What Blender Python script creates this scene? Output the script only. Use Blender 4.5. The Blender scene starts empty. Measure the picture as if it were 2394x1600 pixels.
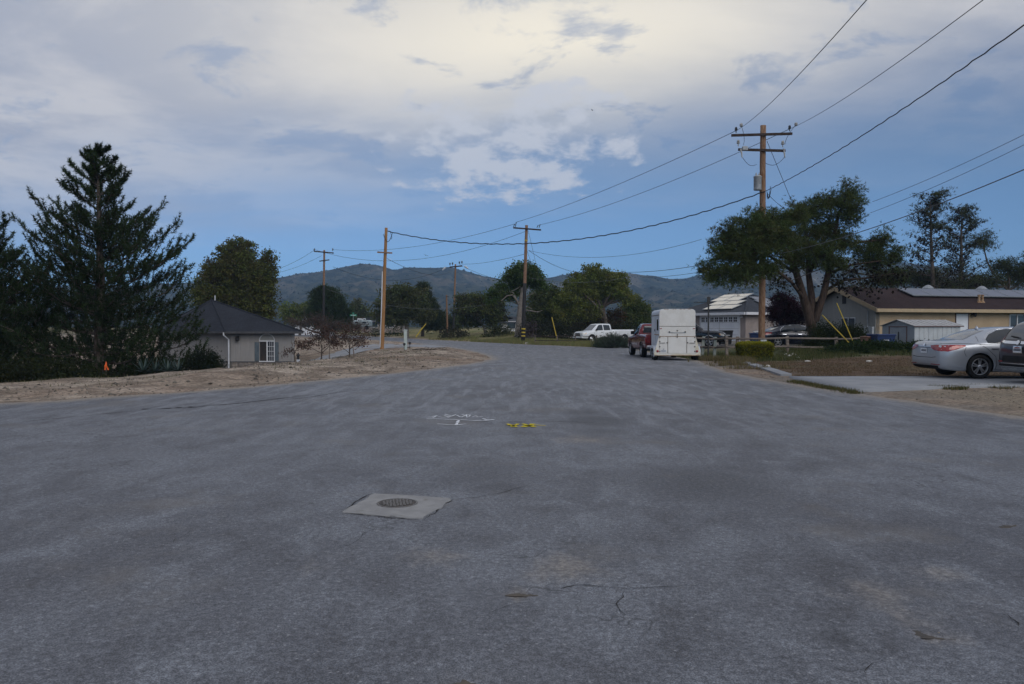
import bpy, bmesh, math, random
import numpy as np
from mathutils import Vector, Matrix
from mathutils.bvhtree import BVHTree
from mathutils.geometry import delaunay_2d_cdt

random.seed(7)
RNG = np.random.default_rng(11)
SC = bpy.context.scene
COL = SC.collection
R = math.radians

# ------------------------------------------------------------------ camera
FPX, HORIZON, EYE = 1834.0, 765.0, 1.5          # focal length and horizon in photo pixels, eye height in metres
PITCH = math.atan((800 - HORIZON) / FPX)
cam_data = bpy.data.cameras.new('camera')
cam_data.sensor_width = 23.5
cam_data.lens = FPX / 2394 * 23.5
cam_data.clip_start = 0.05
cam_data.clip_end = 12000
cam = bpy.data.objects.new('camera', cam_data)
COL.objects.link(cam)
cam.location = (0, 0, EYE)
cam.rotation_euler = (math.pi / 2 - PITCH, 0, 0)
SC.camera = cam

# ------------------------------------------------------------------ light, sky, exposure
SUN_EL, SUN_AZ = R(28), R(150)                    # azimuth clockwise from +Y: the sun is behind the camera to the right
SC.view_settings.view_transform = 'Standard'
SC.view_settings.look = 'None'
SC.view_settings.exposure = 0.2
SC.view_settings.gamma = 1.0
SC.view_settings.use_curve_mapping = False
SC.cycles.use_denoising = True
SC.cycles.max_bounces = 5
SC.cycles.diffuse_bounces = 2
SC.cycles.glossy_bounces = 2
SC.cycles.transparent_max_bounces = 8
SC.cycles.volume_bounces = 0
SC.cycles.transmission_bounces = 2
SC.cycles.use_adaptive_sampling = True
SC.cycles.adaptive_threshold = 0.02

world = bpy.data.worlds.new('World')
SC.world = world
world.use_nodes = True
NT = world.node_tree
NT.nodes.clear()

class NG:
    """small node-graph helper"""
    def __init__(s, nt): s.nt = nt
    def n(s, t, **kw):
        nd = s.nt.nodes.new(t)
        for k, v in kw.items(): setattr(nd, k, v)
        return nd
    def link(s, a, b): s.nt.links.new(a, b)
    def put(s, sock, v):
        if v is None: return
        if isinstance(v, bpy.types.NodeSocket): s.nt.links.new(v, sock)
        else: sock.default_value = v
    def m(s, op, a, b=None, c=None, clamp=False):
        nd = s.n('ShaderNodeMath', operation=op, use_clamp=clamp)
        s.put(nd.inputs[0], a); s.put(nd.inputs[1], b)
        if c is not None: s.put(nd.inputs[2], c)
        return nd.outputs[0]
    def vm(s, op, a, b=None):
        nd = s.n('ShaderNodeVectorMath', operation=op)
        s.put(nd.inputs[0], a); s.put(nd.inputs[1], b)
        return nd.outputs['Value'] if op in ('DOT_PRODUCT', 'LENGTH', 'DISTANCE') else nd.outputs[0]
    def mix(s, f, a, b, mode='MIX'):
        nd = s.n('ShaderNodeMix', data_type='RGBA', blend_type=mode)
        nd.clamp_factor = True
        s.put(nd.inputs[0], f)
        s.put(nd.inputs[6], col4(a)); s.put(nd.inputs[7], col4(b))
        return nd.outputs[2]
    def ss(s, x, lo, hi, a=0.0, b=1.0):
        nd = s.n('ShaderNodeMapRange', interpolation_type='SMOOTHSTEP')
        s.put(nd.inputs[0], x); s.put(nd.inputs[1], lo); s.put(nd.inputs[2], hi); s.put(nd.inputs[3], a); s.put(nd.inputs[4], b)
        return nd.outputs[0]
    def noise(s, vec, scale, detail=4, rough=0.55, dist=0.0):
        nd = s.n('ShaderNodeTexNoise')
        if vec is not None: s.link(vec, nd.inputs['Vector'])
        nd.inputs['Scale'].default_value = scale; nd.inputs['Detail'].default_value = detail
        nd.inputs['Roughness'].default_value = rough; nd.inputs['Distortion'].default_value = dist
        return nd.outputs['Fac']
    def vor(s, vec, scale, feature='F1'):
        nd = s.n('ShaderNodeTexVoronoi', feature=feature)
        s.link(vec, nd.inputs['Vector']); nd.inputs['Scale'].default_value = scale
        return nd.outputs['Distance']
    def mapv(s, vec, scale=(1, 1, 1), rot=(0, 0, 0), loc=(0, 0, 0)):
        nd = s.n('ShaderNodeMapping')
        s.link(vec, nd.inputs[0]); nd.inputs['Scale'].default_value = scale
        nd.inputs['Rotation'].default_value = rot; nd.inputs['Location'].default_value = loc
        return nd.outputs[0]

def col4(c):
    if isinstance(c, bpy.types.NodeSocket) or c is None: return c
    return (c[0], c[1], c[2], 1.0)

def build_sky():
    g = NG(NT)
    out = g.n('ShaderNodeOutputWorld'); bg = g.n('ShaderNodeBackground')
    sky = g.n('ShaderNodeTexSky', sky_type='NISHITA')
    sky.sun_disc = False; sky.sun_elevation = SUN_EL; sky.sun_rotation = SUN_AZ
    sky.air_density = 1.0; sky.dust_density = 0.2; sky.ozone_density = 3.0; sky.altitude = 1200
    d = g.n('ShaderNodeTexCoord').outputs['Generated']
    sep = g.n('ShaderNodeSeparateXYZ'); g.link(d, sep.inputs[0])
    x, y, z = sep.outputs
    zp = g.m('MAXIMUM', z, 0.0)
    den = g.m('ADD', zp, 0.16)
    cmb = g.n('ShaderNodeCombineXYZ')
    g.link(g.m('DIVIDE', x, den), cmb.inputs[0]); g.link(g.m('DIVIDE', y, den), cmb.inputs[1])
    p = cmb.outputs[0]                                            # flat cloud deck overhead
    base = g.mix(1.0, sky.outputs[0], SKY_TINT, 'MULTIPLY')
    base = g.mix(g.ss(z, 0.0, 0.22), g.mix(1.0, base, SKY_LOW, 'MULTIPLY'), base)
    # the sheet of high cloud: begins some ten degrees up all round, ragged lower edge
    big = g.noise(g.mapv(p, (0.55, 0.9, 1), (0, 0, 0.25), (3.1, 1.7, 0)), 1.0, 5, 0.55, 0.3)
    med = g.noise(g.mapv(p, (1.0, 1.5, 1), (0, 0, 0.1), (0.4, 8.2, 0)), 2.2, 6, 0.6, 0.2)
    hgt = g.m('ADD', z, g.m('MULTIPLY', g.m('SUBTRACT', big, 0.5), 0.16))
    hgt = g.m('ADD', hgt, g.m('MULTIPLY', g.m('SUBTRACT', med, 0.5), 0.045))
    hgt = g.m('SUBTRACT', hgt, g.m('MULTIPLY', x, 0.15))
    hgt = g.m('ADD', hgt, g.m('MULTIPLY', g.m('MINIMUM', g.m('ABSOLUTE', x), 0.6), 0.07))
    sheet = g.ss(hgt, 0.115, 0.335)
    thin = g.ss(g.noise(g.mapv(p, (1, 1, 1), (0, 0, 0.4), (7.7, 2.3, 0)), 3.3, 7, 0.62, 0.35), 0.53, 0.66)
    dark = g.ss(g.noise(g.mapv(p, (1, 1.2, 1), (0, 0, -0.2), (2.2, 5.3, 0)), 1.4, 6, 0.6, 0.3), 0.42, 0.60)
    # warm light in the sheet where it is thinnest, ahead and up
    dd = g.vm('SUBTRACT', d, (0.045, 0.93, 0.335))
    dd = g.vm('MULTIPLY', dd, (2.4, 1.0, 7.5))
    glow = g.m('POWER', 2.718, g.m('MULTIPLY', g.m('POWER', g.vm('LENGTH', dd), 2.0), -1.5))
    shc = g.mix(dark, CL_GREY, CL_PALE)
    shc = g.mix(g.m('MULTIPLY', glow, 1.0, clamp=True), shc, CL_WARM)
    shc = g.mix(g.m('MULTIPLY', thin, 0.62), shc, CL_BLUE)
    c = g.mix(g.m('MULTIPLY', sheet, 0.94), base, shc)
    # broken small clouds under the sheet
    fine = g.noise(g.mapv(p, (1.45, 1.0, 1), (0, 0, 0.0), (11.3, 4.1, 0)), 3.6, 8, 0.60, 0.1)
    reg = g.vm('SUBTRACT', d, (0.0, 0.955, 0.222))
    reg = g.vm('MULTIPLY', reg, (5.4, 1.0, 11.0))
    regm = g.ss(g.vm('LENGTH', reg), 1.15, 0.25)
    far = g.m('MULTIPLY', g.ss(regm, 0.15, 0.0), -0.12)
    cum = g.ss(g.m('ADD', fine, g.m('ADD', g.m('MULTIPLY', regm, 0.20), far)), 0.575, 0.735)
    c = g.mix(g.m('MULTIPLY', cum, 0.80), c, CL_CUM)
    g.link(c, bg.inputs[0]); bg.inputs[1].default_value = SKY_STRENGTH
    g.link(bg.outputs[0], out.inputs[0])

SKY_STRENGTH = 0.10
SKY_TINT = (0.58, 0.645, 0.72)
SKY_LOW = (0.55, 0.80, 1.15)
CL_GREY = (3.5, 3.8, 4.65)
CL_PALE = (5.2, 5.25, 5.65)
CL_WARM = (9.0, 8.35, 7.0)
CL_BLUE = (2.6, 3.3, 4.7)
CL_CUM = (5.2, 5.5, 6.2)
build_sky()

sun_data = bpy.data.lights.new('sun', 'SUN')
sun_data.energy = 1.35
sun_data.angle = R(45)
sun_data.color = (1.0, 0.96, 0.91)
sun = bpy.data.objects.new('sun', sun_data)
COL.objects.link(sun)
to_sun = Vector((math.sin(SUN_AZ) * math.cos(SUN_EL), math.cos(SUN_AZ) * math.cos(SUN_EL), math.sin(SUN_EL)))
sun.rotation_euler = to_sun.to_track_quat('Z', 'Y').to_euler()
sun.location = (30, -30, 40)

# ------------------------------------------------------------------ measuring helpers (photo pixel + depth -> metres)
def W(px, py, d):
    u = (px - 1197) / FPX; v = (800 - py) / FPX
    dy = math.cos(PITCH) + v * math.sin(PITCH); dz = -math.sin(PITCH) + v * math.cos(PITCH)
    return Vector((u * d / dy, d, EYE + dz * d / dy))
def G(px, py, z=0.0):
    u = (px - 1197) / FPX; v = (800 - py) / FPX
    dy = math.cos(PITCH) + v * math.sin(PITCH); dz = -math.sin(PITCH) + v * math.cos(PITCH)
    s = (z - EYE) / dz
    return Vector((u * s, dy * s, z))

# ------------------------------------------------------------------ materials
MATS = {}
def newmat(name):
    m = bpy.data.materials.new(name); m.use_nodes = True
    m.node_tree.nodes.clear()
    g = NG(m.node_tree)
    o = g.n('ShaderNodeOutputMaterial'); b = g.n('ShaderNodeBsdfPrincipled')
    g.link(b.outputs[0], o.inputs[0])
    MATS[name] = m
    return m, g, b, o
def bumpit(g, b, h, strength, dist=0.01):
    bn = g.n('ShaderNodeBump'); bn.inputs['Strength'].default_value = strength; bn.inputs['Distance'].default_value = dist
    g.link(h, bn.inputs['Height']); g.link(bn.outputs[0], b.inputs['Normal'])
def pm(name, c1, c2=None, scale=4.0, rough=0.7, bump=0.0, bscale=40, metallic=0.0, spec=0.4, stretch=(1, 1, 1),
       lo=0.38, hi=0.62, coat=0.0, dirt=None, dscale=1.5, dlo=0.55, dhi=0.75, bdist=0.01):
    m, g, b, o = newmat(name)
    tc = g.n('ShaderNodeTexCoord').outputs['Object']
    v = g.mapv(tc, stretch)
    c = c1
    if c2 is not None:
        c = g.mix(g.ss(g.noise(v, scale, 6, 0.6), lo, hi), c1, c2)
    if dirt is not None:
        c = g.mix(g.m('MULTIPLY', g.ss(g.noise(g.mapv(tc, stretch, (0, 0, 0), (5, 3, 1)), dscale, 8, 0.68), dlo, dhi), 0.8), c, dirt)
    g.put(b.inputs['Base Color'], col4(c))
    b.inputs['Roughness'].default_value = rough; b.inputs['Metallic'].default_value = metallic
    b.inputs['Specular IOR Level'].default_value = spec
    if coat: b.inputs['Coat Weight'].default_value = coat; b.inputs['Coat Roughness'].default_value = 0.06
    if bump: bumpit(g, b, g.noise(v, bscale, 5, 0.6), bump, bdist)
    return m
def glassm(name, c=(0.02, 0.025, 0.03), rough=0.04):
    m, g, b, o = newmat(name)
    b.inputs['Base Color'].default_value = col4(c); b.inputs['Roughness'].default_value = rough
    b.inputs['Specular IOR Level'].default_value = 0.75
    return m
def leafm(name, trans=0.25):
    m, g, b, o = newmat(name)
    a = g.n('ShaderNodeAttribute', attribute_name='col')
    nz = g.noise(g.n('ShaderNodeTexCoord').outputs['Object'], 1.3, 3)
    c = g.mix(1.0, a.outputs['Color'], g.mix(nz, (0.7, 0.7, 0.7), (1.3, 1.3, 1.2)), 'MULTIPLY')
    g.link(c, b.inputs['Base Color']); b.inputs['Roughness'].default_value = 0.75; b.inputs['Specular IOR Level'].default_value = 0.15
    t = g.n('ShaderNodeBsdfTranslucent'); g.link(c, t.inputs[0])
    mx = g.n('ShaderNodeMixShader'); mx.inputs[0].default_value = trans
    g.link(b.outputs[0], mx.inputs[1]); g.link(t.outputs[0], mx.inputs[2]); g.link(mx.outputs[0], o.inputs[0])
    return m

leafm('foliage', 0.45); leafm('needles', 0.25)
pm('bark', (0.055, 0.045, 0.038), (0.12, 0.10, 0.085), 6, 0.95, 0.9, 18, stretch=(3, 3, 0.6), spec=0.1)
pm('bark_pale', (0.12, 0.105, 0.092), (0.21, 0.19, 0.17), 4, 0.95, 0.6, 14, stretch=(3, 3, 0.8), spec=0.1)
pm('bark_red', (0.040, 0.028, 0.023), (0.075, 0.054, 0.042), 5, 0.95, 0.9, 16, stretch=(3, 3, 0.5), spec=0.1)
pm('pole_wood', (0.15, 0.075, 0.042), (0.27, 0.18, 0.12), 7, 0.9, 0.5, 30, stretch=(5, 5, 0.5), spec=0.15, dirt=(0.10, 0.06, 0.04), dscale=3)
pm('pole_new', (0.24, 0.125, 0.05), (0.32, 0.18, 0.085), 5, 0.9, 0.4, 30, stretch=(5, 5, 0.3), spec=0.15)
pm('pole_tar', (0.018, 0.018, 0.020), (0.035, 0.033, 0.032), 9, 0.8, 0.4, 30, spec=0.2)
pm('arm_wood', (0.035, 0.026, 0.022), (0.06, 0.045, 0.04), 9, 0.9, 0.3, 30, spec=0.15)
pm('wire', (0.02, 0.021, 0.024), None, rough=0.7, spec=0.2)
pm('wire_grey', (0.10, 0.105, 0.11), None, rough=0.6, spec=0.3)
pm('porcelain', (0.36, 0.37, 0.36), (0.2, 0.2, 0.2), 9, 0.35)
pm('porcelain_dark', (0.03, 0.035, 0.04), None, rough=0.35)
pm('galvanised', (0.26, 0.28, 0.30), (0.36, 0.38, 0.39), 12, 0.5, metallic=0.5)
pm('can_grey', (0.26, 0.28, 0.30), (0.34, 0.36, 0.38), 6, 0.5, dirt=(0.14, 0.12, 0.1), dscale=5)
pm('yellow_plastic', (0.46, 0.34, 0.03), (0.38, 0.28, 0.035), 5, 0.6)
pm('conduit_white', (0.55, 0.57, 0.60), (0.45, 0.47, 0.5), 3, 0.6)
pm('concrete', (0.235, 0.245, 0.26), (0.29, 0.298, 0.31), 0.9, 0.9, 0.25, 60, spec=0.2, dirt=(0.18, 0.165, 0.145), dscale=1.2)
pm('concrete_pad', (0.25, 0.248, 0.246), (0.30, 0.297, 0.292), 6, 0.9, 0.35, 160, spec=0.2, dirt=(0.19, 0.178, 0.16), dscale=5)
pm('iron_worn', (0.17, 0.165, 0.16), (0.11, 0.10, 0.095), 25, 0.6, 0.3, 90, metallic=0.2)
pm('cast_iron', (0.045, 0.042, 0.042), (0.09, 0.075, 0.065), 25, 0.7, 0.3, 90, metallic=0.3)
pm('paint_white', (0.68, 0.70, 0.73), (0.30, 0.315, 0.335), 14, 0.85, lo=0.50, hi=0.68, spec=0.2)
pm('paint_yellow', (0.64, 0.52, 0.02), (0.32, 0.27, 0.08), 14, 0.85, lo=0.50, hi=0.68, spec=0.2)
pm('crack', (0.03, 0.03, 0.032), (0.055, 0.05, 0.046), 9, 0.95, spec=0.05)
pm('hole_dirt', (0.125, 0.108, 0.09), (0.085, 0.08, 0.076), 9, 0.95, 0.8, 45, spec=0.1)
pm('oil_stain', (0.045, 0.046, 0.05), (0.09, 0.09, 0.095), 5, 0.85, 0.4, 120, spec=0.25)
pm('stucco_grey', (0.25, 0.215, 0.20), (0.29, 0.25, 0.235), 2, 0.95, 0.3, 60, spec=0.1)
pm('stucco_tan', (0.37, 0.28, 0.185), (0.42, 0.32, 0.215), 1.2, 0.95, 0.25, 40, spec=0.1)
pm('trim_tan', (0.42, 0.32, 0.20), (0.36, 0.28, 0.18), 5, 0.8)
pm('trim_white', (0.62, 0.63, 0.65), (0.54, 0.55, 0.58), 5, 0.6)
pm('trim_dark', (0.05, 0.052, 0.058), (0.07, 0.07, 0.075), 5, 0.8)
pm('white_panel', (0.66, 0.68, 0.71), (0.60, 0.62, 0.66), 1.5, 0.5)
pm('shutter_blue', (0.075, 0.10, 0.12), (0.10, 0.125, 0.145), 4, 0.7)
pm('interior_dark', (0.022, 0.02, 0.02), (0.04, 0.032, 0.03), 3, 0.9)
pm('stone', (0.16, 0.14, 0.125), (0.30, 0.255, 0.22), 3, 0.9, 0.5, 30)
pm('stone_white', (0.62, 0.60, 0.56), (0.45, 0.42, 0.38), 12, 0.9, 0.5, 30)
pm('mortar', (0.12, 0.11, 0.10), (0.16, 0.15, 0.135), 8, 0.95)
pm('fence_wood', (0.13, 0.105, 0.09), (0.21, 0.18, 0.155), 5, 0.95, 0.5, 25, stretch=(1, 4, 4), spec=0.1)
pm('fence_green', (0.24, 0.27, 0.25), (0.32, 0.34, 0.31), 5, 0.9, 0.4, 25, spec=0.1)
pm('metal_black', (0.012, 0.012, 0.014), (0.025, 0.024, 0.024), 8, 0.55)
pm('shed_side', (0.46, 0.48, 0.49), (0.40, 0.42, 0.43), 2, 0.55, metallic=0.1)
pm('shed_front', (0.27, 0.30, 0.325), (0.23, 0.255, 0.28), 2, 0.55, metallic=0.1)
pm('shed_brown', (0.12, 0.07, 0.065), None, rough=0.6)
pm('shed_roof', (0.42, 0.42, 0.41), (0.34, 0.33, 0.32), 3, 0.5, metallic=0.2)
pm('bin_black', (0.018, 0.018, 0.02), (0.03, 0.03, 0.03), 3, 0.5)
pm('bin_blue', (0.010, 0.030, 0.11), (0.012, 0.026, 0.085), 3, 0.5)
pm('tarp_brown', (0.16, 0.075, 0.05), (0.22, 0.12, 0.085), 3, 0.7)
pm('print_white', (0.62, 0.64, 0.67), None, rough=0.6)
pm('print_dark', (0.05, 0.06, 0.09), None, rough=0.6)
pm('tyre', (0.014, 0.014, 0.015), (0.022, 0.021, 0.02), 6, 0.85, 0.2, 60, spec=0.2)
pm('rim_alloy', (0.46, 0.47, 0.49), (0.38, 0.39, 0.41), 6, 0.32, metallic=0.7)
pm('chrome', (0.68, 0.69, 0.71), None, rough=0.14, metallic=1.0)
pm('car_dark', (0.010, 0.010, 0.011), (0.017, 0.016, 0.016), 5, 0.7, spec=0.2)
pm('lamp_red', (0.30, 0.010, 0.012), (0.20, 0.006, 0.008), 30, 0.15, spec=0.6, coat=0.6)
pm('lamp_red_light', (0.50, 0.05, 0.045), (0.36, 0.02, 0.02), 30, 0.15, spec=0.6, coat=0.6)
pm('lamp_clear', (0.50, 0.50, 0.48), (0.62, 0.60, 0.52), 20, 0.15, spec=0.6)
pm('lamp_amber', (0.55, 0.22, 0.03), None, rough=0.2)
glassm('glass_car'); glassm('glass_house', (0.03, 0.035, 0.045), 0.06); glassm('glass_sky', (0.10, 0.11, 0.12), 0.05)
def paintm(name, c, metallic, rough, c2=None, dirt=None):
    m = pm(name, c, c2 or tuple(k * 0.93 for k in c), 1.5, rough, metallic=metallic, coat=0.7, dirt=dirt, dscale=2.2, dlo=0.6, dhi=0.8)
paintm('paint_silver', (0.40, 0.43, 0.475), 0.55, 0.32)
paintm('paint_brown', (0.026, 0.019, 0.026), 0.35, 0.28)
paintm('paint_red', (0.14, 0.010, 0.013), 0.2, 0.26)
paintm('paint_truck_white', (0.70, 0.73, 0.76), 0.0, 0.3)
paintm('paint_black', (0.012, 0.013, 0.018), 0.2, 0.2)
paintm('paint_navy', (0.010, 0.014, 0.03), 0.2, 0.22)
pm('trailer_white', (0.64, 0.63, 0.60), (0.58, 0.565, 0.53), 2.5, 0.5, 0.12, 7, spec=0.35, dirt=(0.46, 0.42, 0.35), dscale=3.2, dlo=0.62, dhi=0.85)
pm('trailer_white_shaded', (0.56, 0.60, 0.65), (0.52, 0.555, 0.60), 2.5, 0.45, 0.1, 7)  # same white as the rear; cool shade of the sides painted into the colour
pm('trailer_edge', (0.55, 0.50, 0.38), (0.62, 0.60, 0.55), 5, 0.6, dirt=(0.36, 0.27, 0.16), dscale=6)
pm('rust', (0.24, 0.13, 0.06), (0.36, 0.26, 0.17), 9, 0.9)
pm('seam', (0.20, 0.185, 0.16), (0.12, 0.10, 0.085), 8, 0.9)
pm('rv_blue', (0.36, 0.44, 0.47), (0.44, 0.50, 0.52), 2, 0.5)
pm('sign_green', (0.03, 0.24, 0.15), None, rough=0.5)
pm('cloth_orange', (0.72, 0.10, 0.015), (0.85, 0.16, 0.03), 6, 0.8)
pm('pedestal_green', (0.36, 0.42, 0.40), (0.42, 0.47, 0.45), 4, 0.6)
pm('solar_pale', (0.03, 0.035, 0.05), (0.04, 0.045, 0.06), 6, 0.13, spec=1.0, coat=1.0)
pm('solar_blue', (0.035, 0.045, 0.075), (0.045, 0.055, 0.09), 6, 0.3, spec=0.6, coat=0.25)
pm('bird', (0.03, 0.03, 0.032), None, rough=0.9)
def roofm(name, c1, c2, vec=(1, 1, 1)):
    m, g, b, o = newmat(name)
    tc = g.n('ShaderNodeTexCoord').outputs['Object']
    br = g.n('ShaderNodeTexBrick'); br.offset = 0.5
    cm = g.n('ShaderNodeCombineXYZ'); sp = g.n('ShaderNodeSeparateXYZ'); g.link(tc, sp.inputs[0])
    g.link(g.m('ADD', sp.outputs[0], sp.outputs[1]), cm.inputs[0]); g.link(g.m('MULTIPLY', sp.outputs[2], 2.4), cm.inputs[1])
    g.link(cm.outputs[0], br.inputs['Vector'])
    br.inputs['Color1'].default_value = col4(c1); br.inputs['Color2'].default_value = col4(c2)
    br.inputs['Mortar'].default_value = col4(tuple(k * 0.55 for k in c1)); br.inputs['Scale'].default_value = 1.0
    br.inputs['Mortar Size'].default_value = 0.012; br.inputs['Brick Width'].default_value = 0.3; br.inputs['Row Height'].default_value = 0.14
    c = g.mix(g.ss(g.noise(tc, 0.8, 6), 0.35, 0.7), br.outputs[0], c2)
    c = g.mix(g.ss(g.noise(tc, 14, 3), 0.4, 0.7), c, tuple(k * 0.8 for k in c1))
    g.link(c, b.inputs['Base Color']); b.inputs['Roughness'].default_value = 0.95; b.inputs['Specular IOR Level'].default_value = 0.12
    bumpit(g, b, g.noise(tc, 50, 4), 0.5)
roofm('roof_slate', (0.024, 0.027, 0.035), (0.033, 0.037, 0.047))
roofm('roof_grey', (0.05, 0.055, 0.066), (0.066, 0.072, 0.083))
roofm('roof_brown', (0.036, 0.024, 0.025), (0.048, 0.032, 0.032))
def sidingm(name, c1, c2, period=0.2, axis=0):
    m, g, b, o = newmat(name)
    tc = g.n('ShaderNodeTexCoord').outputs['Object']
    sp = g.n('ShaderNodeSeparateXYZ'); g.link(tc, sp.inputs[0])
    fr = g.m('FRACT', g.m('DIVIDE', g.m('ADD', sp.outputs[0], sp.outputs[1]), period))
    gr = g.ss(g.m('ABSOLUTE', g.m('SUBTRACT', fr, 0.5)), 0.0, 0.10)
    c = g.mix(g.noise(g.mapv(tc, (3, 3, 0.35)), 2.5, 6, 0.6), c1, c2)
    g.link(c, b.inputs['Base Color']); b.inputs['Roughness'].default_value = 0.95; b.inputs['Specular IOR Level'].default_value = 0.1
    bumpit(g, b, gr, 0.6, 0.012)
sidingm('siding_grey', (0.20, 0.195, 0.195), (0.30, 0.287, 0.275), 0.3)
sidingm('siding_gable', (0.23, 0.232, 0.222), (0.31, 0.31, 0.295), 0.3)
# ------------------------------------------------------------------ mesh helpers
def link(o, parent=None):
    COL.objects.link(o)
    if parent is not None: o.parent = parent
    return o
def tag(o, label=None, cat=None, group=None, kind=None):
    if label: o['label'] = label
    if cat: o['category'] = cat
    if group: o['group'] = group
    if kind: o['kind'] = kind
    return o
def thing(name, label, cat, loc=(0, 0, 0), rz=0.0, group=None):
    o = bpy.data.objects.new(name, None); o.empty_display_size = 0.3
    COL.objects.link(o); o.location = loc; o.rotation_euler = (0, 0, rz)
    return tag(o, label, cat, group)
def pmat(parent):
    m = Matrix.Identity(4); p = parent
    while p is not None:
        m = (Matrix.Translation(p.location) @ p.rotation_euler.to_matrix().to_4x4() @ Matrix.Diagonal((*p.scale, 1))) @ m
        p = p.parent
    return m
def M(name, V, F, mat, parent=None, world=False, smooth=False, mats=None, mi=None):
    """one mesh object; world=True: vertices are given in world space"""
    V = [Vector(v) for v in V]
    loc = None
    if world and parent is not None:
        im = pmat(parent).inverted(); V = [im @ v for v in V]
    if parent is None:
        lo = Vector((min(v.x for v in V), min(v.y for v in V), min(v.z for v in V)))
        hi = Vector((max(v.x for v in V), max(v.y for v in V), max(v.z for v in V)))
        loc = Vector(((lo.x + hi.x) / 2, (lo.y + hi.y) / 2, lo.z)); V = [v - loc for v in V]
    me = bpy.data.meshes.new(name); me.from_pydata([tuple(v) for v in V], [], F)
    for m_ in (mats or [mat]): me.materials.append(MATS[m_])
    if mi is not None: me.polygons.foreach_set('material_index', mi)
    if smooth: me.polygons.foreach_set('use_smooth', [True] * len(me.polygons))
    me.update()
    o = bpy.data.objects.new(name, me)
    if loc is not None: o.location = loc
    return link(o, parent)
def npmesh(name, V, faces_flat, per, mat, parent=None, colors=None, smooth=False, loc=None):
    """fast mesh from numpy arrays; every face has `per` corners"""
    V = np.asarray(V, np.float32); F = np.asarray(faces_flat, np.int32).ravel(); nf = len(F) // per
    if loc is not None: V = V - np.asarray(loc, np.float32)
    me = bpy.data.meshes.new(name)
    me.vertices.add(len(V)); me.vertices.foreach_set('co', V.ravel())
    me.loops.add(len(F)); me.loops.foreach_set('vertex_index', F)
    me.polygons.add(nf); me.polygons.foreach_set('loop_start', np.arange(0, nf * per, per, dtype=np.int32))
    me.polygons.foreach_set('loop_total', np.full(nf, per, np.int32))
    if smooth: me.polygons.foreach_set('use_smooth', np.ones(nf, bool))
    if colors is not None:
        a = me.color_attributes.new('col', 'FLOAT_COLOR', 'POINT')
        c4 = np.ones((len(V), 4), np.float32); c4[:, :3] = colors
        a.data.foreach_set('color', c4.ravel())
    me.materials.append(MATS[mat]); me.update(calc_edges=True); me.validate()
    o = bpy.data.objects.new(name, me)
    if loc is not None: o.location = tuple(loc)
    return link(o, parent)
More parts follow.
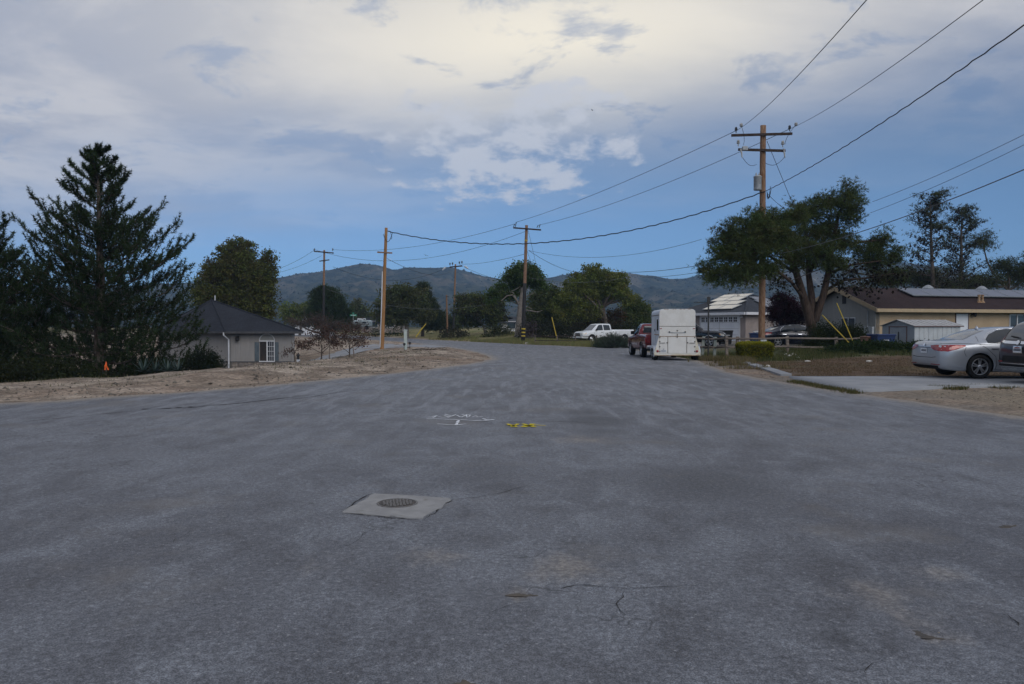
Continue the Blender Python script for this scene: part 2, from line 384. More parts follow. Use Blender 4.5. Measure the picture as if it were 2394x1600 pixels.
class B:
    """collects boxes, tubes, sheets into one mesh"""
    def __init__(s): s.V = []; s.F = []
    def add(s, V, F):
        n = len(s.V); s.V += [Vector(v) for v in V]; s.F += [tuple(i + n for i in f) for f in F]; return s
    def box(s, a, b, bev=0.0, rot=None, about=None):
        (x0, y0, z0), (x1, y1, z1) = a, b
        if bev <= 0:
            V = [(x, y, z) for z in (z0, z1) for y in (y0, y1) for x in (x0, x1)]
            F = [(0, 2, 3, 1), (4, 5, 7, 6), (0, 1, 5, 4), (1, 3, 7, 5), (3, 2, 6, 7), (2, 0, 4, 6)]
        else:
            e = bev; V = []; F = []
            xs, ys, zs = (x0, x1), (y0, y1), (z0, z1)
            idx = {}
            for i in (0, 1):
                for j in (0, 1):
                    for k in (0, 1):
                        sx, sy, sz = (1, -1)[i], (1, -1)[j], (1, -1)[k]
                        for ax in range(3):
                            p = [xs[i], ys[j], zs[k]]; sg = (sx, sy, sz)
                            for q in range(3):
                                if q != ax: p[q] += sg[q] * e
                            idx[(i, j, k, ax)] = len(V); V.append(tuple(p))
            for ax in range(3):
                o1, o2 = [q for q in range(3) if q != ax]
                for sd in (0, 1):
                    q = []
                    for (a1, a2) in ((0, 0), (1, 0), (1, 1), (0, 1)):
                        t = [0, 0, 0]; t[ax] = sd; t[o1] = a1; t[o2] = a2; q.append(idx[(*t, ax)])
                    F.append(tuple(q))
            for ax in range(3):
                o1, o2 = [q for q in range(3) if q != ax]
                for a1 in (0, 1):
                    for a2 in (0, 1):
                        t0 = [0, 0, 0]; t0[ax] = 0; t0[o1] = a1; t0[o2] = a2
                        t1 = list(t0); t1[ax] = 1
                        F.append((idx[(*t0, o1)], idx[(*t0, o2)], idx[(*t1, o2)], idx[(*t1, o1)]))
            for i in (0, 1):
                for j in (0, 1):
                    for k in (0, 1): F.append((idx[(i, j, k, 0)], idx[(i, j, k, 1)], idx[(i, j, k, 2)]))
        V = [Vector(v) for v in V]
        if rot is not None:
            c = Vector(about) if about is not None else Vector(((x0 + x1) / 2, (y0 + y1) / 2, (z0 + z1) / 2))
            V = [c + rot @ (v - c) for v in V]
        return s.add(V, F)
    def tube(s, pts, rad, n=8, cap=True):
        pts = [Vector(p) for p in pts]
        if not hasattr(rad, '__len__'): rad = [rad] * len(pts)
        V = []; F = []
        u = None
        for i, p in enumerate(pts):
            t = (pts[min(i + 1, len(pts) - 1)] - pts[max(i - 1, 0)])
            t = t.normalized() if t.length > 1e-9 else Vector((0, 0, 1))
            if u is None:
                u = t.orthogonal().normalized()
            else:
                u = (u - t * u.dot(t)); u = u.normalized() if u.length > 1e-6 else t.orthogonal().normalized()
            w = t.cross(u)
            for k in range(n):
                a = 2 * math.pi * k / n
                V.append(p + (u * math.cos(a) + w * math.sin(a)) * rad[i])
        for i in range(len(pts) - 1):
            for k in range(n):
                F.append((i * n + k, i * n + (k + 1) % n, (i + 1) * n + (k + 1) % n, (i + 1) * n + k))
        if cap:
            F.append(tuple(range(n - 1, -1, -1))); F.append(tuple((len(pts) - 1) * n + k for k in range(n)))
        return s.add(V, F)
    def prism(s, poly, z0, z1):
        n = len(poly)
        V = [(p[0], p[1], z0) for p in poly] + [(p[0], p[1], z1) for p in poly]
        F = [tuple(range(n - 1, -1, -1)), tuple(range(n, 2 * n))] + [(i, (i + 1) % n, n + (i + 1) % n, n + i) for i in range(n)]
        return s.add(V, F)
    def slab(s, quad, th):
        """thick plate from a planar polygon (given in order), thickened along its normal"""
        q = [Vector(p) for p in quad]; n = len(q)
        nr = (q[1] - q[0]).cross(q[2] - q[0]).normalized() * th
        V = q + [p + nr for p in q]
        F = [tuple(range(n - 1, -1, -1)), tuple(range(n, 2 * n))] + [(i, (i + 1) % n, n + (i + 1) % n, n + i) for i in range(n)]
        return s.add(V, F)
    def lathe(s, prof, n=20, c=(0, 0, 0), axis='z', cap=True):
        V = []; F = []
        for (r, h) in prof:
            for k in range(n):
                a = 2 * math.pi * k / n; p = (r * math.cos(a), r * math.sin(a), h)
                if axis == 'y': p = (p[0], p[2], p[1])
                if axis == 'x': p = (p[2], p[0], p[1])
                V.append(Vector(p) + Vector(c))
        for i in range(len(prof) - 1):
            for k in range(n): F.append((i * n + k, i * n + (k + 1) % n, (i + 1) * n + (k + 1) % n, (i + 1) * n + k))
        if cap: F.append(tuple(range(n - 1, -1, -1))); F.append(tuple((len(prof) - 1) * n + k for k in range(n)))
        return s.add(V, F)
    def build(s, name, mat, parent=None, world=False, smooth=False):
        return M(name, s.V, s.F, mat, parent, world, smooth)
def ss(x, a, b):
    t = np.clip((np.asarray(x, float) - a) / (b - a), 0, 1); return t * t * (3 - 2 * t)
# value noise for geometry
_P = RNG.random((256, 256))
def vnoise(x, y):
    x = np.asarray(x, float); y = np.asarray(y, float)
    xi = np.floor(x).astype(int); yi = np.floor(y).astype(int); fx = x - xi; fy = y - yi
    fx = fx * fx * (3 - 2 * fx); fy = fy * fy * (3 - 2 * fy)
    a = _P[xi & 255, yi & 255]; b = _P[(xi + 1) & 255, yi & 255]; c = _P[xi & 255, (yi + 1) & 255]; d = _P[(xi + 1) & 255, (yi + 1) & 255]
    return (a * (1 - fx) + b * fx) * (1 - fy) + (c * (1 - fx) + d * fx) * fy
def fbm(x, y, o=4):
    s = 0; a = 0.5; f = 1.0
    for i in range(o): s = s + a * vnoise(x * f + 17.3 * i, y * f + 9.1 * i); a *= 0.5; f *= 2.03
    return s

# ------------------------------------------------------------------ plan of the place
LEFT_EDGE = [(-60, 9.5), (-16, 13.2), (-9.8, 15), (-8.3, 17.1), (-6.7, 19.2), (-4.85, 23.3), (-2.7, 28.4), (-1.4, 33.5), (-0.8, 42.4), (-4.2, 61), (-9, 76), (-20, 104), (-45, 150)]
FAR_EDGE = [(-52, 190), (-27, 142), (-9, 94.5), (1.07, 72.5), (5.7, 65), (8.9, 60)]
RIGHT_EDGE = [(9.2, 48), (9.0, 40), (8.2, 34), (7.3, 27), (7.2, 23.9), (7.5, 19.6), (8.0, 16.2), (8.6, 12.5), (9.3, 8), (10, -14)]
ROAD = LEFT_EDGE + FAR_EDGE + RIGHT_EDGE + [(-60, -14)]
def resample(poly, step, closed=True):
    out = []; n = len(poly)
    for i in range(n if closed else n - 1):
        a = Vector(poly[i]); b = Vector(poly[(i + 1) % n]); k = max(1, int((b - a).length / step))
        for j in range(k): out.append(a.lerp(b, j / k))
    if not closed: out.append(Vector(poly[-1]))
    return out
def smooth_poly(pts, it=2):
    for _ in range(it):
        q = [pts[0]]
        for i in range(len(pts) - 1):
            a, b = Vector(pts[i]), Vector(pts[i + 1]); q += [a.lerp(b, .25), a.lerp(b, .75)]
        q.append(pts[-1]); pts = q
    return [tuple(p) for p in pts]
ROAD_S = smooth_poly(LEFT_EDGE) + smooth_poly(FAR_EDGE + RIGHT_EDGE) + [(-60, -14)]
def seg_dist(X, Y, poly, closed=True):
    P = np.asarray(poly, float); n = len(P); d = np.full(X.shape, 1e9)
    for i in range(n if closed else n - 1):
        a = P[i]; b = P[(i + 1) % n]; ab = b - a; L = max(ab @ ab, 1e-12)
        t = np.clip(((X - a[0]) * ab[0] + (Y - a[1]) * ab[1]) / L, 0, 1)
        d = np.minimum(d, np.hypot(X - a[0] - t * ab[0], Y - a[1] - t * ab[1]))
    return d
def inside(X, Y, poly):
    P = np.asarray(poly, float); n = len(P); r = np.zeros(X.shape, bool); j = n - 1
    for i in range(n):
        xi, yi = P[i]; xj, yj = P[j]
        c = ((yi > Y) != (yj > Y))
        with np.errstate(divide='ignore', invalid='ignore'):
            r ^= c & (X < (xj - xi) * (Y - yi) / (yj - yi + 1e-15) + xi)
        j = i
    return r
LEFT_S = smooth_poly(LEFT_EDGE); FAR_S = smooth_poly(FAR_EDGE)
def ground_z(X, Y):
    """height of the natural ground, metres"""
    X = np.asarray(X, float); Y = np.asarray(Y, float)
    z = -0.16 * ss(Y, 31, 45) + 0.07 * ss(Y, 58, 80)
    ins = inside(X, Y, ROAD_S); dl = seg_dist(X, Y, LEFT_S, False); df = seg_dist(X, Y, FAR_S, False)
    leftside = (~ins) & (dl < df + 3) & (X < 2)
    s = np.where(leftside, dl, 0)
    near = 1 - ss(Y, 26, 34)
    k = near * ss(X, -11.3, -7.2) + (1 - near)
    k2 = near * ss(Y, 17, 23) + (1 - near)
    wob = 0.8 + 0.4 * fbm(X * 0.35, Y * 0.35, 3)
    bh = 0.27 * (1 - 0.62 * ss(Y, 23, 31))
    z = z + bh * k * wob * ss(s, 0.3, 4.2) * (1 - ss(s, 5.5, 9)) - 1.55 * k2 * ss(s, 6.2, 17) * (1 - ss(Y, 62, 80))
    z = z + 0.30 * np.exp(-(((X + 4.3) / 3.4) ** 2 + ((Y - 45) / 6.0) ** 2)) * ss(s, 0.2, 2.5)
    z = z + np.where(leftside, (fbm(X * 1.1, Y * 1.1, 4) - 0.47) * 0.22 * ss(s, 0.1, 1.2), 0)
    farside = (~ins) & (df <= dl + 3) & (Y > 55)
    z = z + np.where(farside, (0.95 * ss(df, 0, 15) + 0.55 * ss(df, 14, 60)) * (1 - ss(X, -1, 6)), 0)
    z = z + np.where(farside & (X > -1), 0.05 * ss(df, 0, 6), 0)
    rs = ss(X, 10.5, 17) * (1 - ss(Y, 70, 95))
    z = z + rs * (0.24 * ss(Y, 25, 36) + 0.16 * ss(Y, 31, 45))
    z = z + np.where(~ins, (fbm(X * 0.6 + 40, Y * 0.6, 3) - 0.45) * 0.06, 0)
    return z
def gz(x, y): return float(ground_z(np.array([x]), np.array([y]))[0])
def on(px, d):
    """point of the ground seen in photo column px at depth d"""
    x = (px - 1197) / FPX * d; return Vector((x, d, gz(x, d)))

# ------------------------------------------------------------------ ground sheet
def axis_pts(lo, hi, flo, fhi, fine, grow=1.25):
    a = list(np.arange(flo, fhi + 1e-6, fine)); st = fine; x = flo
    while x > lo: st *= grow; x -= st; a.insert(0, x)
    st = fine; x = a[-1]
    while x < hi: st *= grow; x += st; a.append(x)
    return np.array(a)
def ground_colors(X, Y):
    n = fbm(X * 0.5, Y * 0.5, 4); n2 = fbm(X * 2.1 + 9, Y * 2.1, 3); n3 = fbm(X * 0.13 + 3, Y * 0.13 + 8, 3)
    C = np.zeros(X.shape + (3,))
    def lay(c, w): 
        nonlocal C
        w = np.clip(w, 0, 1)[..., None]; C = C * (1 - w) + np.array(c) * w
    lay((0.315, 0.255, 0.20), np.ones(X.shape))
    ins = inside(X, Y, ROAD_S); dl = seg_dist(X, Y, LEFT_S, False); df = seg_dist(X, Y, FAR_S, False)
    s = np.where((~ins) & (X < 2) & (dl < df + 3), dl, 0)
    lay((0.42, 0.355, 0.29), ss(n, 0.40, 0.58) * 0.9); lay((0.14, 0.11, 0.085), ss(n2, 0.48, 0.34) * 0.7)
    lay((0.24, 0.16, 0.115), ss(n3, 0.52, 0.62) * 0.4)                      # reddish soil
    lay((0.085, 0.085, 0.045), ss(n2, 0.53, 0.66) * 0.55 * ss(s, 2.0, 4.0))     # thin weeds
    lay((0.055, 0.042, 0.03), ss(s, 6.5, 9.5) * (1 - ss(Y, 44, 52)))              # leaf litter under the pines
    # verge and field beyond the road
    far = (~ins) & (df <= dl + 3) & (Y > 50)
    lay((0.23, 0.20, 0.095), np.where(far, ss(df, 0.6, 2.5), 0)); lay((0.14, 0.155, 0.062), np.where(far, ss(n, 0.42, 0.6) * ss(df, 2, 5), 0))
    lay((0.32, 0.25, 0.125), np.where(far, ss(n3, 0.5, 0.62) * 0.7 * ss(df, 1, 4), 0))
    # right-hand plot
    r = ss(X, 8.0, 9.2)
    lay((0.115, 0.078, 0.052), r * ss(Y, 22.9, 23.6) * (1 - ss(Y, 33.5, 36))); lay((0.10, 0.10, 0.05), r * ss(n, 0.45, 0.6) * 0.45 * ss(Y, 24, 30) * (1 - ss(Y, 33, 36))); lay((0.15, 0.11, 0.07), r * ss(n2, 0.42, 0.6) * 0.5 * ss(Y, 22.9, 23.6) * (1 - ss(Y, 33, 36)))
    lay((0.075, 0.085, 0.038), r * ss(Y, 33.5, 36.5) * (1 - ss(Y, 48, 55))); lay((0.11, 0.10, 0.05), r * ss(Y, 33, 36) * ss(n2, 0.45, 0.6) * 0.5)
    lay((0.20, 0.185, 0.165), r * ss(Y, 50, 56))
    lay((0.245, 0.205, 0.155), ss(X, 8.8, 10.0) * (1 - ss(Y, 18.0, 19.0))); lay((0.17, 0.15, 0.12), ss(X, 7, 8.5) * (1 - ss(Y, 18, 19.5)) * ss(n2, 0.45, 0.6) * 0.6)
    lay((0.165, 0.152, 0.135), ss(X, 6.6, 7.4) * (1 - ss(X, 8.4, 10.2)) * (1 - ss(Y, 33, 38)) * ss(n, 0.30, 0.5) * 0.75)
    # distant valley floor
    lay((0.075, 0.075, 0.045), ss(np.hypot(X, Y), 150, 230))
    return C
def dirt_nodes(g, tc):
    """fine grain shared by soil and the dust on the road"""
    a = g.noise(tc, 9, 4, 0.7); b = g.noise(tc, 55, 2, 0.6); sp = g.vor(tc, 38)
    f = g.m('ADD', g.m('MULTIPLY', a, 0.9), g.m('MULTIPLY', b, 0.5))
    return f, sp
def make_ground_mat():
    m, g, b, o = newmat('soil')
    tc = g.n('ShaderNodeTexCoord').outputs['Object']
    at = g.n('ShaderNodeAttribute', attribute_name='col')
    f, sp = dirt_nodes(g, tc)
    c = g.mix(1.0, at.outputs['Color'], g.mix(g.ss(f, 0.45, 0.95), (0.42, 0.42, 0.43), (1.5, 1.48, 1.45)), 'MULTIPLY')
    c = g.mix(g.m('MULTIPLY', g.ss(sp, 0.16, 0.05), g.ss(g.noise(tc, 3, 4), 0.45, 0.62)), c, (0.31, 0.285, 0.255))
    g.link(c, b.inputs['Base Color']); b.inputs['Roughness'].default_value = 0.97; b.inputs['Specular IOR Level'].default_value = 0.1
    bumpit(g, b, g.m('ADD', f, g.m('MULTIPLY', sp, -0.5)), 0.7, 0.03)
make_ground_mat()
def make_ground():
    xs = axis_pts(-2300, 2300, -34, 44, 0.33); ys = axis_pts(-300, 2450, 6, 100, 0.33)
    X, Y = np.meshgrid(xs, ys)
    Z = ground_z(X, Y)
    sd = seg_dist(X, Y, ROAD_S); ins = inside(X, Y, ROAD_S)
    Z = Z - np.where(ins, 0.06 * ss(sd, 0.0, 0.9), 0)
    Cc = ground_colors(X, Y)
    nx, ny = len(xs), len(ys)
    V = np.stack([X, Y, Z], -1).reshape(-1, 3)
    i = (np.arange(ny - 1)[:, None] * nx + np.arange(nx - 1)[None, :]).ravel()
    F = np.stack([i, i + 1, i + nx + 1, i + nx], -1)
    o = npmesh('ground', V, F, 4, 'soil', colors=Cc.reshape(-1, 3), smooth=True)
    tag(o, 'dry sandy soil and thin weeds around the road', kind='structure')
make_ground()

# ------------------------------------------------------------------ road
def cdt_sheet(name, poly, step_in, mat, dz, zfun, attrs=None, wob=0.0, edge_step=0.4, fine=None, thick=0.0, flat_to=None):
    P = resample(poly, edge_step)
    if wob: P = [Vector((p.x + (float(fbm(np.array([p.x * 1.3]), np.array([p.y * 1.3]), 3)[0]) - .45) * wob, p.y + (float(fbm(np.array([p.y * 1.3 + 50]), np.array([p.x * 1.3]), 3)[0]) - .45) * wob)) for p in P]
    pa = np.array([tuple(p) for p in P])
    pts = []
    def grid(x0, x1, y0, y1, st):
        gx, gy = np.meshgrid(np.arange(x0, x1, st), np.arange(y0, y1, st)); gx = gx.ravel() + RNG.normal(0, st * .08, gx.size); gy = gy.ravel() + RNG.normal(0, st * .08, gy.size)
        k = inside(gx, gy, pa) & (seg_dist(gx, gy, pa) > st * 0.45)
        return np.stack([gx[k], gy[k]], -1)
    lo = pa.min(0); hi = pa.max(0)
    if fine is None: ip = grid(lo[0], hi[0], lo[1], hi[1], step_in)
    else:
        (fx0, fx1, fy0, fy1, fs) = fine
        a = grid(lo[0], hi[0], lo[1], hi[1], step_in); a = a[~((a[:, 0] > fx0) & (a[:, 0] < fx1) & (a[:, 1] > fy0) & (a[:, 1] < fy1))]
        b_ = grid(max(lo[0], fx0), min(hi[0], fx1), max(lo[1], fy0), min(hi[1], fy1), fs); ip = np.concatenate([a, b_])
    vs = [Vector(p) for p in pa] + [Vector(p) for p in ip]
    n = len(pa)
    r = delaunay_2d_cdt(vs, [(i, (i + 1) % n) for i in range(n)], [], 1, 1e-5)
    V2 = np.array([tuple(v) for v in r[0]]); T = [f for f in r[2] if len(f) == 3]
    Z = zfun(V2[:, 0], V2[:, 1]) + dz
    V = np.column_stack([V2, Z])
    # keep faces pointing up
    T = np.array(T); a, b_, c = V[T[:, 0]], V[T[:, 1]], V[T[:, 2]]
    cr = np.cross(b_ - a, c - a)[:, 2]; T[cr < 0] = T[cr < 0][:, ::-1]
    if thick:
        nb = len(pa); base = len(V)
        ring = V[:nb].copy(); ring[:, 2] -= thick
        V = np.concatenate([V, ring])
        area = sum(pa[i][0] * pa[(i + 1) % nb][1] - pa[(i + 1) % nb][0] * pa[i][1] for i in range(nb))
        S = []
        for i in range(nb):
            j = (i + 1) % nb
            q = [(i, base + i, base + j), (i, base + j, j)]
            S += q if area > 0 else [t[::-1] for t in q]
        T = np.concatenate([T, np.array(S)])
    o = npmesh(name, V, T, 3, mat, smooth=not thick)
    if attrs:
        for k, fn in attrs.items():
            at = o.data.attributes.new(k, 'FLOAT', 'POINT'); at.data.foreach_set('value', fn(V[:, 0], V[:, 1]).astype(np.float32))
    return o
def gpt(px, py): p = G(px, py); return (p.x, p.y)
DUST_SPOTS = [((800, 1212), .14, .7), ((900, 1216), .12, .6), ((1000, 1218), .12, .7), ((1050, 1190), .1, .6), ((1340, 1322), .5, .9), ((1420, 1345), .35, .6), ((735, 1322), .45, .7), ((930, 1310), .4, .7), ((1000, 1305), .45, .8), ((860, 1490), .25, .6), ((330, 1408), .09, .8),
              ((2020, 1385), .55, .8), ((2180, 1345), .35, .8), ((2190, 1475), .28, .9), ((1850, 1570), .2, .8), ((1220, 1385), .25, 1.0), ((2290, 1560), .25, .6),
              ((1360, 1028), .8, .8), ((1230, 1010), .6, .45), ((1780, 1170), .8, .5), ((1900, 1090), 1.2, .5), ((1570, 960), 1.5, .3), ((1700, 1160), .6, .4),
              ((2050, 1005), 1.2, .5), ((1100, 1320), .5, .4), ((1480, 1180), .6, .3), ((560, 1100), .9, .25), ((1900, 1255), .4, .6), ((1700, 1480), .35, .5)]
DARK_SPOTS = [((1390, 985), .9, .75), ((1360, 965), .7, .6), ((1410, 1010), .8, .5), ((1640, 1130), 1.3, .55), ((1140, 1100), 1.0, .45), ((900, 1040), 1.2, .3), ((440, 1250), .6, .35),
              ((700, 1180), .7, .35), ((1830, 1200), .8, .35), ((1560, 1250), .6, .35), ((1330, 1430), .4, .3), ((2250, 1250), .9, .3), ((300, 1060), 1.5, .3), ((1930, 1485), .2, .9), ((1545, 1475), .3, .35)]
def spots(L):
    def f(X, Y):
        r = np.zeros(X.shape)
        for (p, rad, a) in L:
            c = G(*p); r = np.maximum(r, a * np.exp(-((X - c.x) ** 2 + ((Y - c.y) * 0.8) ** 2) / (2 * (rad * 0.55) ** 2)))
        return r
    return f
def make_road_mat():
    m, g, b, o = newmat('asphalt')
    tc = g.n('ShaderNodeTexCoord').outputs['Object']
    edge = g.n('ShaderNodeAttribute', attribute_name='edge').outputs['Fac']
    dust = g.n('ShaderNodeAttribute', attribute_name='dust').outputs['Fac']
    dark = g.n('ShaderNodeAttribute', attribute_name='dark').outputs['Fac']
    sepc = g.n('ShaderNodeSeparateXYZ'); g.link(tc, sepc.inputs[0]); far_ = g.ss(sepc.outputs[1], 7.0, 17.0)
    n1 = g.noise(tc, 0.30, 4, 0.6, 0.3); n2 = g.noise(g.mapv(tc, (1.25, 0.8, 1), (0, 0, 0.35)), 1.7, 7, 0.74, 0.5)
    st = g.noise(g.mapv(tc, (2.2, 0.30, 1), (0, 0, 0.08)), 1.6, 5, 0.68, 0.4)          # drag marks along the way of travel
    mid = g.noise(tc, 26, 3, 0.7); gran = g.noise(tc, 150, 1, 0.5)
    c = g.mix(g.ss(n1, 0.36, 0.64), (0.088, 0.091, 0.102), (0.130, 0.137, 0.152))
    c = g.mix(g.m('MULTIPLY', g.ss(n2, 0.47, 0.66), 0.78), c, (0.165, 0.176, 0.194))
    c = g.mix(g.m('MULTIPLY', g.ss(n2, 0.49, 0.32), 0.75), c, (0.064, 0.064, 0.070))
    c = g.mix(g.m('MULTIPLY', g.m('MULTIPLY', g.ss(st, 0.47, 0.67), 0.8), far_), c, (0.205, 0.216, 0.235))
    c = g.mix(g.m('MULTIPLY', g.m('MULTIPLY', g.ss(st, 0.46, 0.30), 0.6), far_), c, (0.078, 0.081, 0.089))
    c = g.mix(g.m('MULTIPLY', g.ss(g.m('ADD', dark, g.m('MULTIPLY', g.m('SUBTRACT', n2, 0.5), 0.9)), 0.25, 0.6), 0.75), c, (0.05, 0.051, 0.056))
    c = g.mix(1.0, c, g.mix(g.ss(mid, 0.32, 0.70), (0.70, 0.70, 0.71), (1.32, 1.32, 1.32)), 'MULTIPLY')
    c = g.mix(1.0, c, g.mix(g.ss(gran, 0.36, 0.64), (0.58, 0.58, 0.59), (1.45, 1.45, 1.45)), 'MULTIPLY')
    ch = g.vor(tc, 26)
    c = g.mix(g.m('MULTIPLY', g.m('MULTIPLY', g.ss(ch, 0.24, 0.12), g.ss(mid, 0.50, 0.60)), 0.6), c, (0.36, 0.36, 0.365))
    # hairline crazing
    crm = g.m('MULTIPLY', g.ss(g.m('ABSOLUTE', g.m('SUBTRACT', g.noise(tc, 0.45, 5, 0.6), 0.5)), 0.0045, 0.001), g.ss(n1, 0.50, 0.58))
    c = g.mix(g.m('MULTIPLY', crm, 0.6), c, (0.03, 0.03, 0.032))
    # dust and soil carried on to the road
    dm = g.m('ADD', g.m('MULTIPLY', g.ss(edge, 2.4, 0.0), 0.62), g.m('MULTIPLY', dust, 0.85))
    dm = g.ss(g.m('ADD', dm, g.m('MULTIPLY', g.m('SUBTRACT', n2, 0.5), 1.1)), 0.42, 0.80)
    hard = g.ss(g.m('ADD', edge, g.m('MULTIPLY', g.m('SUBTRACT', n2, 0.5), 1.7)), 0.40, 0.05)
    dcol = g.mix(1.0, (0.235, 0.203, 0.168), g.mix(g.ss(mid, 0.35, 0.65), (0.6, 0.6, 0.6), (1.3, 1.3, 1.28)), 'MULTIPLY')
    br_ = g.m('MULTIPLY', g.ss(g.noise(tc, 0.55, 5, 0.62), 0.545, 0.68), 0.42)
    c = g.mix(br_, c, (0.135, 0.122, 0.108))
    c = g.mix(g.m('MULTIPLY', dm, 0.6), c, dcol)
    c = g.mix(hard, c, dcol)
    g.link(c, b.inputs['Base Color']); b.inputs['Roughness'].default_value = 0.62; b.inputs['Specular IOR Level'].default_value = 0.45
    bumpit(g, b, g.m('ADD', gran, mid), 0.5, 0.006)
make_road_mat()
POTS = [((1222, 1378), .24, .03), ((2190, 1478), .22, .022), ((1105, 1597), .2, .03), ((2372, 1230), .2, .02), ((1930, 1480), .16, .015)]
def road_z(X, Y):
    z = ground_z(X, Y)
    for (p, r, dp) in POTS:
        c = G(*p); z = z - dp * np.exp(-(((X - c.x) / r) ** 2 + ((Y - c.y) / (r * .55)) ** 2) ** 2)
    return z
road = cdt_sheet('road', ROAD_S, 1.3, 'asphalt', 0.004, road_z,
                 {'edge': lambda X, Y: np.where(inside(X, Y, ROAD_S), seg_dist(X, Y, ROAD_S), 0), 'dust': spots(DUST_SPOTS), 'dark': spots(DARK_SPOTS)},
                 wob=0.5, edge_step=0.5, fine=(-9, 9, 2.2, 36, 0.22))
tag(road, 'worn grey asphalt road junction bending left', kind='structure')

# cracks: raggedly widening dark strips, parts of the road
def crack(pts_px, w=0.012, seed=1):
    rr = random.Random(seed)
    P = [G(*p) for p in pts_px]; Q = []
    for i in range(len(P) - 1):
        k = max(3, int((P[i + 1] - P[i]).length / 0.05))
        for j in range(k): Q.append(P[i].lerp(P[i + 1], j / k))
    Q.append(P[-1]); V = []; F = []; ox = oy = 0
    for i, q in enumerate(Q):
        t = (Q[min(i + 1, len(Q) - 1)] - Q[max(i - 1, 0)]).normalized(); nrm = Vector((-t.y, t.x, 0))
        ox = ox * 0.85 + rr.gauss(0, 0.012)
        ww = w * (0.40 if q.y < 9 else 0.8) * (0.35 + rr.random() * 1.1) * min(1, 0.2 + 4 * min(i, len(Q) - 1 - i) / len(Q))
        c = q + nrm * ox; zz = float(road_z(np.array([c.x]), np.array([c.y]))[0]) + 0.009
        V += [(c.x - nrm.x * ww, c.y - nrm.y * ww, zz), (c.x + nrm.x * ww, c.y + nrm.y * ww, zz)]
        if i: F.append((2 * i - 2, 2 * i, 2 * i + 1, 2 * i - 1))
    M('crack', V, F, 'crack', road, True)
crack([(1170, 1365), (1250, 1378), (1330, 1374), (1440, 1383), (1560, 1380), (1660, 1374)], .010, 1)
crack([(1450, 1383), (1445, 1415), (1470, 1440)], .008, 2)
crack([(1050, 1171), (1120, 1165), (1180, 1150), (1230, 1135)], .008, 3)
crack([(780, 1290), (830, 1275), (860, 1245), (900, 1230)], .004, 4)
crack([(360, 1285), (400, 1265), (450, 1240)], .004, 5)
crack([(250, 1510), (330, 1492), (400, 1480)], .003, 6)
crack([(1140, 1440), (1180, 1420), (1240, 1412)], .006, 7)
crack([(2030, 1590), (2060, 1560), (2070, 1548), (2040, 1535)], .004, 8)
crack([(1060, 1590), (1105, 1598), (1150, 1592)], .010, 9)
crack([(2360, 1440), (2394, 1470)], .010, 10)
crack([(2350, 1228), (2394, 1232)], .016, 11)
crack([(1140, 989), (1200, 988), (1260, 987), (1330, 987), (1400, 992)], .011, 12)
crack([(30, 990), (150, 978), (260, 968), (330, 960)], .016, 13)
crack([(330, 960), (380, 957), (440, 955), (480, 950), (560, 944), (640, 935), (720, 925)], .03, 14)
crack([(640, 940), (720, 930), (800, 917), (880, 910)], .018, 15)
crack([(330, 958), (350, 957)], .09, 16); crack([(375, 957), (402, 956)], .07, 17); crack([(408, 954), (425, 955)], .08, 18); crack([(438, 952), (458, 952)], .05, 19)
for i, (p, r, dp) in enumerate(POTS):
    c = G(*p); V = [(c.x, c.y, 0)]; n = 26
    for k in range(n):
        a = 2 * math.pi * k / n; rr_ = r * (0.62 + 0.5 * random.random()); V.append((c.x + math.cos(a) * rr_ * .62, c.y + math.sin(a) * rr_ * .34, 0))
    V = [(v[0], v[1], float(road_z(np.array([v[0]]), np.array([v[1]]))[0]) + 0.010) for v in V]
    M('pothole_dirt', V, [(0, 1 + k, 1 + (k + 1) % n) for k in range(n)], 'hole_dirt', road, True)

# painted utility marks on the asphalt
def paint(strokes, name, label, mat):
    b = B()
    for (pts, w) in strokes:
        P = [G(*p) for p in pts]
        for i in range(len(P) - 1):
            k = max(2, int((P[i + 1] - P[i]).length / 0.06)); t = (P[i + 1] - P[i]).normalized(); nr = Vector((-t.y, t.x, 0)); V = []; F = []
            for j in range(k + 1):
                c = P[i].lerp(P[i + 1], j / k); ww = w * (0.6 + 0.6 * random.random())
                c = c + nr * random.gauss(0, w * .15)
                zz = 0.013 + gz(c.x, c.y)
                V += [(c.x - nr.x * ww, c.y - nr.y * ww, zz), (c.x + nr.x * ww, c.y + nr.y * ww, zz)]
                if j: F.append((2 * j - 2, 2 * j, 2 * j + 1, 2 * j - 1))
            b.add(V, F)
    tag(b.build(name, mat), label, 'road marking')
paint([([(997, 980), (1060, 983), (1130, 986)], .022), ([(1128, 986), (1155, 983)], .03), ([(1074, 983), (1066, 995)], .026), ([(1022, 993), (1066, 996), (1090, 993)], .016),
       ([(1010, 976), (1022, 973), (1012, 979)], .012), ([(1024, 976), (1036, 978), (1048, 976), (1038, 973)], .012), ([(1040, 970), (1056, 975), (1066, 971)], .014), ([(1056, 975), (1046, 978)], .014),
       ([(1068, 973), (1078, 978), (1088, 973), (1080, 971)], .013), ([(1092, 978), (1090, 971), (1100, 972), (1096, 976)], .012), ([(1104, 977), (1112, 974), (1118, 977), (1130, 976)], .012),
       ([(1128, 980), (1140, 984), (1132, 983)], .02), ([(1000, 977), (1015, 978)], .01)],
      'spray_marking', 'white sprayed utility scribble with long line and T on asphalt', 'paint_white')
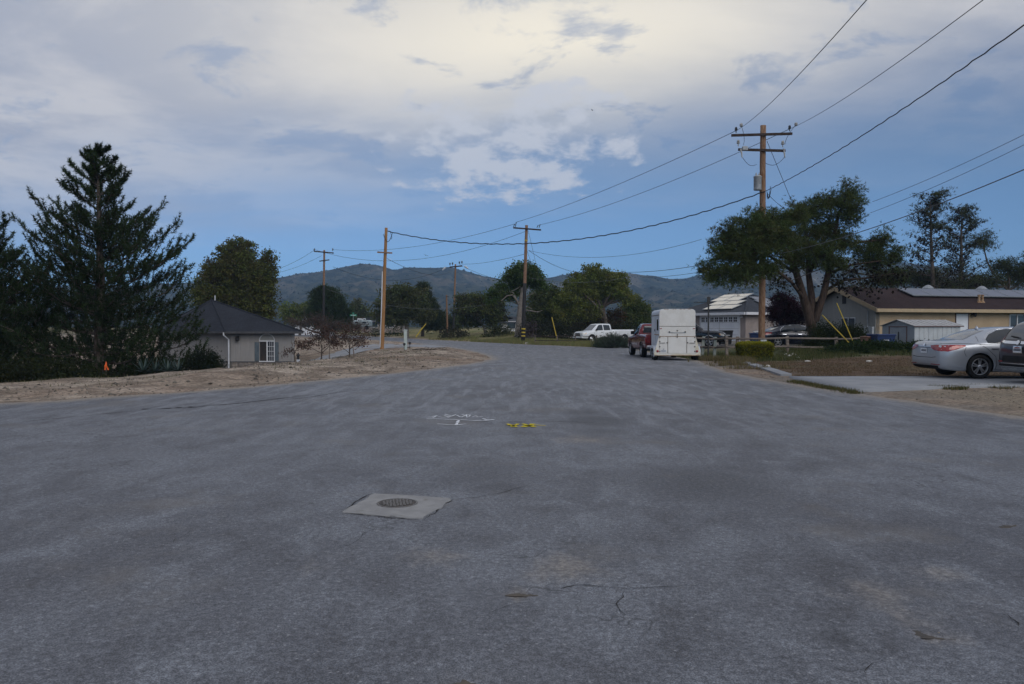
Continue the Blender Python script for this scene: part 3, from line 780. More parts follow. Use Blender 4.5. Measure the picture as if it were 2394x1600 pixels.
paint([([(1186, 993), (1200, 998), (1210, 1000)], .035), ([(1210, 993), (1196, 1000)], .035), ([(1222, 993), (1250, 1000)], .04), ([(1248, 993), (1224, 1000)], .045), ([(1240, 995), (1276, 997)], .018), ([(1186, 996), (1206, 996)], .03), ([(1226, 997), (1248, 997)], .05)],
      'spray_marking', 'yellow sprayed utility crosses beside the crack in the asphalt', 'paint_yellow')

# manhole
mp = [G(800, 1201), G(873, 1156), G(1058, 1168), G(985, 1215)]
mc = G(929, 1180)
pad = thing('manhole', 'square concrete pad with small round iron manhole cover in the road', 'manhole', (mc.x, mc.y, 0))
b = B(); pol = []
for i in range(4):
    a, c = mp[i], mp[(i + 1) % 4]
    for k in range(8):
        q = a.lerp(c, k / 8); pol.append((q.x + random.gauss(0, .012), q.y + random.gauss(0, .012)))
pol = pol[::-1]
b.prism(pol, -0.05, 0.012); b.build('concrete_collar', 'concrete_pad', pad, True)
rad = 0.155
B().lathe([(rad + .018, 0.006), (rad + .018, 0.016), (rad + .004, 0.017), (rad + .004, 0.010)], 40, (mc.x, mc.y, 0)).build('cover_ring', 'iron_worn', pad, True)
cov = B().lathe([(rad, 0.006), (rad, 0.0135)], 40, (mc.x, mc.y, 0)).build('cover', 'cast_iron', pad, True)
studs = None
ang = math.atan2(mp[2].y - mp[1].y, mp[2].x - mp[1].x)
for i in range(-5, 6):
    for j in range(-5, 6):
        u, v = i * .031 + (0.0155 if j % 2 else 0), j * .031
        if math.hypot(u, v) > rad - .018: continue
        if studs is None:
            bb = B().box((-.012, -.008, 0), (.012, .008, .008), .002); ob = bb.build('raised_pad', 'iron_worn', cov); studs = ob.data; ob.location = (0, 0, 0)
        else: ob = bpy.data.objects.new('raised_pad', studs); link(ob, cov)
        wp = Vector((mc.x + u * math.cos(ang) - v * math.sin(ang), mc.y + u * math.sin(ang) + v * math.cos(ang), 0.0135))
        ob.location = pmat(cov).inverted() @ wp; ob.rotation_euler = (0, 0, ang + (0.0 if (i + j) % 2 else 1.2))

for i in range(4):
    def _px(p): return (1197 + p.x / p.y * FPX, HORIZON + EYE / p.y * FPX)
    a, c_ = mp[i], mp[(i + 1) % 4]; o_ = ((a + c_) / 2 - mc).normalized() * .016
    crack([_px(a + o_), _px(c_ + o_)], .016, 40 + i)

# ------------------------------------------------------------------ concrete drives
DRV = [(8.15, 23.0), (30, 23.6), (30, 19.6), (13.2, 19.75), (10.6, 18.9), (8.35, 18.05), (8.0, 19.6)]
DRV = [gpt(1845, 884), (16, 23.15), (34, 23.6), (34, 19.9), (14, 19.9), gpt(2200, 910), gpt(2080, 916), gpt(2010, 919), gpt(1950, 908), gpt(1890, 897)]
drv = cdt_sheet('driveway', DRV, 0.8, 'concrete', 0.035, lambda X, Y: ground_z(X, Y) * 0 + 0.02, edge_step=0.6, thick=0.10)
tag(drv, 'pale concrete driveway under the parked silver car', kind='structure')
# joints across the slab
LD = [(-5.2, 63.5), (-7.8, 59.8), (-9.3, 55.8), (-10.0, 50), (-10.6, 44), (-11.2, 39), (-15.5, 40), (-15.2, 46), (-13.3, 50), (-13.3, 57), (-13.0, 62), (-11, 69), (-8.2, 73.5)]
LD = smooth_poly(LD + [LD[0]], 1)[:-1]
tag(cdt_sheet('house_drive', LD, 1.0, 'concrete', 0.03, ground_z, edge_step=0.8), 'grey paved drive sloping down to the slate roofed house', kind='structure')
AP = [gpt(1395, 813), (9.4, 58.0), (14, 56), (15, 66), (9, 67.5), (6.9, 64.5)]
tag(cdt_sheet('drive_apron', AP, 1.0, 'concrete', 0.02, ground_z, edge_step=0.8), 'pale concrete apron beside the white pickup', kind='structure')
b = B()
kp = [gpt(1715, 843), gpt(1750, 851), gpt(1800, 866), gpt(1838, 880)]
k = thing('kerb', 'low pale concrete kerb strip along the dry lawn', 'kerb', (*kp[2], gz(*kp[2])))
for i in range(3):
    a, c = Vector(kp[i]), Vector(kp[i + 1]); t = (c - a).normalized(); nr = Vector((-t.y, t.x)) * .16; a2 = a + t * .02
    za, zc = gz(*a), gz(*c)
    q = [(a2.x - nr.x, a2.y - nr.y, za + .05), (c.x - nr.x, c.y - nr.y, zc + .05), (c.x + nr.x, c.y + nr.y, zc + .07), (a2.x + nr.x, a2.y + nr.y, za + .07)]
    bb = B().slab(q[::-1], .10); M('kerb_stone', bb.V, bb.F, 'concrete', k, True)

# ------------------------------------------------------------------ hills
PROF = [(-2600, 690), (-1500, 668), (-600, 690), (0, 672), (300, 668), (560, 656), (643, 651), (690, 643), (740, 636), (776, 630), (815, 622), (850, 617), (880, 621), (920, 632), (950, 627), (1000, 628), (1050, 625), (1080, 633),
        (1110, 642), (1150, 650), (1200, 658), (1260, 655), (1300, 646), (1330, 641), (1370, 637), (1430, 636), (1475, 640), (1520, 645), (1560, 652), (1600, 652), (1640, 644), (1690, 636), (1760, 622),
        (1850, 606), (1930, 598), (1990, 604), (2060, 612), (2150, 618), (2190, 625), (2215, 627), (2260, 640), (2330, 655), (2394, 664), (2800, 690), (3800, 672), (5200, 690)]
def make_hills():
    m, g, b, o = newmat('hillside')
    tc = g.n('ShaderNodeTexCoord').outputs['Object']
    a = g.noise(tc, 0.012, 7, 0.62, 0.6); c2 = g.noise(tc, 0.06, 6, 0.65, 0.4); c3 = g.noise(tc, 0.004, 4, 0.5)
    c = g.mix(g.ss(c2, 0.40, 0.60), (0.018, 0.025, 0.019), (0.062, 0.066, 0.044))
    c = g.mix(g.m('MULTIPLY', g.ss(a, 0.50, 0.64), 0.6), c, (0.15, 0.125, 0.09))
    c = g.mix(g.m('MULTIPLY', g.ss(g.m('ADD', g.m('MULTIPLY', c2, .6), g.m('MULTIPLY', a, .5)), 0.64, 0.72), g.ss(c3, 0.45, 0.6)), c, (0.33, 0.29, 0.24))
    g.link(c, b.inputs['Base Color']); b.inputs['Roughness'].default_value = 1.0; b.inputs['Specular IOR Level'].default_value = 0.0
    bumpit(g, b, g.noise(tc, 0.12, 5, 0.65), 1.0, 4.0)
    pxs = np.linspace(-2400, 4800, 760); rows = np.linspace(0, 1, 70)
    ridge = np.interp(pxs, [p[0] for p in PROF], [p[1] for p in PROF]) + (fbm(pxs * 0.03, pxs * 0 + 3, 3) - 0.45) * 5
    D0, D1 = 560.0, 1500.0
    PX, T = np.meshgrid(pxs, rows)
    D = D0 + (D1 - D0) * T
    X = (PX - 1197) / FPX * D; Y = D
    topz = (HORIZON - ridge) / FPX * D1 + EYE
    sh = T ** 1.35
    wx, wy = X * 0.006, Y * 0.006
    rid = 1 - np.abs(2 * fbm(wx, wy, 5) - 0.95) * 2.1
    Z = topz[None, :] * sh * (1 - 0.62 * (1 - np.clip(rid, 0, 1)) * np.sin(np.pi * T ** 1.3) ** 0.8) + (fbm(X * 0.03, Y * 0.03, 4) - 0.45) * 15 * np.sin(np.pi * np.clip(T, 0, 1))
    # back slope so that the ridge has thickness
    Xb = (pxs - 1197) / FPX * (D1 + 260); Yb = np.full_like(pxs, D1 + 260); Zb = topz * 0.55
    V = np.concatenate([np.stack([X, Y, Z], -1).reshape(-1, 3), np.stack([Xb, Yb, Zb], -1)])
    nx, ny = len(pxs), len(rows) + 1
    i = (np.arange(ny - 1)[:, None] * nx + np.arange(nx - 1)[None, :]).ravel()
    F = np.stack([i, i + 1, i + nx + 1, i + nx], -1)
    tag(npmesh('hills', V, F, 4, 'hillside', smooth=True), 'scrub covered hills along the horizon', kind='structure')
    # shrubs and small trees that roughen slopes and skyline, seen as one mass
    N = 9000
    c = RNG.random((N, 2)); pc = -300 + c[:, 0] * 3000; tt = c[:, 1] ** 0.8
    k = RNG.random(N) < 0.14; tt[k] = 0.985 + RNG.random(k.sum()) * 0.015
    ci = np.clip(((pc + 2400) / 7200 * (len(pxs) - 1)), 0, len(pxs) - 1.001); ri = np.clip(tt * (len(rows) - 1), 0, len(rows) - 1.001)
    c0 = ci.astype(int); r0 = ri.astype(int); fc = ci - c0; fr = ri - r0
    def smp(A): return (A[r0, c0] * (1 - fc) + A[r0, c0 + 1] * fc) * (1 - fr) + (A[r0 + 1, c0] * (1 - fc) + A[r0 + 1, c0 + 1] * fc) * fr
    P = np.stack([smp(X), smp(Y), smp(Z)], -1)
    s = RNG.uniform(0.8, 2.1, N) * np.where(RNG.random(N) < 0.07, 1.9, 1)
    oc = np.array([(1, 0, 0), (-1, 0, 0), (0, 1, 0), (0, -1, 0), (0, 0, 1.0), (0, 0, -.6)])
    of = np.array([(0, 2, 4), (2, 1, 4), (1, 3, 4), (3, 0, 4), (2, 0, 5), (1, 2, 5), (3, 1, 5), (0, 3, 5)])
    Vb = (P[:, None, :] + oc[None] * s[:, None, None] * RNG.uniform(.7, 1.3, (N, 6, 1))).reshape(-1, 3)
    Fb = (of[None] + (np.arange(N) * 6)[:, None, None]).reshape(-1, 3)
    cb = np.repeat(np.array([0.016, 0.021, 0.014])[None] * RNG.uniform(0.7, 1.7, (N, 1)), 6, 0)
    tag(npmesh('hill_scrub', Vb, Fb, 3, 'foliage', colors=cb), 'dark scrub dotted over the distant hills', 'scrub', kind='stuff')
make_hills()

# ------------------------------------------------------------------ the air: even haze round the whole place
def make_haze():
    m = bpy.data.materials.new('haze'); m.use_nodes = True; m.node_tree.nodes.clear(); MATS['haze'] = m
    g = NG(m.node_tree); o = g.n('ShaderNodeOutputMaterial'); v = g.n('ShaderNodeVolumePrincipled')
    v.inputs['Color'].default_value = (0.42, 0.66, 1.0, 1); v.inputs['Density'].default_value = HAZE
    v.inputs['Anisotropy'].default_value = 0.0
    g.link(v.outputs[0], o.inputs['Volume'])
    ob = B().box((-3800, -900, -6), (3800, 3800, 190)).build('haze', 'haze')
    tag(ob, 'thin blue haze in the air over the valley', kind='stuff')
HAZE = 0.00026
make_haze()
# ------------------------------------------------------------------ trees and plants
def rand_unit(n):
    v = RNG.normal(size=(n, 3)); return v / np.linalg.norm(v, axis=1, keepdims=True)
def leaf_arrays(C, size, cols, droop=0.0, aspect=0.55):
    """one rhombic leaf (two triangles' worth of quad) per centre"""
    n = len(C); a = rand_unit(n); a[:, 2] -= droop; a /= np.linalg.norm(a, axis=1, keepdims=True)
    r = rand_unit(n); b_ = np.cross(a, r); b_ /= np.linalg.norm(b_, axis=1, keepdims=True) + 1e-9
    s = (size * RNG.uniform(0.6, 1.35, n))[:, None]
    V = np.stack([C - a * s, C + b_ * s * aspect, C + a * s, C - b_ * s * aspect], 1).reshape(-1, 3)
    return V, np.arange(n * 4).reshape(-1, 4), np.repeat(cols, 4, 0)
def tuft_arrays(C, D, length, width, cols, k=7, spread=0.9):
    """k needles per centre, fanning about direction D"""
    n = len(C); d = np.repeat(D, k, 0) + rand_unit(n * k) * spread
    d /= np.linalg.norm(d, axis=1, keepdims=True) + 1e-9
    r = np.cross(d, rand_unit(n * k)); r /= np.linalg.norm(r, axis=1, keepdims=True) + 1e-9
    c = np.repeat(C, k, 0); L = (length * RNG.uniform(.6, 1.2, n * k))[:, None]
    V = np.stack([c - r * width, c + r * width, c + d * L], 1).reshape(-1, 3)
    return V, np.arange(n * k * 3).reshape(-1, 3), np.repeat(np.repeat(cols, k, 0), 3, 0)
def vary(col, n, amt=0.25):
    c = np.array(col)[None] * RNG.uniform(1 - amt, 1 + amt, (n, 1)); c = c * RNG.uniform(0.9, 1.1, (n, 3)); return c
def bend(a, b_, sag=0.12, n=5, seed=None):
    a = Vector(a); b_ = Vector(b_); L = (b_ - a).length; j = Vector((random.gauss(0, 1), random.gauss(0, 1), random.gauss(0, .6))) * L * sag
    return [a.lerp(b_, t) + j * math.sin(math.pi * t) for t in [i / (n - 1) for i in range(n)]]
def tree(name, label, base, trunk_pts, trunk_r, blobs, col, nclump, per, size, csig, bark='bark', kind='leaf', mat='foliage', group=None, cat='tree',
         shell=0.45, droop=0.0, col2=None, twig_r=0.03, limb_r=None, flat=1.0, limbs=True, needle=(0.22, 0.012, 7, 0.9), extra_limbs=(), cones=0, onto=None):
    """blobs: (centre Vector, rx, ry, rz). Trunk, limbs to the blobs, twigs to the leaf clumps."""
    base = Vector(base); root = onto or thing(name, label, cat, base, 0, group)
    tb = B(); tp = [base + Vector((0, 0, -.3))] + [Vector(p) for p in trunk_pts]
    fork = tp[-1]
    n = len(tp); rad = [trunk_r * (1.25 if i == 0 else 1.0 - 0.45 * i / max(1, n - 1)) for i in range(n)]
    tp2 = []; rd2 = []
    for i in range(n - 1):
        for t in (0, .33, .66): tp2.append(tp[i].lerp(tp[i + 1], t) + Vector((random.gauss(0, 1), random.gauss(0, 1), 0)) * trunk_r * .10); rd2.append(rad[i] + (rad[i + 1] - rad[i]) * t)
    tp2.append(tp[-1]); rd2.append(rad[-1])
    tb.tube(tp2, rd2, 9)
    lb = B()
    cents = []; w = np.array([b_[1] * b_[3] for b_ in blobs]); w = w / w.sum()
    lr = limb_r or trunk_r * 0.5
    for bi, (c, rx, ry, rz) in enumerate(blobs):
        c = Vector(c)
        if limbs:
            st = tp2[random.randint(max(0, int(len(tp2) * .55)), len(tp2) - 1)] if onto is None else Vector(tp[-1])
            pth = bend(st, c, .10, 6); lb.tube(pth, [lr * (1 - .65 * i / 5) for i in range(6)], 6, False)
        k = max(3, int(round(nclump * w[bi])))
        u = rand_unit(k); r = (shell + (1 - shell) * RNG.random(k)) ** 0.8
        P = np.array(c)[None] + u * r[:, None] * np.array([rx, ry, rz])[None]
        lowm = u[:, 2] < 0; P[lowm, 2] = c.z + (P[lowm, 2] - c.z) * flat
        for p in P:
            cents.append(p)
            s0 = c.lerp(Vector(p), random.uniform(0, .35)); pth = bend(s0, p, .12, 4)
            lb.tube(pth, [twig_r * q for q in (1.0, .75, .5, .25)], 4, False)
    for (pts, r0) in extra_limbs: lb.tube(pts, [r0 * (1 - .7 * i / (len(pts) - 1)) for i in range(len(pts))], 7, False)
    cents = np.array(cents)
    tr = tb.build('trunk', bark, root, True, True) if onto is None else root
    lbo = lb.build('limbs', bark, tr, True, True) if lb.V else None
    nC = len(cents)
    cc = vary(col, nC, 0.28)
    if col2 is not None:
        k2 = RNG.random(nC) < 0.3; cc[k2] = vary(col2, k2.sum(), 0.25)
    P = np.repeat(cents, per, 0) + RNG.normal(size=(nC * per, 3)) * np.array([csig, csig, csig * .72])[None] * np.repeat(RNG.uniform(.6, 1.3, nC), per)[:, None]
    pc = np.repeat(cc, per, 0) * RNG.uniform(.75, 1.25, (nC * per, 1))
    if kind == 'leaf':
        V, F, Cc = leaf_arrays(P, np.full(len(P), size), pc, droop); npf = 4
    else:
        dirs = P - np.repeat(cents, per, 0) + np.array([0, 0, csig * .5]); dirs /= np.linalg.norm(dirs, axis=1, keepdims=True) + 1e-9
        V, F, Cc = tuft_arrays(P, dirs, *needle[:2], pc, needle[2], needle[3]); npf = 3
    npmesh('crown' if onto is None else 'lower_crown', V, F, npf, mat, root, Cc, loc=None).matrix_parent_inverse = Matrix.Translation(-base)
    if cones:
        ci = RNG.integers(0, nC, cones); Pc = cents[ci] + RNG.normal(size=(cones, 3)) * csig * 1.3
        Vc, Fc, Cc = leaf_arrays(np.repeat(Pc, 3, 0), np.full(cones * 3, .085), np.tile(np.array([[.02, .016, .014]]), (cones * 3, 1)), 0, .8)
        o = npmesh('cones' if onto is None else 'lower_cones', Vc, Fc, 4, 'foliage', root, Cc); o.matrix_parent_inverse = Matrix.Translation(-base); o['kind'] = 'stuff'
    return root
def pb(d, *L, depth=0.8):
    """crown blobs given as (px, py, rx, ry) in photo pixels at depth d"""
    s = d / FPX; out = []
    for i, q in enumerate(L):
        off = q[4] if len(q) > 4 else (random.random() - .5) * q[2] * s * .7
        out.append((W(q[0], q[1], d + off), q[2] * s, q[2] * s * depth, q[3] * s))
    return out
def shrub(name, label, c, rx, ry, rz, col, n, size, group=None, cat='bush', col2=None, kind='leaf', droop=-.4, needle=(.2, .012, 6, .8), boxy=False, stems=9):
    """bush: stems from the ground and leaves through its volume"""
    c = Vector(c); root = thing(name, label, cat, c, 0, group)
    k = max(8, n // 45); u = rand_unit(k); u[:, 2] = np.abs(u[:, 2])
    r = RNG.uniform(.45, 1, k) ** .6
    if boxy:
        P = np.stack([RNG.uniform(-1, 1, k) * rx, RNG.uniform(-1, 1, k) * ry, RNG.uniform(.05, 1, k) * rz], -1)
    else: P = u * r[:, None] * np.array([rx, ry, rz])
    sb = B()
    for p in P[:max(stems, 1)]: sb.tube(bend((random.gauss(0, rx * .12), random.gauss(0, ry * .12), -.05), p, .1, 4), [.02, .016, .012, .006], 4, False)
    cc = vary(col, k, .3)
    if col2 is not None: m_ = RNG.random(k) < .35; cc[m_] = vary(col2, m_.sum(), .25)
    per = n // k; Q = np.repeat(P, per, 0)
    if boxy:
        Q = np.stack([RNG.uniform(-1, 1, k * per) * rx, RNG.uniform(-1, 1, k * per) * ry, RNG.uniform(.0, 1, k * per) * rz], -1)
        f = RNG.integers(0, 3, len(Q)); sgn = np.sign(RNG.normal(size=len(Q)))
        Q[f == 0, 0] = (sgn * rx)[f == 0]; Q[f == 1, 1] = (sgn * ry)[f == 1]; Q[f == 2, 2] = rz
        tt = np.clip(Q[:, 2] / rz, 0, 1)[:, None]; Q[:, :2] *= 0.80 + 0.20 * tt ** .5; 
        e = np.clip(np.hypot(Q[:, 0] / rx, Q[:, 1] / ry) - .9, 0, 1); Q[:, 2] -= e * rz * .25
        Q += RNG.normal(size=Q.shape) * .035
    else: Q = Q + RNG.normal(size=Q.shape) * np.array([rx, ry, rz]) * .16; Q[:, 2] = np.abs(Q[:, 2])
    pc = np.repeat(cc, per, 0) * RNG.uniform(.7, 1.3, (len(Q), 1))
    if col2 is not None and boxy:
        top = np.clip((Q[:, 2] / rz - .78) / .2, 0, 1)[:, None]; pc = pc * (1 - top) + vary(col2, len(Q), .2) * top
    if kind == 'leaf': V, F, Cc = leaf_arrays(Q, np.full(len(Q), size), pc, droop); npf = 4
    else:
        D = Q / (np.linalg.norm(Q, axis=1, keepdims=True) + 1e-6) + np.array([0, 0, .6]); V, F, Cc = tuft_arrays(Q, D, needle[0], needle[1], pc, needle[2], needle[3]); npf = 3
    sb.build('stems', 'bark', root)
    npmesh('foliage', V, F, npf, 'foliage', root, Cc)
    return root

def pine(name, label, base, H, prof, seed, sleeve=0.175, dens=1.0, group=None, spread=1.0):
    """whorled pine whose upturned shoots carry thick sleeves of needles; prof: (height fraction, branch length m)"""
    rr = random.Random(seed); base = Vector(base); root = thing(name, label, 'tree', base, 0, group)
    tb = B(); tb.tube([(0, 0, -.4), (0, 0, 1), (.05, .03, H * .5), (0, 0, H * .95)], [.36, .29, .19, .03], 10)
    tr = tb.build('trunk', 'bark', root, smooth=True)
    bb = B(); C = []; D = []; CC = []
    hp = [p[0] for p in prof]; lp = [p[1] for p in prof]
    def sleeve_along(p0, p1, cr):
        p0 = np.array(p0); p1 = np.array(p1); L = np.linalg.norm(p1 - p0); k = max(2, int(L / .075 * dens)); d = (p1 - p0) / (L + 1e-9)
        for i in range(k):
            C.append(p0 + (p1 - p0) * (i + rr.random()) / k); D.append(d * .75); CC.append(cr)
    z = 0.35
    while z < H * .985:
        f = z / H; L = float(np.interp(f, hp, lp)); nb = rr.choice((6, 7, 7, 8)) if f < .6 else (5 if f < .93 else 4); a0 = rr.random() * 6.28
        for i in range(nb):
            a = a0 + 2 * math.pi * i / nb + rr.gauss(0, .25); l = L * rr.choice((.45, .65, .85, 1.0, 1.12)) * rr.uniform(.9, 1.05) * spread
            up = 0.02 + 0.62 * f + rr.gauss(0, .08)
            d = Vector((math.cos(a), math.sin(a), 0)); p = Vector((0, 0, z + rr.gauss(0, .12))); pts = [p]; nseg = 7
            for s in range(1, nseg + 1):
                t = s / nseg; slope = up - .22 * math.sin(math.pi * t) * (1 - f) + .85 * t * t * t
                st = (d + Vector((rr.gauss(0, .12), rr.gauss(0, .12), slope))).normalized()
                pts.append(pts[-1] + st * (l / nseg) * 1.05)
            bb.tube(pts, [(.055 * (1 - f) + .018) * (1 - .85 * s / nseg) for s in range(nseg + 1)], 5, False)
            g_ = rr.uniform(.62, 1.3)
            for s in range(1, nseg + 1):
                t = s / nseg
                gg = g_ * rr.uniform(.8, 1.25); c2 = (0.027 * gg, 0.044 * gg, 0.019 * gg)
                if t > .75: sleeve_along(pts[s - 1], pts[s], c2)
                for side in (-1, 1):
                    for rep in range(1 if t < .4 else 2):
                        q = pts[s - 1].lerp(pts[s], rr.random()); ll = (0.34 + .50 * (1 - f)) * rr.uniform(.5, 1.15) * min(1, .45 + l / 3)
                        sd = d.cross(Vector((0, 0, 1))) * side; ang = rr.uniform(.4, 1.1)
                        v = (d * math.cos(ang) + sd * math.sin(ang) + Vector((0, 0, rr.uniform(.15, .6)))).normalized()
                        e = q + v * ll * .55; e2 = e + (v * .55 + Vector((0, 0, rr.uniform(.6, 1.3)))).normalized() * ll * .62
                        bb.tube([q, e, e2], [.014, .01, .005], 3, False)
                        gg = g_ * rr.uniform(.7, 1.35); c2 = (0.027 * gg, 0.045 * gg, 0.018 * gg)
                        if t > .3: sleeve_along(q.lerp(e, .5), e, c2)
                        sleeve_along(e, e2, c2)
        z += rr.uniform(.42, .66) * (1.1 - .30 * f)
    for _ in range(int(1300 * spread * dens)):                       # short upright shoots filling the crown
        zz_ = H * (rr.random() ** 1.1) * .66 + .2; f = zz_ / H; L = float(np.interp(f, hp, lp)); a = rr.random() * 6.28; q_ = L * math.sqrt(rr.uniform(.02, .86)) * .93
        p0 = Vector((math.cos(a) * q_, math.sin(a) * q_, min(zz_ + q_ * (.05 + .55 * f), H * .98))); ll = rr.uniform(.2, .5) * (1 - .4 * f)
        v = Vector((math.cos(a) * .5, math.sin(a) * .5, rr.uniform(.4, 1.2))).normalized(); gg = rr.uniform(.5, 1.25)
        bb.tube([p0 - v * .15, p0 + v * ll], [.01, .005], 3, False)
        sleeve_along(p0, p0 + v * ll, (0.027 * gg, 0.045 * gg, 0.018 * gg))
    C = np.array(C); D = np.array(D); CC = np.array(CC)
    V, F, Cc = tuft_arrays(C, D, sleeve, .017, CC, 6, 1.0)
    bb.build('branches', 'bark', tr, smooth=True)
    npmesh('needles', V, F, 3, 'needles', root, Cc)
    return root

# the two dark pines on the left
def px_prof(d, H, base_z, top_py, L):
    s = d / FPX; return [(max(0, (W(0, py, d).z - base_z) / H), w * s) for (py, w) in L]
bz = gz(-18.5, 35) ; topz = W(0, 355, 35).z; Hp = topz - bz
pr = sorted(px_prof(35, Hp, bz, 355, [(360, 24), (400, 48), (440, 70), (500, 102), (560, 135), (620, 182), (680, 225), (740, 250), (800, 250), (850, 225), (900, 190)]))
pine('pine_tree', 'tall broad dark pine in front of the slate roofed house', (-18.4, 35, bz), Hp, pr, 3, dens=1.25)
bz2 = gz(-21.8, 32.0); Hp2 = W(0, 470, 32).z - bz2
pr2 = sorted(px_prof(32, Hp2, bz2, 470, [(480, 16), (540, 60), (600, 95), (680, 140), (760, 170), (850, 160), (920, 140)]))
pine('pine_tree', 'shorter dark pine at the left edge of the picture', (-21.8, 32.0, bz2), Hp2, pr2, 8, dens=1.2)
bz3 = gz(-15.8, 38.5); Hp3 = W(0, 560, 38.5).z - bz3

# dense dark undergrowth at the foot of the pines
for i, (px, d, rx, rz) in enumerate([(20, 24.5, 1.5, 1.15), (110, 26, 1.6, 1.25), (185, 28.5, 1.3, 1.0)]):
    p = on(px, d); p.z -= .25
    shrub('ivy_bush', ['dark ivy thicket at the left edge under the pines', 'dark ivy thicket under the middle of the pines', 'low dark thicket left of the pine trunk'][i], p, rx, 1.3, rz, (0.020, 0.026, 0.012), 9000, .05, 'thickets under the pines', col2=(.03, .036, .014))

# the big olive oak behind the slate roof
tree('oak_tree', 'large round olive green oak behind the slate roofed house', W(560, 775, 74), [W(560, 740, 74), W(553, 690, 74)], .45,
     pb(74, (548, 625, 62, 62), (500, 665, 48, 52), (600, 650, 46, 60), (560, 590, 46, 34), (610, 700, 38, 55), (500, 710, 42, 40), (555, 700, 50, 50), (470, 690, 22, 35), (625, 625, 22, 45), (575, 735, 70, 30)),
     (0.100, 0.112, 0.038), 1140, 38, 0.110, 0.27, col2=(.085, .078, .036), shell=.35, droop=.35, twig_r=.04)
# background trees, left to right
tree('broadleaf_tree', 'small bright green round tree left of the dark conifer', on(700, 150), [W(705, 755, 150)], .25, pb(150, (715, 722, 24, 20), (672, 728, 22, 20), (690, 740, 28, 18)), (0.116, 0.147, 0.043), 165, 24, 0.228, 0.40)
tree('conifer_tree', 'dense dark green conifer behind the tarred pole', on(765, 112), [W(765, 730, 112)], .3, pb(112, (760, 695, 28, 24), (775, 715, 34, 32), (795, 735, 26, 30), (745, 730, 26, 34), (770, 750, 44, 25)), (.040, .060, .028), 330, 60, .16, .36, kind='tuft', mat='needles', needle=(.45, .03, 5, .8), shell=.3)
tree('broadleaf_tree', 'grey green rounded tree between conifer and service pole', on(838, 160), [W(838, 750, 160)], .25, pb(160, (838, 725, 26, 26), (825, 740, 24, 20), (852, 742, 20, 20)), (0.093, 0.109, 0.054), 165, 24, 0.228, 0.40)
tree('oak_tree', 'open dark oak with pale trunk right of the service pole', on(951, 110), [W(951, 760, 110), W(948, 735, 110)], .30,
     pb(110, (935, 685, 44, 26), (905, 715, 36, 24), (965, 700, 40, 30), (985, 735, 34, 26), (925, 745, 40, 18), (955, 725, 40, 24), (890, 740, 22, 14)), (0.078, 0.090, 0.040), 495, 28, 0.162, 0.34, bark='bark_pale', shell=.3)
tree('conifer_tree', 'narrow dark conifer rising behind the open oak', on(988, 118), [W(988, 745, 118)], .25, pb(118, (988, 672, 10, 14), (993, 695, 16, 18), (1000, 720, 22, 22), (1008, 745, 26, 22)), (.044, .058, .030), 150, 45, .16, .32, kind='tuft', mat='needles', needle=(.45, .03, 5, .8), shell=.3)
tree('broadleaf_tree', 'dark low trees between the open oak and tarred pole', on(1030, 128), [W(1030, 765, 128)], .22, pb(128, (1030, 748, 24, 20), (1052, 760, 22, 16), (1010, 762, 24, 14), (1068, 752, 14, 20)), (0.053, 0.065, 0.031), 240, 27, 0.171, 0.36)
tree('oak_tree', 'low spreading oak with leaning pale trunk', on(1138, 108), [W(1130, 762, 108), W(1108, 735, 108)], .22,
     pb(108, (1095, 702, 34, 18), (1130, 705, 34, 18), (1160, 715, 26, 18), (1085, 725, 26, 20), (1120, 728, 38, 20), (1155, 740, 30, 24), (1100, 752, 30, 14)), (0.098, 0.118, 0.044), 495, 27, 0.152, 0.32, bark='bark_pale', shell=.3, col2=(.05, .05, .03))
td = 90
tree('oak_tree', 'tall oak with bare pale trunk behind the striped tarred pole', on(1211, td), [W(1213, 760, td), W(1216, 715, td), W(1221, 665, td)], .40,
     pb(td, (1222, 637, 40, 24), (1200, 650, 28, 20), (1250, 650, 24, 18), (1262, 668, 22, 14), (1215, 665, 34, 14), (1170, 682, 26, 16), (1195, 690, 24, 14), (1150, 695, 16, 14)), (0.066, 0.104, 0.031), 495, 31, 0.124, 0.27, bark='bark_pale', shell=.3,
     extra_limbs=[([W(1215, 717, td), W(1208, 703, td - .5), W(1198, 690, td - .8), W(1185, 692, td - 1), W(1172, 704, td - 1)], .15), ([W(1208, 703, td - .5), W(1200, 685, td - .6), W(1190, 683, td - .8)], .11),
                  ([W(1217, 725, td), W(1240, 727, td - .6), W(1258, 730, td - .8), W(1268, 726, td - .9)], .11), ([W(1219, 718, td), W(1236, 719, td - .8), W(1246, 724, td - 1)], .07)], limb_r=.06)
tree('broadleaf_tree', 'dark green tree directly right of the striped pole', on(1262, 98), [W(1262, 750, 98)], .3, pb(98, (1262, 700, 30, 22), (1290, 690, 26, 22), (1250, 735, 30, 26), (1285, 730, 30, 28), (1240, 765, 24, 18), (1300, 760, 30, 20)), (0.081, 0.099, 0.037), 495, 31, 0.133, 0.30, shell=.3)
td = 96
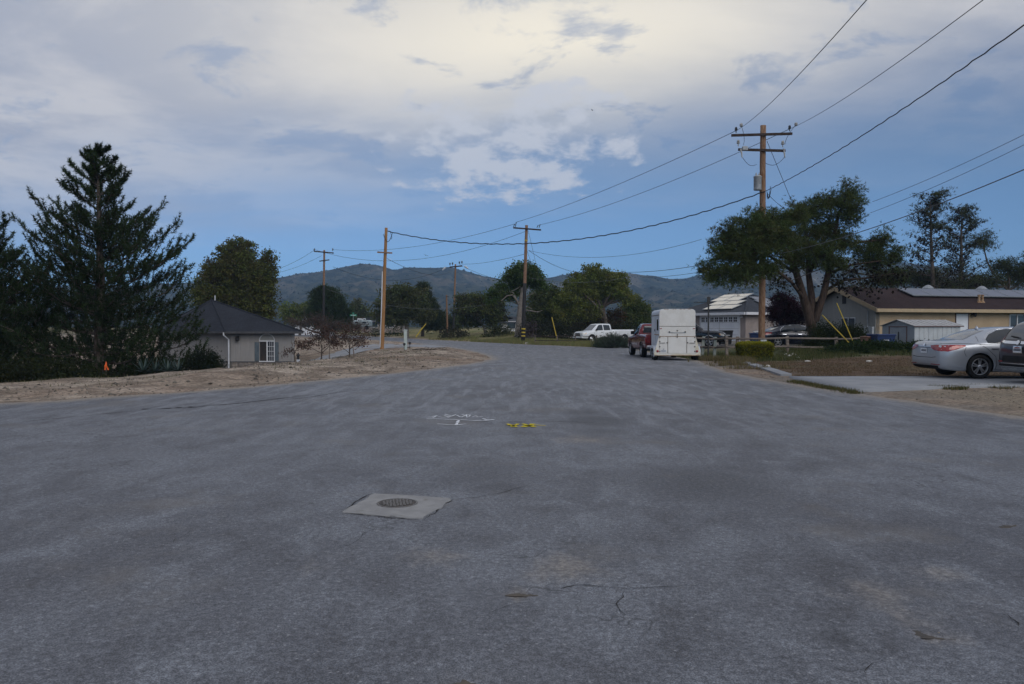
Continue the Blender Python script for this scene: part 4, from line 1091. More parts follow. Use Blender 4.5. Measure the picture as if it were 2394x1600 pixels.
tree('oak_tree', 'broad yellow green oak rising above the white pickup', on(1420, td), [W(1418, 765, td), W(1412, 735, td), W(1408, 710, td)], .36,
     pb(td, (1385, 632, 30, 16), (1375, 655, 48, 24), (1430, 655, 40, 24), (1345, 670, 34, 22), (1340, 700, 42, 22), (1390, 690, 46, 24), (1440, 680, 36, 20), (1462, 695, 24, 18), (1320, 735, 36, 30), (1370, 730, 40, 24), (1305, 715, 26, 22)),
     (0.150, 0.175, 0.044), 930, 32, 0.124, 0.29, shell=.3, col2=(.10, .12, .034), extra_limbs=[([W(1408, 722, td), W(1418, 700, td - .8), W(1430, 685, td - 1), W(1446, 672, td - 1)], .2)])
tree('broadleaf_tree', 'leafy green tree behind the red pickup', on(1490, 100), [W(1490, 765, 100)], .25, pb(100, (1480, 715, 26, 26), (1500, 735, 26, 28), (1475, 750, 30, 24), (1512, 762, 18, 18), (1455, 765, 22, 16)), (0.087, 0.112, 0.037), 390, 31, 0.143, 0.30, shell=.3)
tree('broadleaf_tree', 'reddish brown foliage under the broad oak', on(1405, 99), [W(1405, 760, 99)], .15, pb(99, (1440, 745, 26, 26), (1385, 740, 30, 28), (1415, 765, 40, 20), (1350, 765, 30, 22)), (0.085, 0.065, 0.031), 300, 28, 0.133, 0.29, shell=.25, col2=(.10, .04, .018))
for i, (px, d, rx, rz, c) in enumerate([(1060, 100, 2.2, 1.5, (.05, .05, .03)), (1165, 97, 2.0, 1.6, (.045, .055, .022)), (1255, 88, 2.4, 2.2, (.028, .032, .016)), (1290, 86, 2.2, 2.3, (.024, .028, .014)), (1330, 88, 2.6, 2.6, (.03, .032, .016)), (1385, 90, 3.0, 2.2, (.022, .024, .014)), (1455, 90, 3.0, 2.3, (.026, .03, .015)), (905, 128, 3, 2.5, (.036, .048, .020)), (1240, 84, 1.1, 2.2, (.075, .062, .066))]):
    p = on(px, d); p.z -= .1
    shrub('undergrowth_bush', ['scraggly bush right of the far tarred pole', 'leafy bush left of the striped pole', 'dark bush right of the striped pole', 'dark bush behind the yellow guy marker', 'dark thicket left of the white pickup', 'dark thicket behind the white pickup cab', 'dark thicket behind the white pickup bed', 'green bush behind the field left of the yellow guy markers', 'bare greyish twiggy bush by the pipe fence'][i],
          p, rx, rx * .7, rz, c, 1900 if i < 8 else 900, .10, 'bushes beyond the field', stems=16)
# deciduous dark red mass behind the young trees and the two staked young trees
tree('red_leaf_tree', 'wide bare reddish brown tree beyond the slate roof', on(762, 92), [W(762, 775, 92)], .25, pb(92, (700, 755, 46, 18), (770, 762, 60, 22), (830, 765, 36, 18), (740, 745, 40, 14)), (0.070, 0.050, 0.044), 480, 7, .08, .40, shell=.2, twig_r=.03)
def young(px, d, label, s=1.0):
    p = on(px, d); b0 = W(px, 845, d); b0.z = min(b0.z, p.z)
    p = Vector((b0.x, d, gz(b0.x, d)))
    tree('young_tree', label, p, [W(px, 835, d), W(px + 1, 808, d)], .05, pb(d, (px - 8, 792, 34, 22), (px + 22, 797, 28, 16), (px - 34, 802, 22, 12), (px + 2, 772, 28, 16), (px + 32, 785, 20, 16)), (0.110, 0.066, 0.055), 150, 8, .050, .14, group='staked young trees', twig_r=.014, limb_r=.022, col2=(.05, .028, .022), shell=.2)
    return p
young(752, 43, 'young red leaved tree nearer the slate roofed house')
young(817, 44, 'young red leaved tree nearer the service pole')
tree('young_tree', 'small red leaved sapling against the house corner', on(690, 45), [W(688, 835, 45), W(686, 815, 45)], .03, pb(45, (680, 822, 16, 8), (700, 805, 20, 10), (668, 828, 12, 6), (712, 812, 16, 8)), (0.110, 0.066, 0.055), 60, 8, .050, .12, twig_r=.01, limb_r=.015, shell=.2)
for (px, d, lb) in ((769, 42.6, 'wooden stake beside the young tree nearer the house'), (830, 43.6, 'wooden stake beside the young tree nearer the pole')):
    p = on(px, d); t = W(px + (2 if px < 800 else -6), 803, d)
    tag(B().tube([(p.x, p.y, p.z - .3), t], [.035, .03], 8).build('tree_stake', 'fence_wood'), lb, 'stake', 'tree stakes')

# bush, agaves near the house
p = on(478, 33); p.z = W(0, 868, 33).z
shrub('round_bush', 'dark rounded bush in front of the grey house wall', p, .78, .7, .82, (.018, .026, .014), 7000, .035, cat='bush')
def agave(px, d, s, label):
    p = on(px, d); p.z = W(0, 872, d).z; root = thing('agave', label, 'agave', p, 0, 'agaves by the house'); 
    for i in range(22):
        a = i * 2.4 + random.random() * .4; el = .25 + 1.1 * (i / 22); L = s * random.uniform(.75, 1.05); V = []; F = []
        for j in range(6):
            t = j / 5; w = .055 * s * (1 - t) ** .7 * (1 + 1.2 * t * (1 - t)) + .002; r = L * t; up = math.sin(el) * r - .12 * t * t * (1.3 - el)
            x, y = math.cos(a) * math.cos(el) * r, math.sin(a) * math.cos(el) * r; nx, ny = -math.sin(a) * w, math.cos(a) * w
            V += [(x - nx, y - ny, up + w * .35), (x, y, up), (x + nx, y + ny, up + w * .35)]
            if j: k = 3 * j; F += [(k - 3, k - 2, k + 1, k), (k - 2, k - 1, k + 2, k + 1)]
        M('leaf', V, F, 'agave_leaf', root, smooth=True)
pm('agave_leaf', (.038, .066, .060), (.055, .084, .076), 4, .6)
for i, px in enumerate((335, 362, 392, 415)): agave(px, 32.5 + (i % 2) * .8, .75, ['leftmost blue green agave right of the pine trunk', 'second blue green agave right of the pine trunk', 'third blue green agave right of the pine trunk', 'blue green agave next to the round bush'][i])

# ------------------------------------------------------------------ right hand trees
td = 47
bigpine = tree('umbrella_pine', 'big leaning multi trunked pine over the wooden fence', (on(1905, td)), [W(1903, 790, td), W(1896, 755, td)], .50,
     pb(td, (1985, 455, 38, 34), (1945, 475, 48, 34), (1890, 500, 60, 40), (1830, 515, 62, 40, -3), (1775, 535, 58, 42, -5.5), (1720, 555, 52, 42, -5.5), (1690, 590, 42, 36, -5.5), (1740, 600, 52, 46, -5.8), (1800, 570, 62, 52, -4.5), (1870, 560, 60, 44), (1935, 540, 52, 44), (1990, 500, 38, 36), (1680, 640, 34, 26, -5.5), (1725, 645, 46, 30, -5.8), (1650, 628, 16, 18, -5), (1790, 630, 40, 26, -5), (2060, 565, 34, 34), (2092, 600, 28, 30), (2050, 605, 42, 30), (2020, 590, 36, 26), (1860, 600, 50, 36, -1), (1920, 590, 48, 38, -1.2), (1975, 565, 36, 34), (1960, 618, 36, 22, -1), (2075, 645, 44, 22)),
     (0.062, 0.084, 0.030), 1250, 24, .1, .17, bark='bark_red', kind='tuft', mat='needles', needle=(.20, .012, 7, .9), col2=(.082, .096, .034), shell=.15, twig_r=.022, limb_r=.17, limbs=False,
     extra_limbs=[([W(1897, 762, td), W(1880, 700, td), W(1862, 640, td - .3), W(1840, 590, td - 1.6), W(1810, 555, td - 3)], .30), ([W(1900, 755, td), W(1897, 690, td + .3), W(1890, 640, td + .4), W(1890, 580, td + .5), W(1880, 520, td + .5)], .26),
                  ([W(1905, 750, td), W(1925, 690, td - .2), W(1936, 640, td - .2), W(1945, 580, td), W(1960, 500, td), W(1985, 465, td)], .24), ([W(1880, 700, td), W(1850, 660, td - 1), W(1800, 620, td - 3.3), W(1740, 620, td - 5), W(1690, 630, td - 5.5)], .11),
                  ([W(1890, 640, td + .4), W(1910, 605, td + .2), W(1960, 575, td), W(2020, 565, td), W(2070, 560, td)], .15), ([W(1928, 680, td), W(1975, 655, td - .5), W(2030, 650, td - .8), W(2090, 640, td - 1)], .10),
                  ([W(1862, 640, td - .3), W(1800, 600, td - .5), W(1760, 565, td - 4), W(1720, 560, td - 5)], .10), ([W(1936, 640, td), W(1990, 620, td - .5), W(2060, 610, td - .8)], .09)], cones=120)
# bare hanging branches full of cones under the crown
tree('pine_bough', 'x', on(1905, td), [W(1935, 640, 47), W(1945, 620, 47)], .10,
     pb(46.5, (1985, 635, 50, 26), (2050, 650, 50, 24), (2010, 672, 56, 20), (1960, 660, 34, 24), (2100, 645, 40, 22), (1830, 665, 34, 26), (1800, 650, 26, 26)), (.055, .060, .032), 260, 5, .1, .26, kind='tuft', mat='needles', needle=(.16, .010, 6, 1.0), shell=.1, twig_r=.016, limb_r=.04, cones=420, bark='bark', onto=bigpine)
def sparse_pine(px, d, top, label, spread, seed, lean=0):
    rr = random.Random(seed); p = on(px, d); tz = W(px, top, d); H = tz.z - p.z
    tp = [p + (tz - p) * t + Vector((rr.gauss(0, .1), 0, 0)) for t in (.2, .4, .6, .8, 1.0)]
    root = thing('sparse_pine', label, 'tree', p, 0, 'sparse pines behind the brown roof')
    tb = B(); tb.tube([p] + tp, [.26, .22, .19, .15, .10, .03], 8); tr = tb.build('trunk', 'bark', root, True, True)
    lb = B(); C = []; D = []; CC = []; CN = []
    z = .22
    while z < .99:
        nb = 4
        for i in range(nb):
            a = rr.random() * 6.28; L = spread * (1.08 - z) ** .55 * rr.uniform(.5, 1.1); b0 = p + (tz - p) * z
            d_ = Vector((math.cos(a), math.sin(a) * .8, rr.uniform(.15, .7))); pts = [b0]
            for s in range(5): pts.append(pts[-1] + (d_ + Vector((rr.gauss(0, .15), rr.gauss(0, .15), .05 * s + rr.gauss(0, .1)))) * L / 5)
            lb.tube(pts, [.05, .042, .034, .026, .018, .008], 5, False)
            for s in range(2, 6):
                for q in range(rr.choice((2, 3, 4))):
                    e = pts[s] + Vector((rr.gauss(0, .4), rr.gauss(0, .4), rr.uniform(0, .5))); lb.tube([pts[s], e], [.012, .005], 3, False)
                    if rr.random() < (.75 if z > .7 else .42):
                        for _ in range(6): C.append(np.array(e) + np.array([rr.gauss(0, .18), rr.gauss(0, .18), rr.gauss(0, .13)])); D.append((0, 0, .6)); g_ = rr.uniform(.7, 1.3); CC.append((.062 * g_, .074 * g_, .036 * g_))
                    for _ in range(2): CN.append(np.array(pts[s].lerp(e, rr.random())) + np.array([rr.gauss(0, .08)] * 3))
        z += rr.uniform(.035, .055)
    lb.build('limbs', 'bark', tr, True, True)
    C = np.array(C); V, F, Cc = tuft_arrays(C, np.array(D), .22, .014, np.array(CC), 7, 1.0)
    o = npmesh('needles', V, F, 3, 'needles', root, Cc); o.matrix_parent_inverse = Matrix.Translation(-p)
    CN = np.array(CN); V, F, Cc = leaf_arrays(np.repeat(CN, 2, 0), np.full(len(CN) * 2, .09), np.tile(np.array([[.02, .016, .014]]), (len(CN) * 2, 1)), 0, .8)
    o = npmesh('cones', V, F, 4, 'foliage', root, Cc); o.matrix_parent_inverse = Matrix.Translation(-p); o['kind'] = 'stuff'
sparse_pine(2178, 76, 463, 'tall sparse cone laden pine behind the brown roof', 3.6, 1)
sparse_pine(2247, 78, 490, 'thinner sparse pine right of the tall sparse pine', 3.2, 2)
tree('bushy_pine', 'bushy pine crown at the right edge above the roof', on(2360, 80), [W(2360, 690, 80), W(2355, 660, 80)], .25, pb(80, (2300, 565, 26, 22), (2350, 625, 36, 26), (2385, 645, 34, 30), (2310, 655, 44, 20), (2270, 665, 40, 16), (2410, 620, 30, 30)), (.062, .076, .036), 330, 20, .1, .32, kind='tuft', mat='needles', needle=(.26, .016, 7, 1.0), shell=.2, cones=120)
tree('bushy_pine', 'low bushy pine behind the brown roof and panels', on(2110, 78), [W(2120, 690, 78)], .2, pb(78, (2110, 650, 40, 20), (2160, 655, 40, 20), (2210, 665, 40, 14), (2070, 655, 30, 20)), (.056, .064, .034), 240, 20, .1, .34, kind='tuft', mat='needles', needle=(.26, .016, 7, 1.0), shell=.2, cones=90)
tree('plum_tree', 'dark purple leaved plum tree behind the pine trunk', on(1838, 54), [W(1838, 780, 54)], .12, pb(54, (1835, 715, 32, 26), (1815, 735, 22, 28), (1860, 735, 28, 30), (1845, 760, 28, 18), (1822, 700, 18, 16)), (0.046, 0.016, 0.025), 390, 60, 0.051, 0.18, shell=.25, col2=(.022, .010, .012))
# clipped hedge, juniper, shrubs
p = on(1764, 37.2); p.z = W(0, 838, 37.2).z
shrub('clipped_hedge', 'box clipped yellow green hedge beside the right hand pole', p, .74, .5, .72, (.062, .066, .016), 26000, .026, cat='hedge', col2=(.26, .25, .02), boxy=True, stems=14)
p = Vector(((2048 - 1197) / FPX * 37.5, 37.5, W(0, 830, 37.5).z))
shrub('juniper_hedge', 'low dark green juniper hedge before the metal shed', p, 2.3, .7, .62, (.024, .042, .015), 16000, .05, cat='hedge', col2=(.036, .056, .02))
for i, (px, d, rx, rz) in enumerate(((1930, 45.6, 1.25, 1.35), (1985, 46, 1.3, 1.3), (2155, 39.2, .9, .5))):
    p = on(px, d); shrub('round_bush', ['dark bush just right of the big pine trunk', 'dark clipped bush under the yellow guy markers', 'dark low bush beside the metal shed base'][i], p, rx, .9, rz, (.022, .032, .013), 9000, .045, 'bushes at the tan house', col2=(.034, .044, .016))
p = on(1463, 60); p = Vector(((1434 - 1197) / FPX * 61, 61, W(0, 813, 61).z))
shrub('rosemary_bush', 'spreading grey green bush in front of the white pickup', p, 1.35, .9, .82, (.085, .105, .080), 5200, .06, cat='bush', kind='tuft', needle=(.2, .012, 5, .7), col2=(.11, .13, .105))
# grass and weeds
def grass(name, label, pts, hmin, hmax, cols, w=.012, lean=.5, cat='grass'):
    pts = np.asarray(pts); n = len(pts); z = ground_z(pts[:, 0], pts[:, 1]); C = np.column_stack([pts, z - .01])
    d = RNG.normal(size=(n, 3)) * lean * .5; d[:, 2] = 1; h = RNG.uniform(hmin, hmax, n)
    r = RNG.normal(size=(n, 3)); r[:, 2] = 0; r /= np.linalg.norm(r, axis=1, keepdims=True)
    V = np.stack([C - r * w, C + r * w, C + d * h[:, None]], 1).reshape(-1, 3)
    cc = np.array(cols)[RNG.integers(0, len(cols), n)] * RNG.uniform(.7, 1.3, (n, 1))
    o = npmesh(name, V, np.arange(n * 3).reshape(-1, 3), 3, 'foliage', None, np.repeat(cc, 3, 0)); tag(o, label, cat, kind='stuff')
def scatter(n, x0, x1, y0, y1, keep=None, clump=None, thr=.45):
    x = RNG.uniform(x0, x1, n); y = RNG.uniform(y0, y1, n); k = np.ones(n, bool)
    if clump: k &= fbm(x * clump, y * clump, 3) > thr
    if keep is not None: k &= keep(x, y)
    return np.stack([x[k], y[k]], -1)
GR = [(.17, .19, .075), (.13, .16, .06), (.25, .21, .105), (.21, .20, .09)]
DRYG = [(.20, .165, .09), (.15, .12, .06), (.11, .10, .045), (.17, .13, .075)]
notroad = lambda x, y: ~inside(x, y, ROAD_S)
def farverge(x, y): return notroad(x, y) & (seg_dist(x, y, FAR_S, False) < seg_dist(x, y, LEFT_S, False)) & ~inside(x, y, AP)
grass('verge_grass', 'green and straw coloured grass on the verge beyond the road', np.concatenate([scatter(60000, -26, 12, 60, 100, farverge, .35, .38), scatter(26000, -8, 8, 62, 86, farverge)]), .12, .38, GR, .022)
grass('lawn_grass', 'green weedy grass along the wooden fence', np.concatenate([scatter(30000, 9.2, 26, 34.2, 46, None, .8, .40)]), .08, .30, [(.075, .09, .036), (.055, .075, .026), (.12, .11, .05)], .012)
grass('dry_lawn_grass', 'short dry brown grass on the plot beside the drive', scatter(42000, 8.6, 24, 23.3, 34.5, lambda x, y: x > 7.6 + (34 - y) * .06, 1.2, .36), .02, .07, [(.125, .085, .055), (.16, .12, .075), (.09, .07, .042)], .010)
grass('drive_edge_weeds', 'ragged weeds along the edge of the concrete driveway', np.concatenate([scatter(9000, 8.0, 26, 19.2, 19.95, lambda x, y: (np.abs(y - 19.65) < .25) & (x > 11.2), 1.6, .40), scatter(3000, 10.2, 12, 18.6, 19.5, None, 1.6, .42),
      np.stack([RNG.uniform(0, 1, 2600), RNG.normal(0, .10, 2600)], -1) @ np.array([[gpt(2005, 922)[0] - gpt(1850, 892)[0], gpt(2005, 922)[1] - gpt(1850, 892)[1]], [1, .4]]) + np.array(gpt(1850, 892))]), .03, .11, [(.085, .085, .03), (.06, .07, .025), (.15, .12, .06)], .008)
grass('berm_weeds', 'thin weeds scattered over the dirt bank', scatter(26000, -22, -1, 15, 52, lambda x, y: notroad(x, y) & (seg_dist(x, y, LEFT_S, False) > 1.5) & (seg_dist(x, y, LEFT_S, False) < 9), .7, .53), .03, .10, [(.14, .135, .065), (.09, .10, .042), (.22, .19, .12), (.07, .06, .045)], .010)
grass('straw_weeds', 'straw coloured weeds right of the horse trailer', np.concatenate([scatter(9000, 8.6, 11.2, 33.5, 38.5, None, 1.0, .42), scatter(5000, 7.6, 10, 28, 34, lambda x, y: x > 7.4 + (34 - y) * -.05, 1.0, .50)]), .06, .32, DRYG, .012)
# gravel on the bank and shoulders
def pebbles(name, label, pts, smin, smax):
    n = len(pts); z = ground_z(pts[:, 0], pts[:, 1]); P = np.column_stack([pts, z]); s = RNG.uniform(smin, smax, n)
    oc = np.array([(1, 0, 0), (-1, 0, 0), (0, 1, 0), (0, -1, 0), (0, 0, .8), (0, 0, -.6)]); of = np.array([(0, 2, 4), (2, 1, 4), (1, 3, 4), (3, 0, 4), (2, 0, 5), (1, 2, 5), (3, 1, 5), (0, 3, 5)])
    V = (P[:, None] + oc[None] * s[:, None, None] * RNG.uniform(.6, 1.35, (n, 6, 1))).reshape(-1, 3); F = (of[None] + (np.arange(n) * 6)[:, None, None]).reshape(-1, 3)
    c = np.repeat(np.array([.24, .215, .19])[None] * RNG.uniform(.35, 1.6, (n, 1)), 6, 0)
    tag(npmesh(name, V, F, 3, 'foliage', None, c), label, 'gravel', kind='stuff')
pebbles('bank_gravel', 'small stones strewn over the dirt bank', scatter(9000, -14, 0, 14, 48, lambda x, y: notroad(x, y) & (seg_dist(x, y, LEFT_S, False) < 7), .9, .40), .008, .035)
pebbles('soil_clods', 'dark clods and stones along the crest of the dirt bank', scatter(1500, -16, -1, 16, 50, lambda x, y: notroad(x, y) & (seg_dist(x, y, LEFT_S, False) < 7.5) & (seg_dist(x, y, LEFT_S, False) > .6), .8, .46), .02, .075)
pebbles('shoulder_gravel', 'small stones on the right hand dirt shoulder', scatter(9000, 6.8, 20, 9, 38, lambda x, y: notroad(x, y) & ((x < 9.4) | (y < 19.2)), .9, .42), .007, .028)
pebbles('road_grit', 'loose grit lying on the asphalt', scatter(2600, -6, 8, 3, 20, lambda x, y: ~notroad(x, y), .8, .50), .002, .007)
# ------------------------------------------------------------------ houses
def V3(p, z): return Vector((p[0], p[1], z))
def wall_box(b, p, q, z0, z1, th=.15):
    """wall slab from plan point p to q (thickness to the left of p->q)"""
    p = Vector(p[:2]); q = Vector(q[:2]); t = (q - p).normalized(); n = Vector((-t.y, t.x)) * th
    b.prism([tuple(p), tuple(q), tuple(q + n), tuple(p + n)], z0, z1)
class Face:
    """local frame on a wall or roof: u along, v up, n out"""
    def __init__(s, o, u, v): s.o = Vector(o); s.u = Vector(u).normalized(); s.v = Vector(v).normalized(); s.n = s.u.cross(s.v).normalized()
    def P(s, u, v, n=0): return s.o + s.u * u + s.v * v + s.n * n
    def box(s, b, u0, u1, v0, v1, n0, n1):
        V = [s.P(u, v, n) for n in (n0, n1) for v in (v0, v1) for u in (u0, u1)]
        return b.add(V, [(0, 2, 3, 1), (4, 5, 7, 6), (0, 1, 5, 4), (1, 3, 7, 5), (3, 2, 6, 7), (2, 0, 4, 6)])
def fbox(f, name, mat, parent, *a):
    b = B(); f.box(b, *a); return b.build(name, mat, parent, True)
def lantern(name, f, u, v, parent, s=1.0):
    b = B(); f.box(b, u - .05 * s, u + .05 * s, v - .08 * s, v + .12 * s, 0.003, .03); f.box(b, u - .015, u + .015, v + .04 * s, v + .07 * s, .03, .16 * s)
    c = f.P(u, v, .17 * s); b.lathe([(.03 * s, -.16 * s), (.08 * s, -.12 * s), (.11 * s, .02 * s), (.05 * s, .08 * s), (.012, .12 * s)], 10, c); return b.build(name, 'metal_black', parent, True)

# --- left: grey house with pyramid slate roof
zE, zS, zG = 1.12, -0.72, -1.75
A_, B_, C_, D_, E_, F_ = (-13.9, 50), (-17.9, 50), (-23.2, 53.2), (-27, 60), (-23, 66), (-17.6, 62)
hl = thing('slate_roofed_house', 'low grey house with dark slate pyramid roof and arched window', 'house', (-19, 53, zG))
PL = [A_, B_, C_, D_, E_, F_]
b = B()
for i in range(6):
    wall_box(b, PL[i], PL[(i + 1) % 6], zS, zE, -.15)
b.build('wall', 'siding_grey', hl, True)
b = B()
for i in range(6):
    wall_box(b, PL[i], PL[(i + 1) % 6], zG, zS - .03, -.13)
st = b.build('stone_base', 'mortar', hl, True)
# stones of the base course that can be told apart
fr = Face((-17.9, 50, zG), (1, 0, 0), (0, 0, 1))
u = .05
while u < 3.9:
    w = random.uniform(.2, .38); v = .35
    while v < .98:
        h = random.uniform(.13, .24); b = B(); c = fr.P(u + w / 2, v + h / 2, .015)
        b.box((c.x - w / 2 + .012, c.y - .03, c.z - h / 2 + .012), (c.x + w / 2 - .012, c.y + .02, min(c.z + h / 2 - .012, zS - .05)), .012); b.build('stone', 'stone', st, True); v += h
    u += w
b = B()
for i in (0, 1): 
    p, q = Vector(PL[i]), Vector(PL[i + 1]); t = (q - p).normalized(); n = Vector((t.y, -t.x)) * -.03
    wall_box(b, p + n, q + n, zS - .03, zS + .03, -.10)
b.build('sill_band', 'trim_dark', st, True)
def off_poly(P, d):
    n = len(P); out = []
    for i in range(n):
        a, b_, c = Vector(P[i - 1]), Vector(P[i]), Vector(P[(i + 1) % n])
        t1 = (b_ - a).normalized(); t2 = (c - b_).normalized(); n1 = Vector((t1.y, -t1.x)); n2 = Vector((t2.y, -t2.x)); m_ = (n1 + n2).normalized(); out.append(b_ + m_ * d / max(.35, m_.dot(n1)))
    return out
area = sum(PL[i][0] * PL[(i + 1) % 6][1] - PL[(i + 1) % 6][0] * PL[i][1] for i in range(6))
EV = off_poly(PL, .55 if area > 0 else -.55)
apex = W(495, 702, 56.5)
V = [V3(p, zE + .08) for p in EV] + [apex] + [V3(p, zE - .04) for p in EV]
F = [(i, (i + 1) % 6, 6) if area > 0 else ((i + 1) % 6, i, 6) for i in range(6)] + [(7 + i, 7 + (i + 1) % 6, (i + 1) % 6, i) for i in range(6)] + [tuple(range(12, 6, -1))]
rf = M('roof', V, F, 'roof_slate', hl, True)
for i in range(6):
    B().tube([V3(EV[i], zE + .09), apex + Vector((0, 0, .01))], .06, 6).build('hip_cap', 'roof_slate', rf, True)
B().tube([apex + Vector((.35, -.3, -.15)), apex + Vector((.35, -.3, .32))], .035, 8).build('vent_pipe', 'conduit_white', rf, True)
b = B(); a_, c_ = V3(EV[1], zE - .03), V3(EV[2], zE - .03); dn = (c_ - a_).normalized(); nn = Vector((dn.y, -dn.x, 0)) * (1 if area < 0 else 1)
for (p0, p1) in ((V3(EV[1], zE + .0), V3(EV[2], zE + .0)), (V3(EV[0], zE), V3(EV[1], zE))):
    t = (p1 - p0).normalized(); n = Vector((0, -1, 0)); b = B(); b.slab([p0 + n * .02 + Vector((0, 0, -.03)), p1 + n * .02 + Vector((0, 0, -.03)), p1 + n * .02 + Vector((0, 0, .10)), p0 + n * .02 + Vector((0, 0, .10))], .10)
    b.build('gutter', 'trim_dark', rf, True)
x0 = W(522, 780, 49.4).x; x1 = W(534, 795, 49.85).x
b = B(); b.tube([(x0, 49.42, zE + .02), (x0, 49.45, zE - .14), (x1, 49.88, zE - .42), (x1, 49.9, zS - .05), (x1 - .02, 49.86, zG + .25)], .05, 8); b.build('downspout', 'conduit_white', hl, True)
fr = Face((-17.9, 50, zS), (1, 0, 0), (0, 0, 1))
uw0, uw1 = W(603, 0, 50).x + 17.9, W(636, 0, 50).x + 17.9
v0, v1, vt = .06, W(0, 799, 50).z - zS, W(0, 781, 50).z - zS
wn = fbox(fr, 'window', 'glass_house', hl, uw0, uw1, v0, v1, -.02, .012)
def bars(f, parent, mat, L, n1=.05, name='window_frame', n0=.0):
    b = B()
    for (a, c, d, e) in L: f.box(b, a, c, d, e, n0, n1)
    return b.build(name, mat, parent, True)
um = (uw0 + uw1) / 2 - .02
bars(fr, wn, 'trim_white', [(uw0 - .05, uw1 + .05, v0 - .06, v0), (uw0 - .05, uw1 + .05, v1, v1 + .07), (uw1, uw1 + .05, v0, v1), (um, um + .07, v0, v1)], .06)
bars(fr, wn, 'interior_dark', [(uw0, um, v0, v1)], .018, 'open_sash', .013)
gl = [(um + .07, uw1, v0 + (v1 - v0) * k / 4 - .012, v0 + (v1 - v0) * k / 4 + .012) for k in (1, 2, 3)] + [(um + .07 + (uw1 - um - .07) * k / 3 - .01, um + .07 + (uw1 - um - .07) * k / 3 + .01, v0, v1) for k in (1, 2)]
bars(fr, wn, 'trim_white', gl, .035, 'muntin')
for (a, c) in ((uw0 - .33, uw0 - .06), (uw1 + .06, uw1 + .30)):
    sh = fbox(fr, 'shutter', 'shutter_blue', hl, a, c, v0, v1 - .04, .003, .035)
    for k in range(12): fbox(fr, 'slat', 'shutter_blue', sh, a + .03, c - .03, v0 + .05 + k * (v1 - v0 - .12) / 12, v0 + .09 + k * (v1 - v0 - .12) / 12, .03, .048)
uc = (uw0 + uw1) / 2; rad = (uw1 - uw0) / 2 + .03; b = B(); pts = [fr.P(uc + math.cos(a) * rad, v1 + .07 + math.sin(a) * (vt - v1 - .07), .03) for a in [math.pi * k / 16 for k in range(17)]]
ar = B(); ar.add([fr.P(uc, v1 + .07, .008)] + [fr.P(uc + math.cos(math.pi * k / 16) * rad, v1 + .07 + math.sin(math.pi * k / 16) * (vt - v1 - .07), .008) for k in range(17)], [(0, k + 1, k + 2) for k in range(16)])
aw = ar.build('arched_panel', 'siding_gable', hl, True)
B().tube(pts, .03, 6).build('arch_trim', 'trim_white', aw, True)
lantern('wall_lamp', fr, W(552, 0, 50).x + 17.9, zE - zS - .33, hl, 1.3)
p = on(697, 47.3); pz = W(0, 845, 47.3).z
b = B(); lp = thing('lamp_post', 'small black lantern on a low white post by the house corner', 'lamp', (p.x, p.y, pz - .4))
B().box((-.09, -.09, 0), (.09, .09, .5), .015).build('post', 'conduit_white', lp)
B().lathe([(.05, .5), (.07, .54), (.07, .72), (.16, .74), (.05, .84), (.02, .92)], 10).build('lantern', 'metal_black', lp)

# --- right 1: stucco house with garage and solar panels
dl = Vector((-.45, .893, 0)).normalized(); dr = Vector((.893, .45, 0)).normalized()
c0 = Vector((19.65, 66, 0)); gzz = .30; zt = 2.70
hg = thing('garage_house', 'stucco house with white garage door and tilted solar panels', 'house', (21, 70, gzz))
LL, RR = 9.6, 9.4
c1 = c0 + dl * LL; c2 = c0 + dr * RR; c3 = c1 + dr * RR
b = B()
for (p, q) in ((c0, c1), (c1, c3), (c3, c2), (c2, c0)): wall_box(b, p, q, gzz - .3, zt, -.18 if False else .18)
# build as a solid so that nothing shows through
b = B(); b.prism([(c0.x, c0.y), (c2.x, c2.y), (c3.x, c3.y), (c1.x, c1.y)], gzz - .3, zt); b.build('wall', 'stucco_grey', hg, True)
ov = .55; e0 = c0 - dl * ov - dr * ov; e1 = c1 + dl * ov - dr * ov; e2 = c2 - dl * ov + dr * ov; e3 = c3 + dl * ov + dr * ov
hr = 1.62; r0 = c0 + dr * RR / 2 + dl * RR / 2; r1 = c1 + dr * RR / 2 - dl * RR / 2 * .6
ze = zt + .02; zr = ze + hr + .15
V = [V3(e0, ze), V3(e2, ze), V3(e3, ze), V3(e1, ze), V3(r0, zr), V3(r1, zr)] + [V3(e0, ze - .06), V3(e2, ze - .06), V3(e3, ze - .06), V3(e1, ze - .06)]
F = [(0, 1, 4), (1, 2, 5, 4), (2, 3, 5), (3, 0, 4, 5), (9, 8, 7, 6), (0, 6, 7, 1), (1, 7, 8, 2), (2, 8, 9, 3), (3, 9, 6, 0)]
rg = M('roof', V, F, 'roof_grey', hg, True)
for (p, q) in ((0, 4), (1, 4), (4, 5)): B().tube([Vector(V[p]) + Vector((0, 0, .02)), Vector(V[q]) + Vector((0, 0, .02))], .09, 6).build('hip_cap', 'roof_grey', rg, True)
for (p, q, n) in ((e0, e1, -dr), (e0, e2, -dl)):
    b = B(); t = (q - p).normalized(); a0 = V3(p, ze - .19) + n * .01; a1 = V3(q, ze - .19) + n * .01
    b.add([a0, a1, a1 + Vector((0, 0, .22)), a0 + Vector((0, 0, .22)), a0 + n * .12, a1 + n * .12, a1 + n * .12 + Vector((0, 0, .22)), a0 + n * .12 + Vector((0, 0, .22))], [(0, 1, 2, 3), (7, 6, 5, 4), (0, 4, 5, 1), (1, 5, 6, 2), (2, 6, 7, 3), (3, 7, 4, 0)])
    b.build('fascia_gutter', 'trim_white', rg, True)
f1 = Face(c1 + Vector((0, 0, gzz)), -dl, (0, 0, 1))              # garage wall, u from far end towards the corner
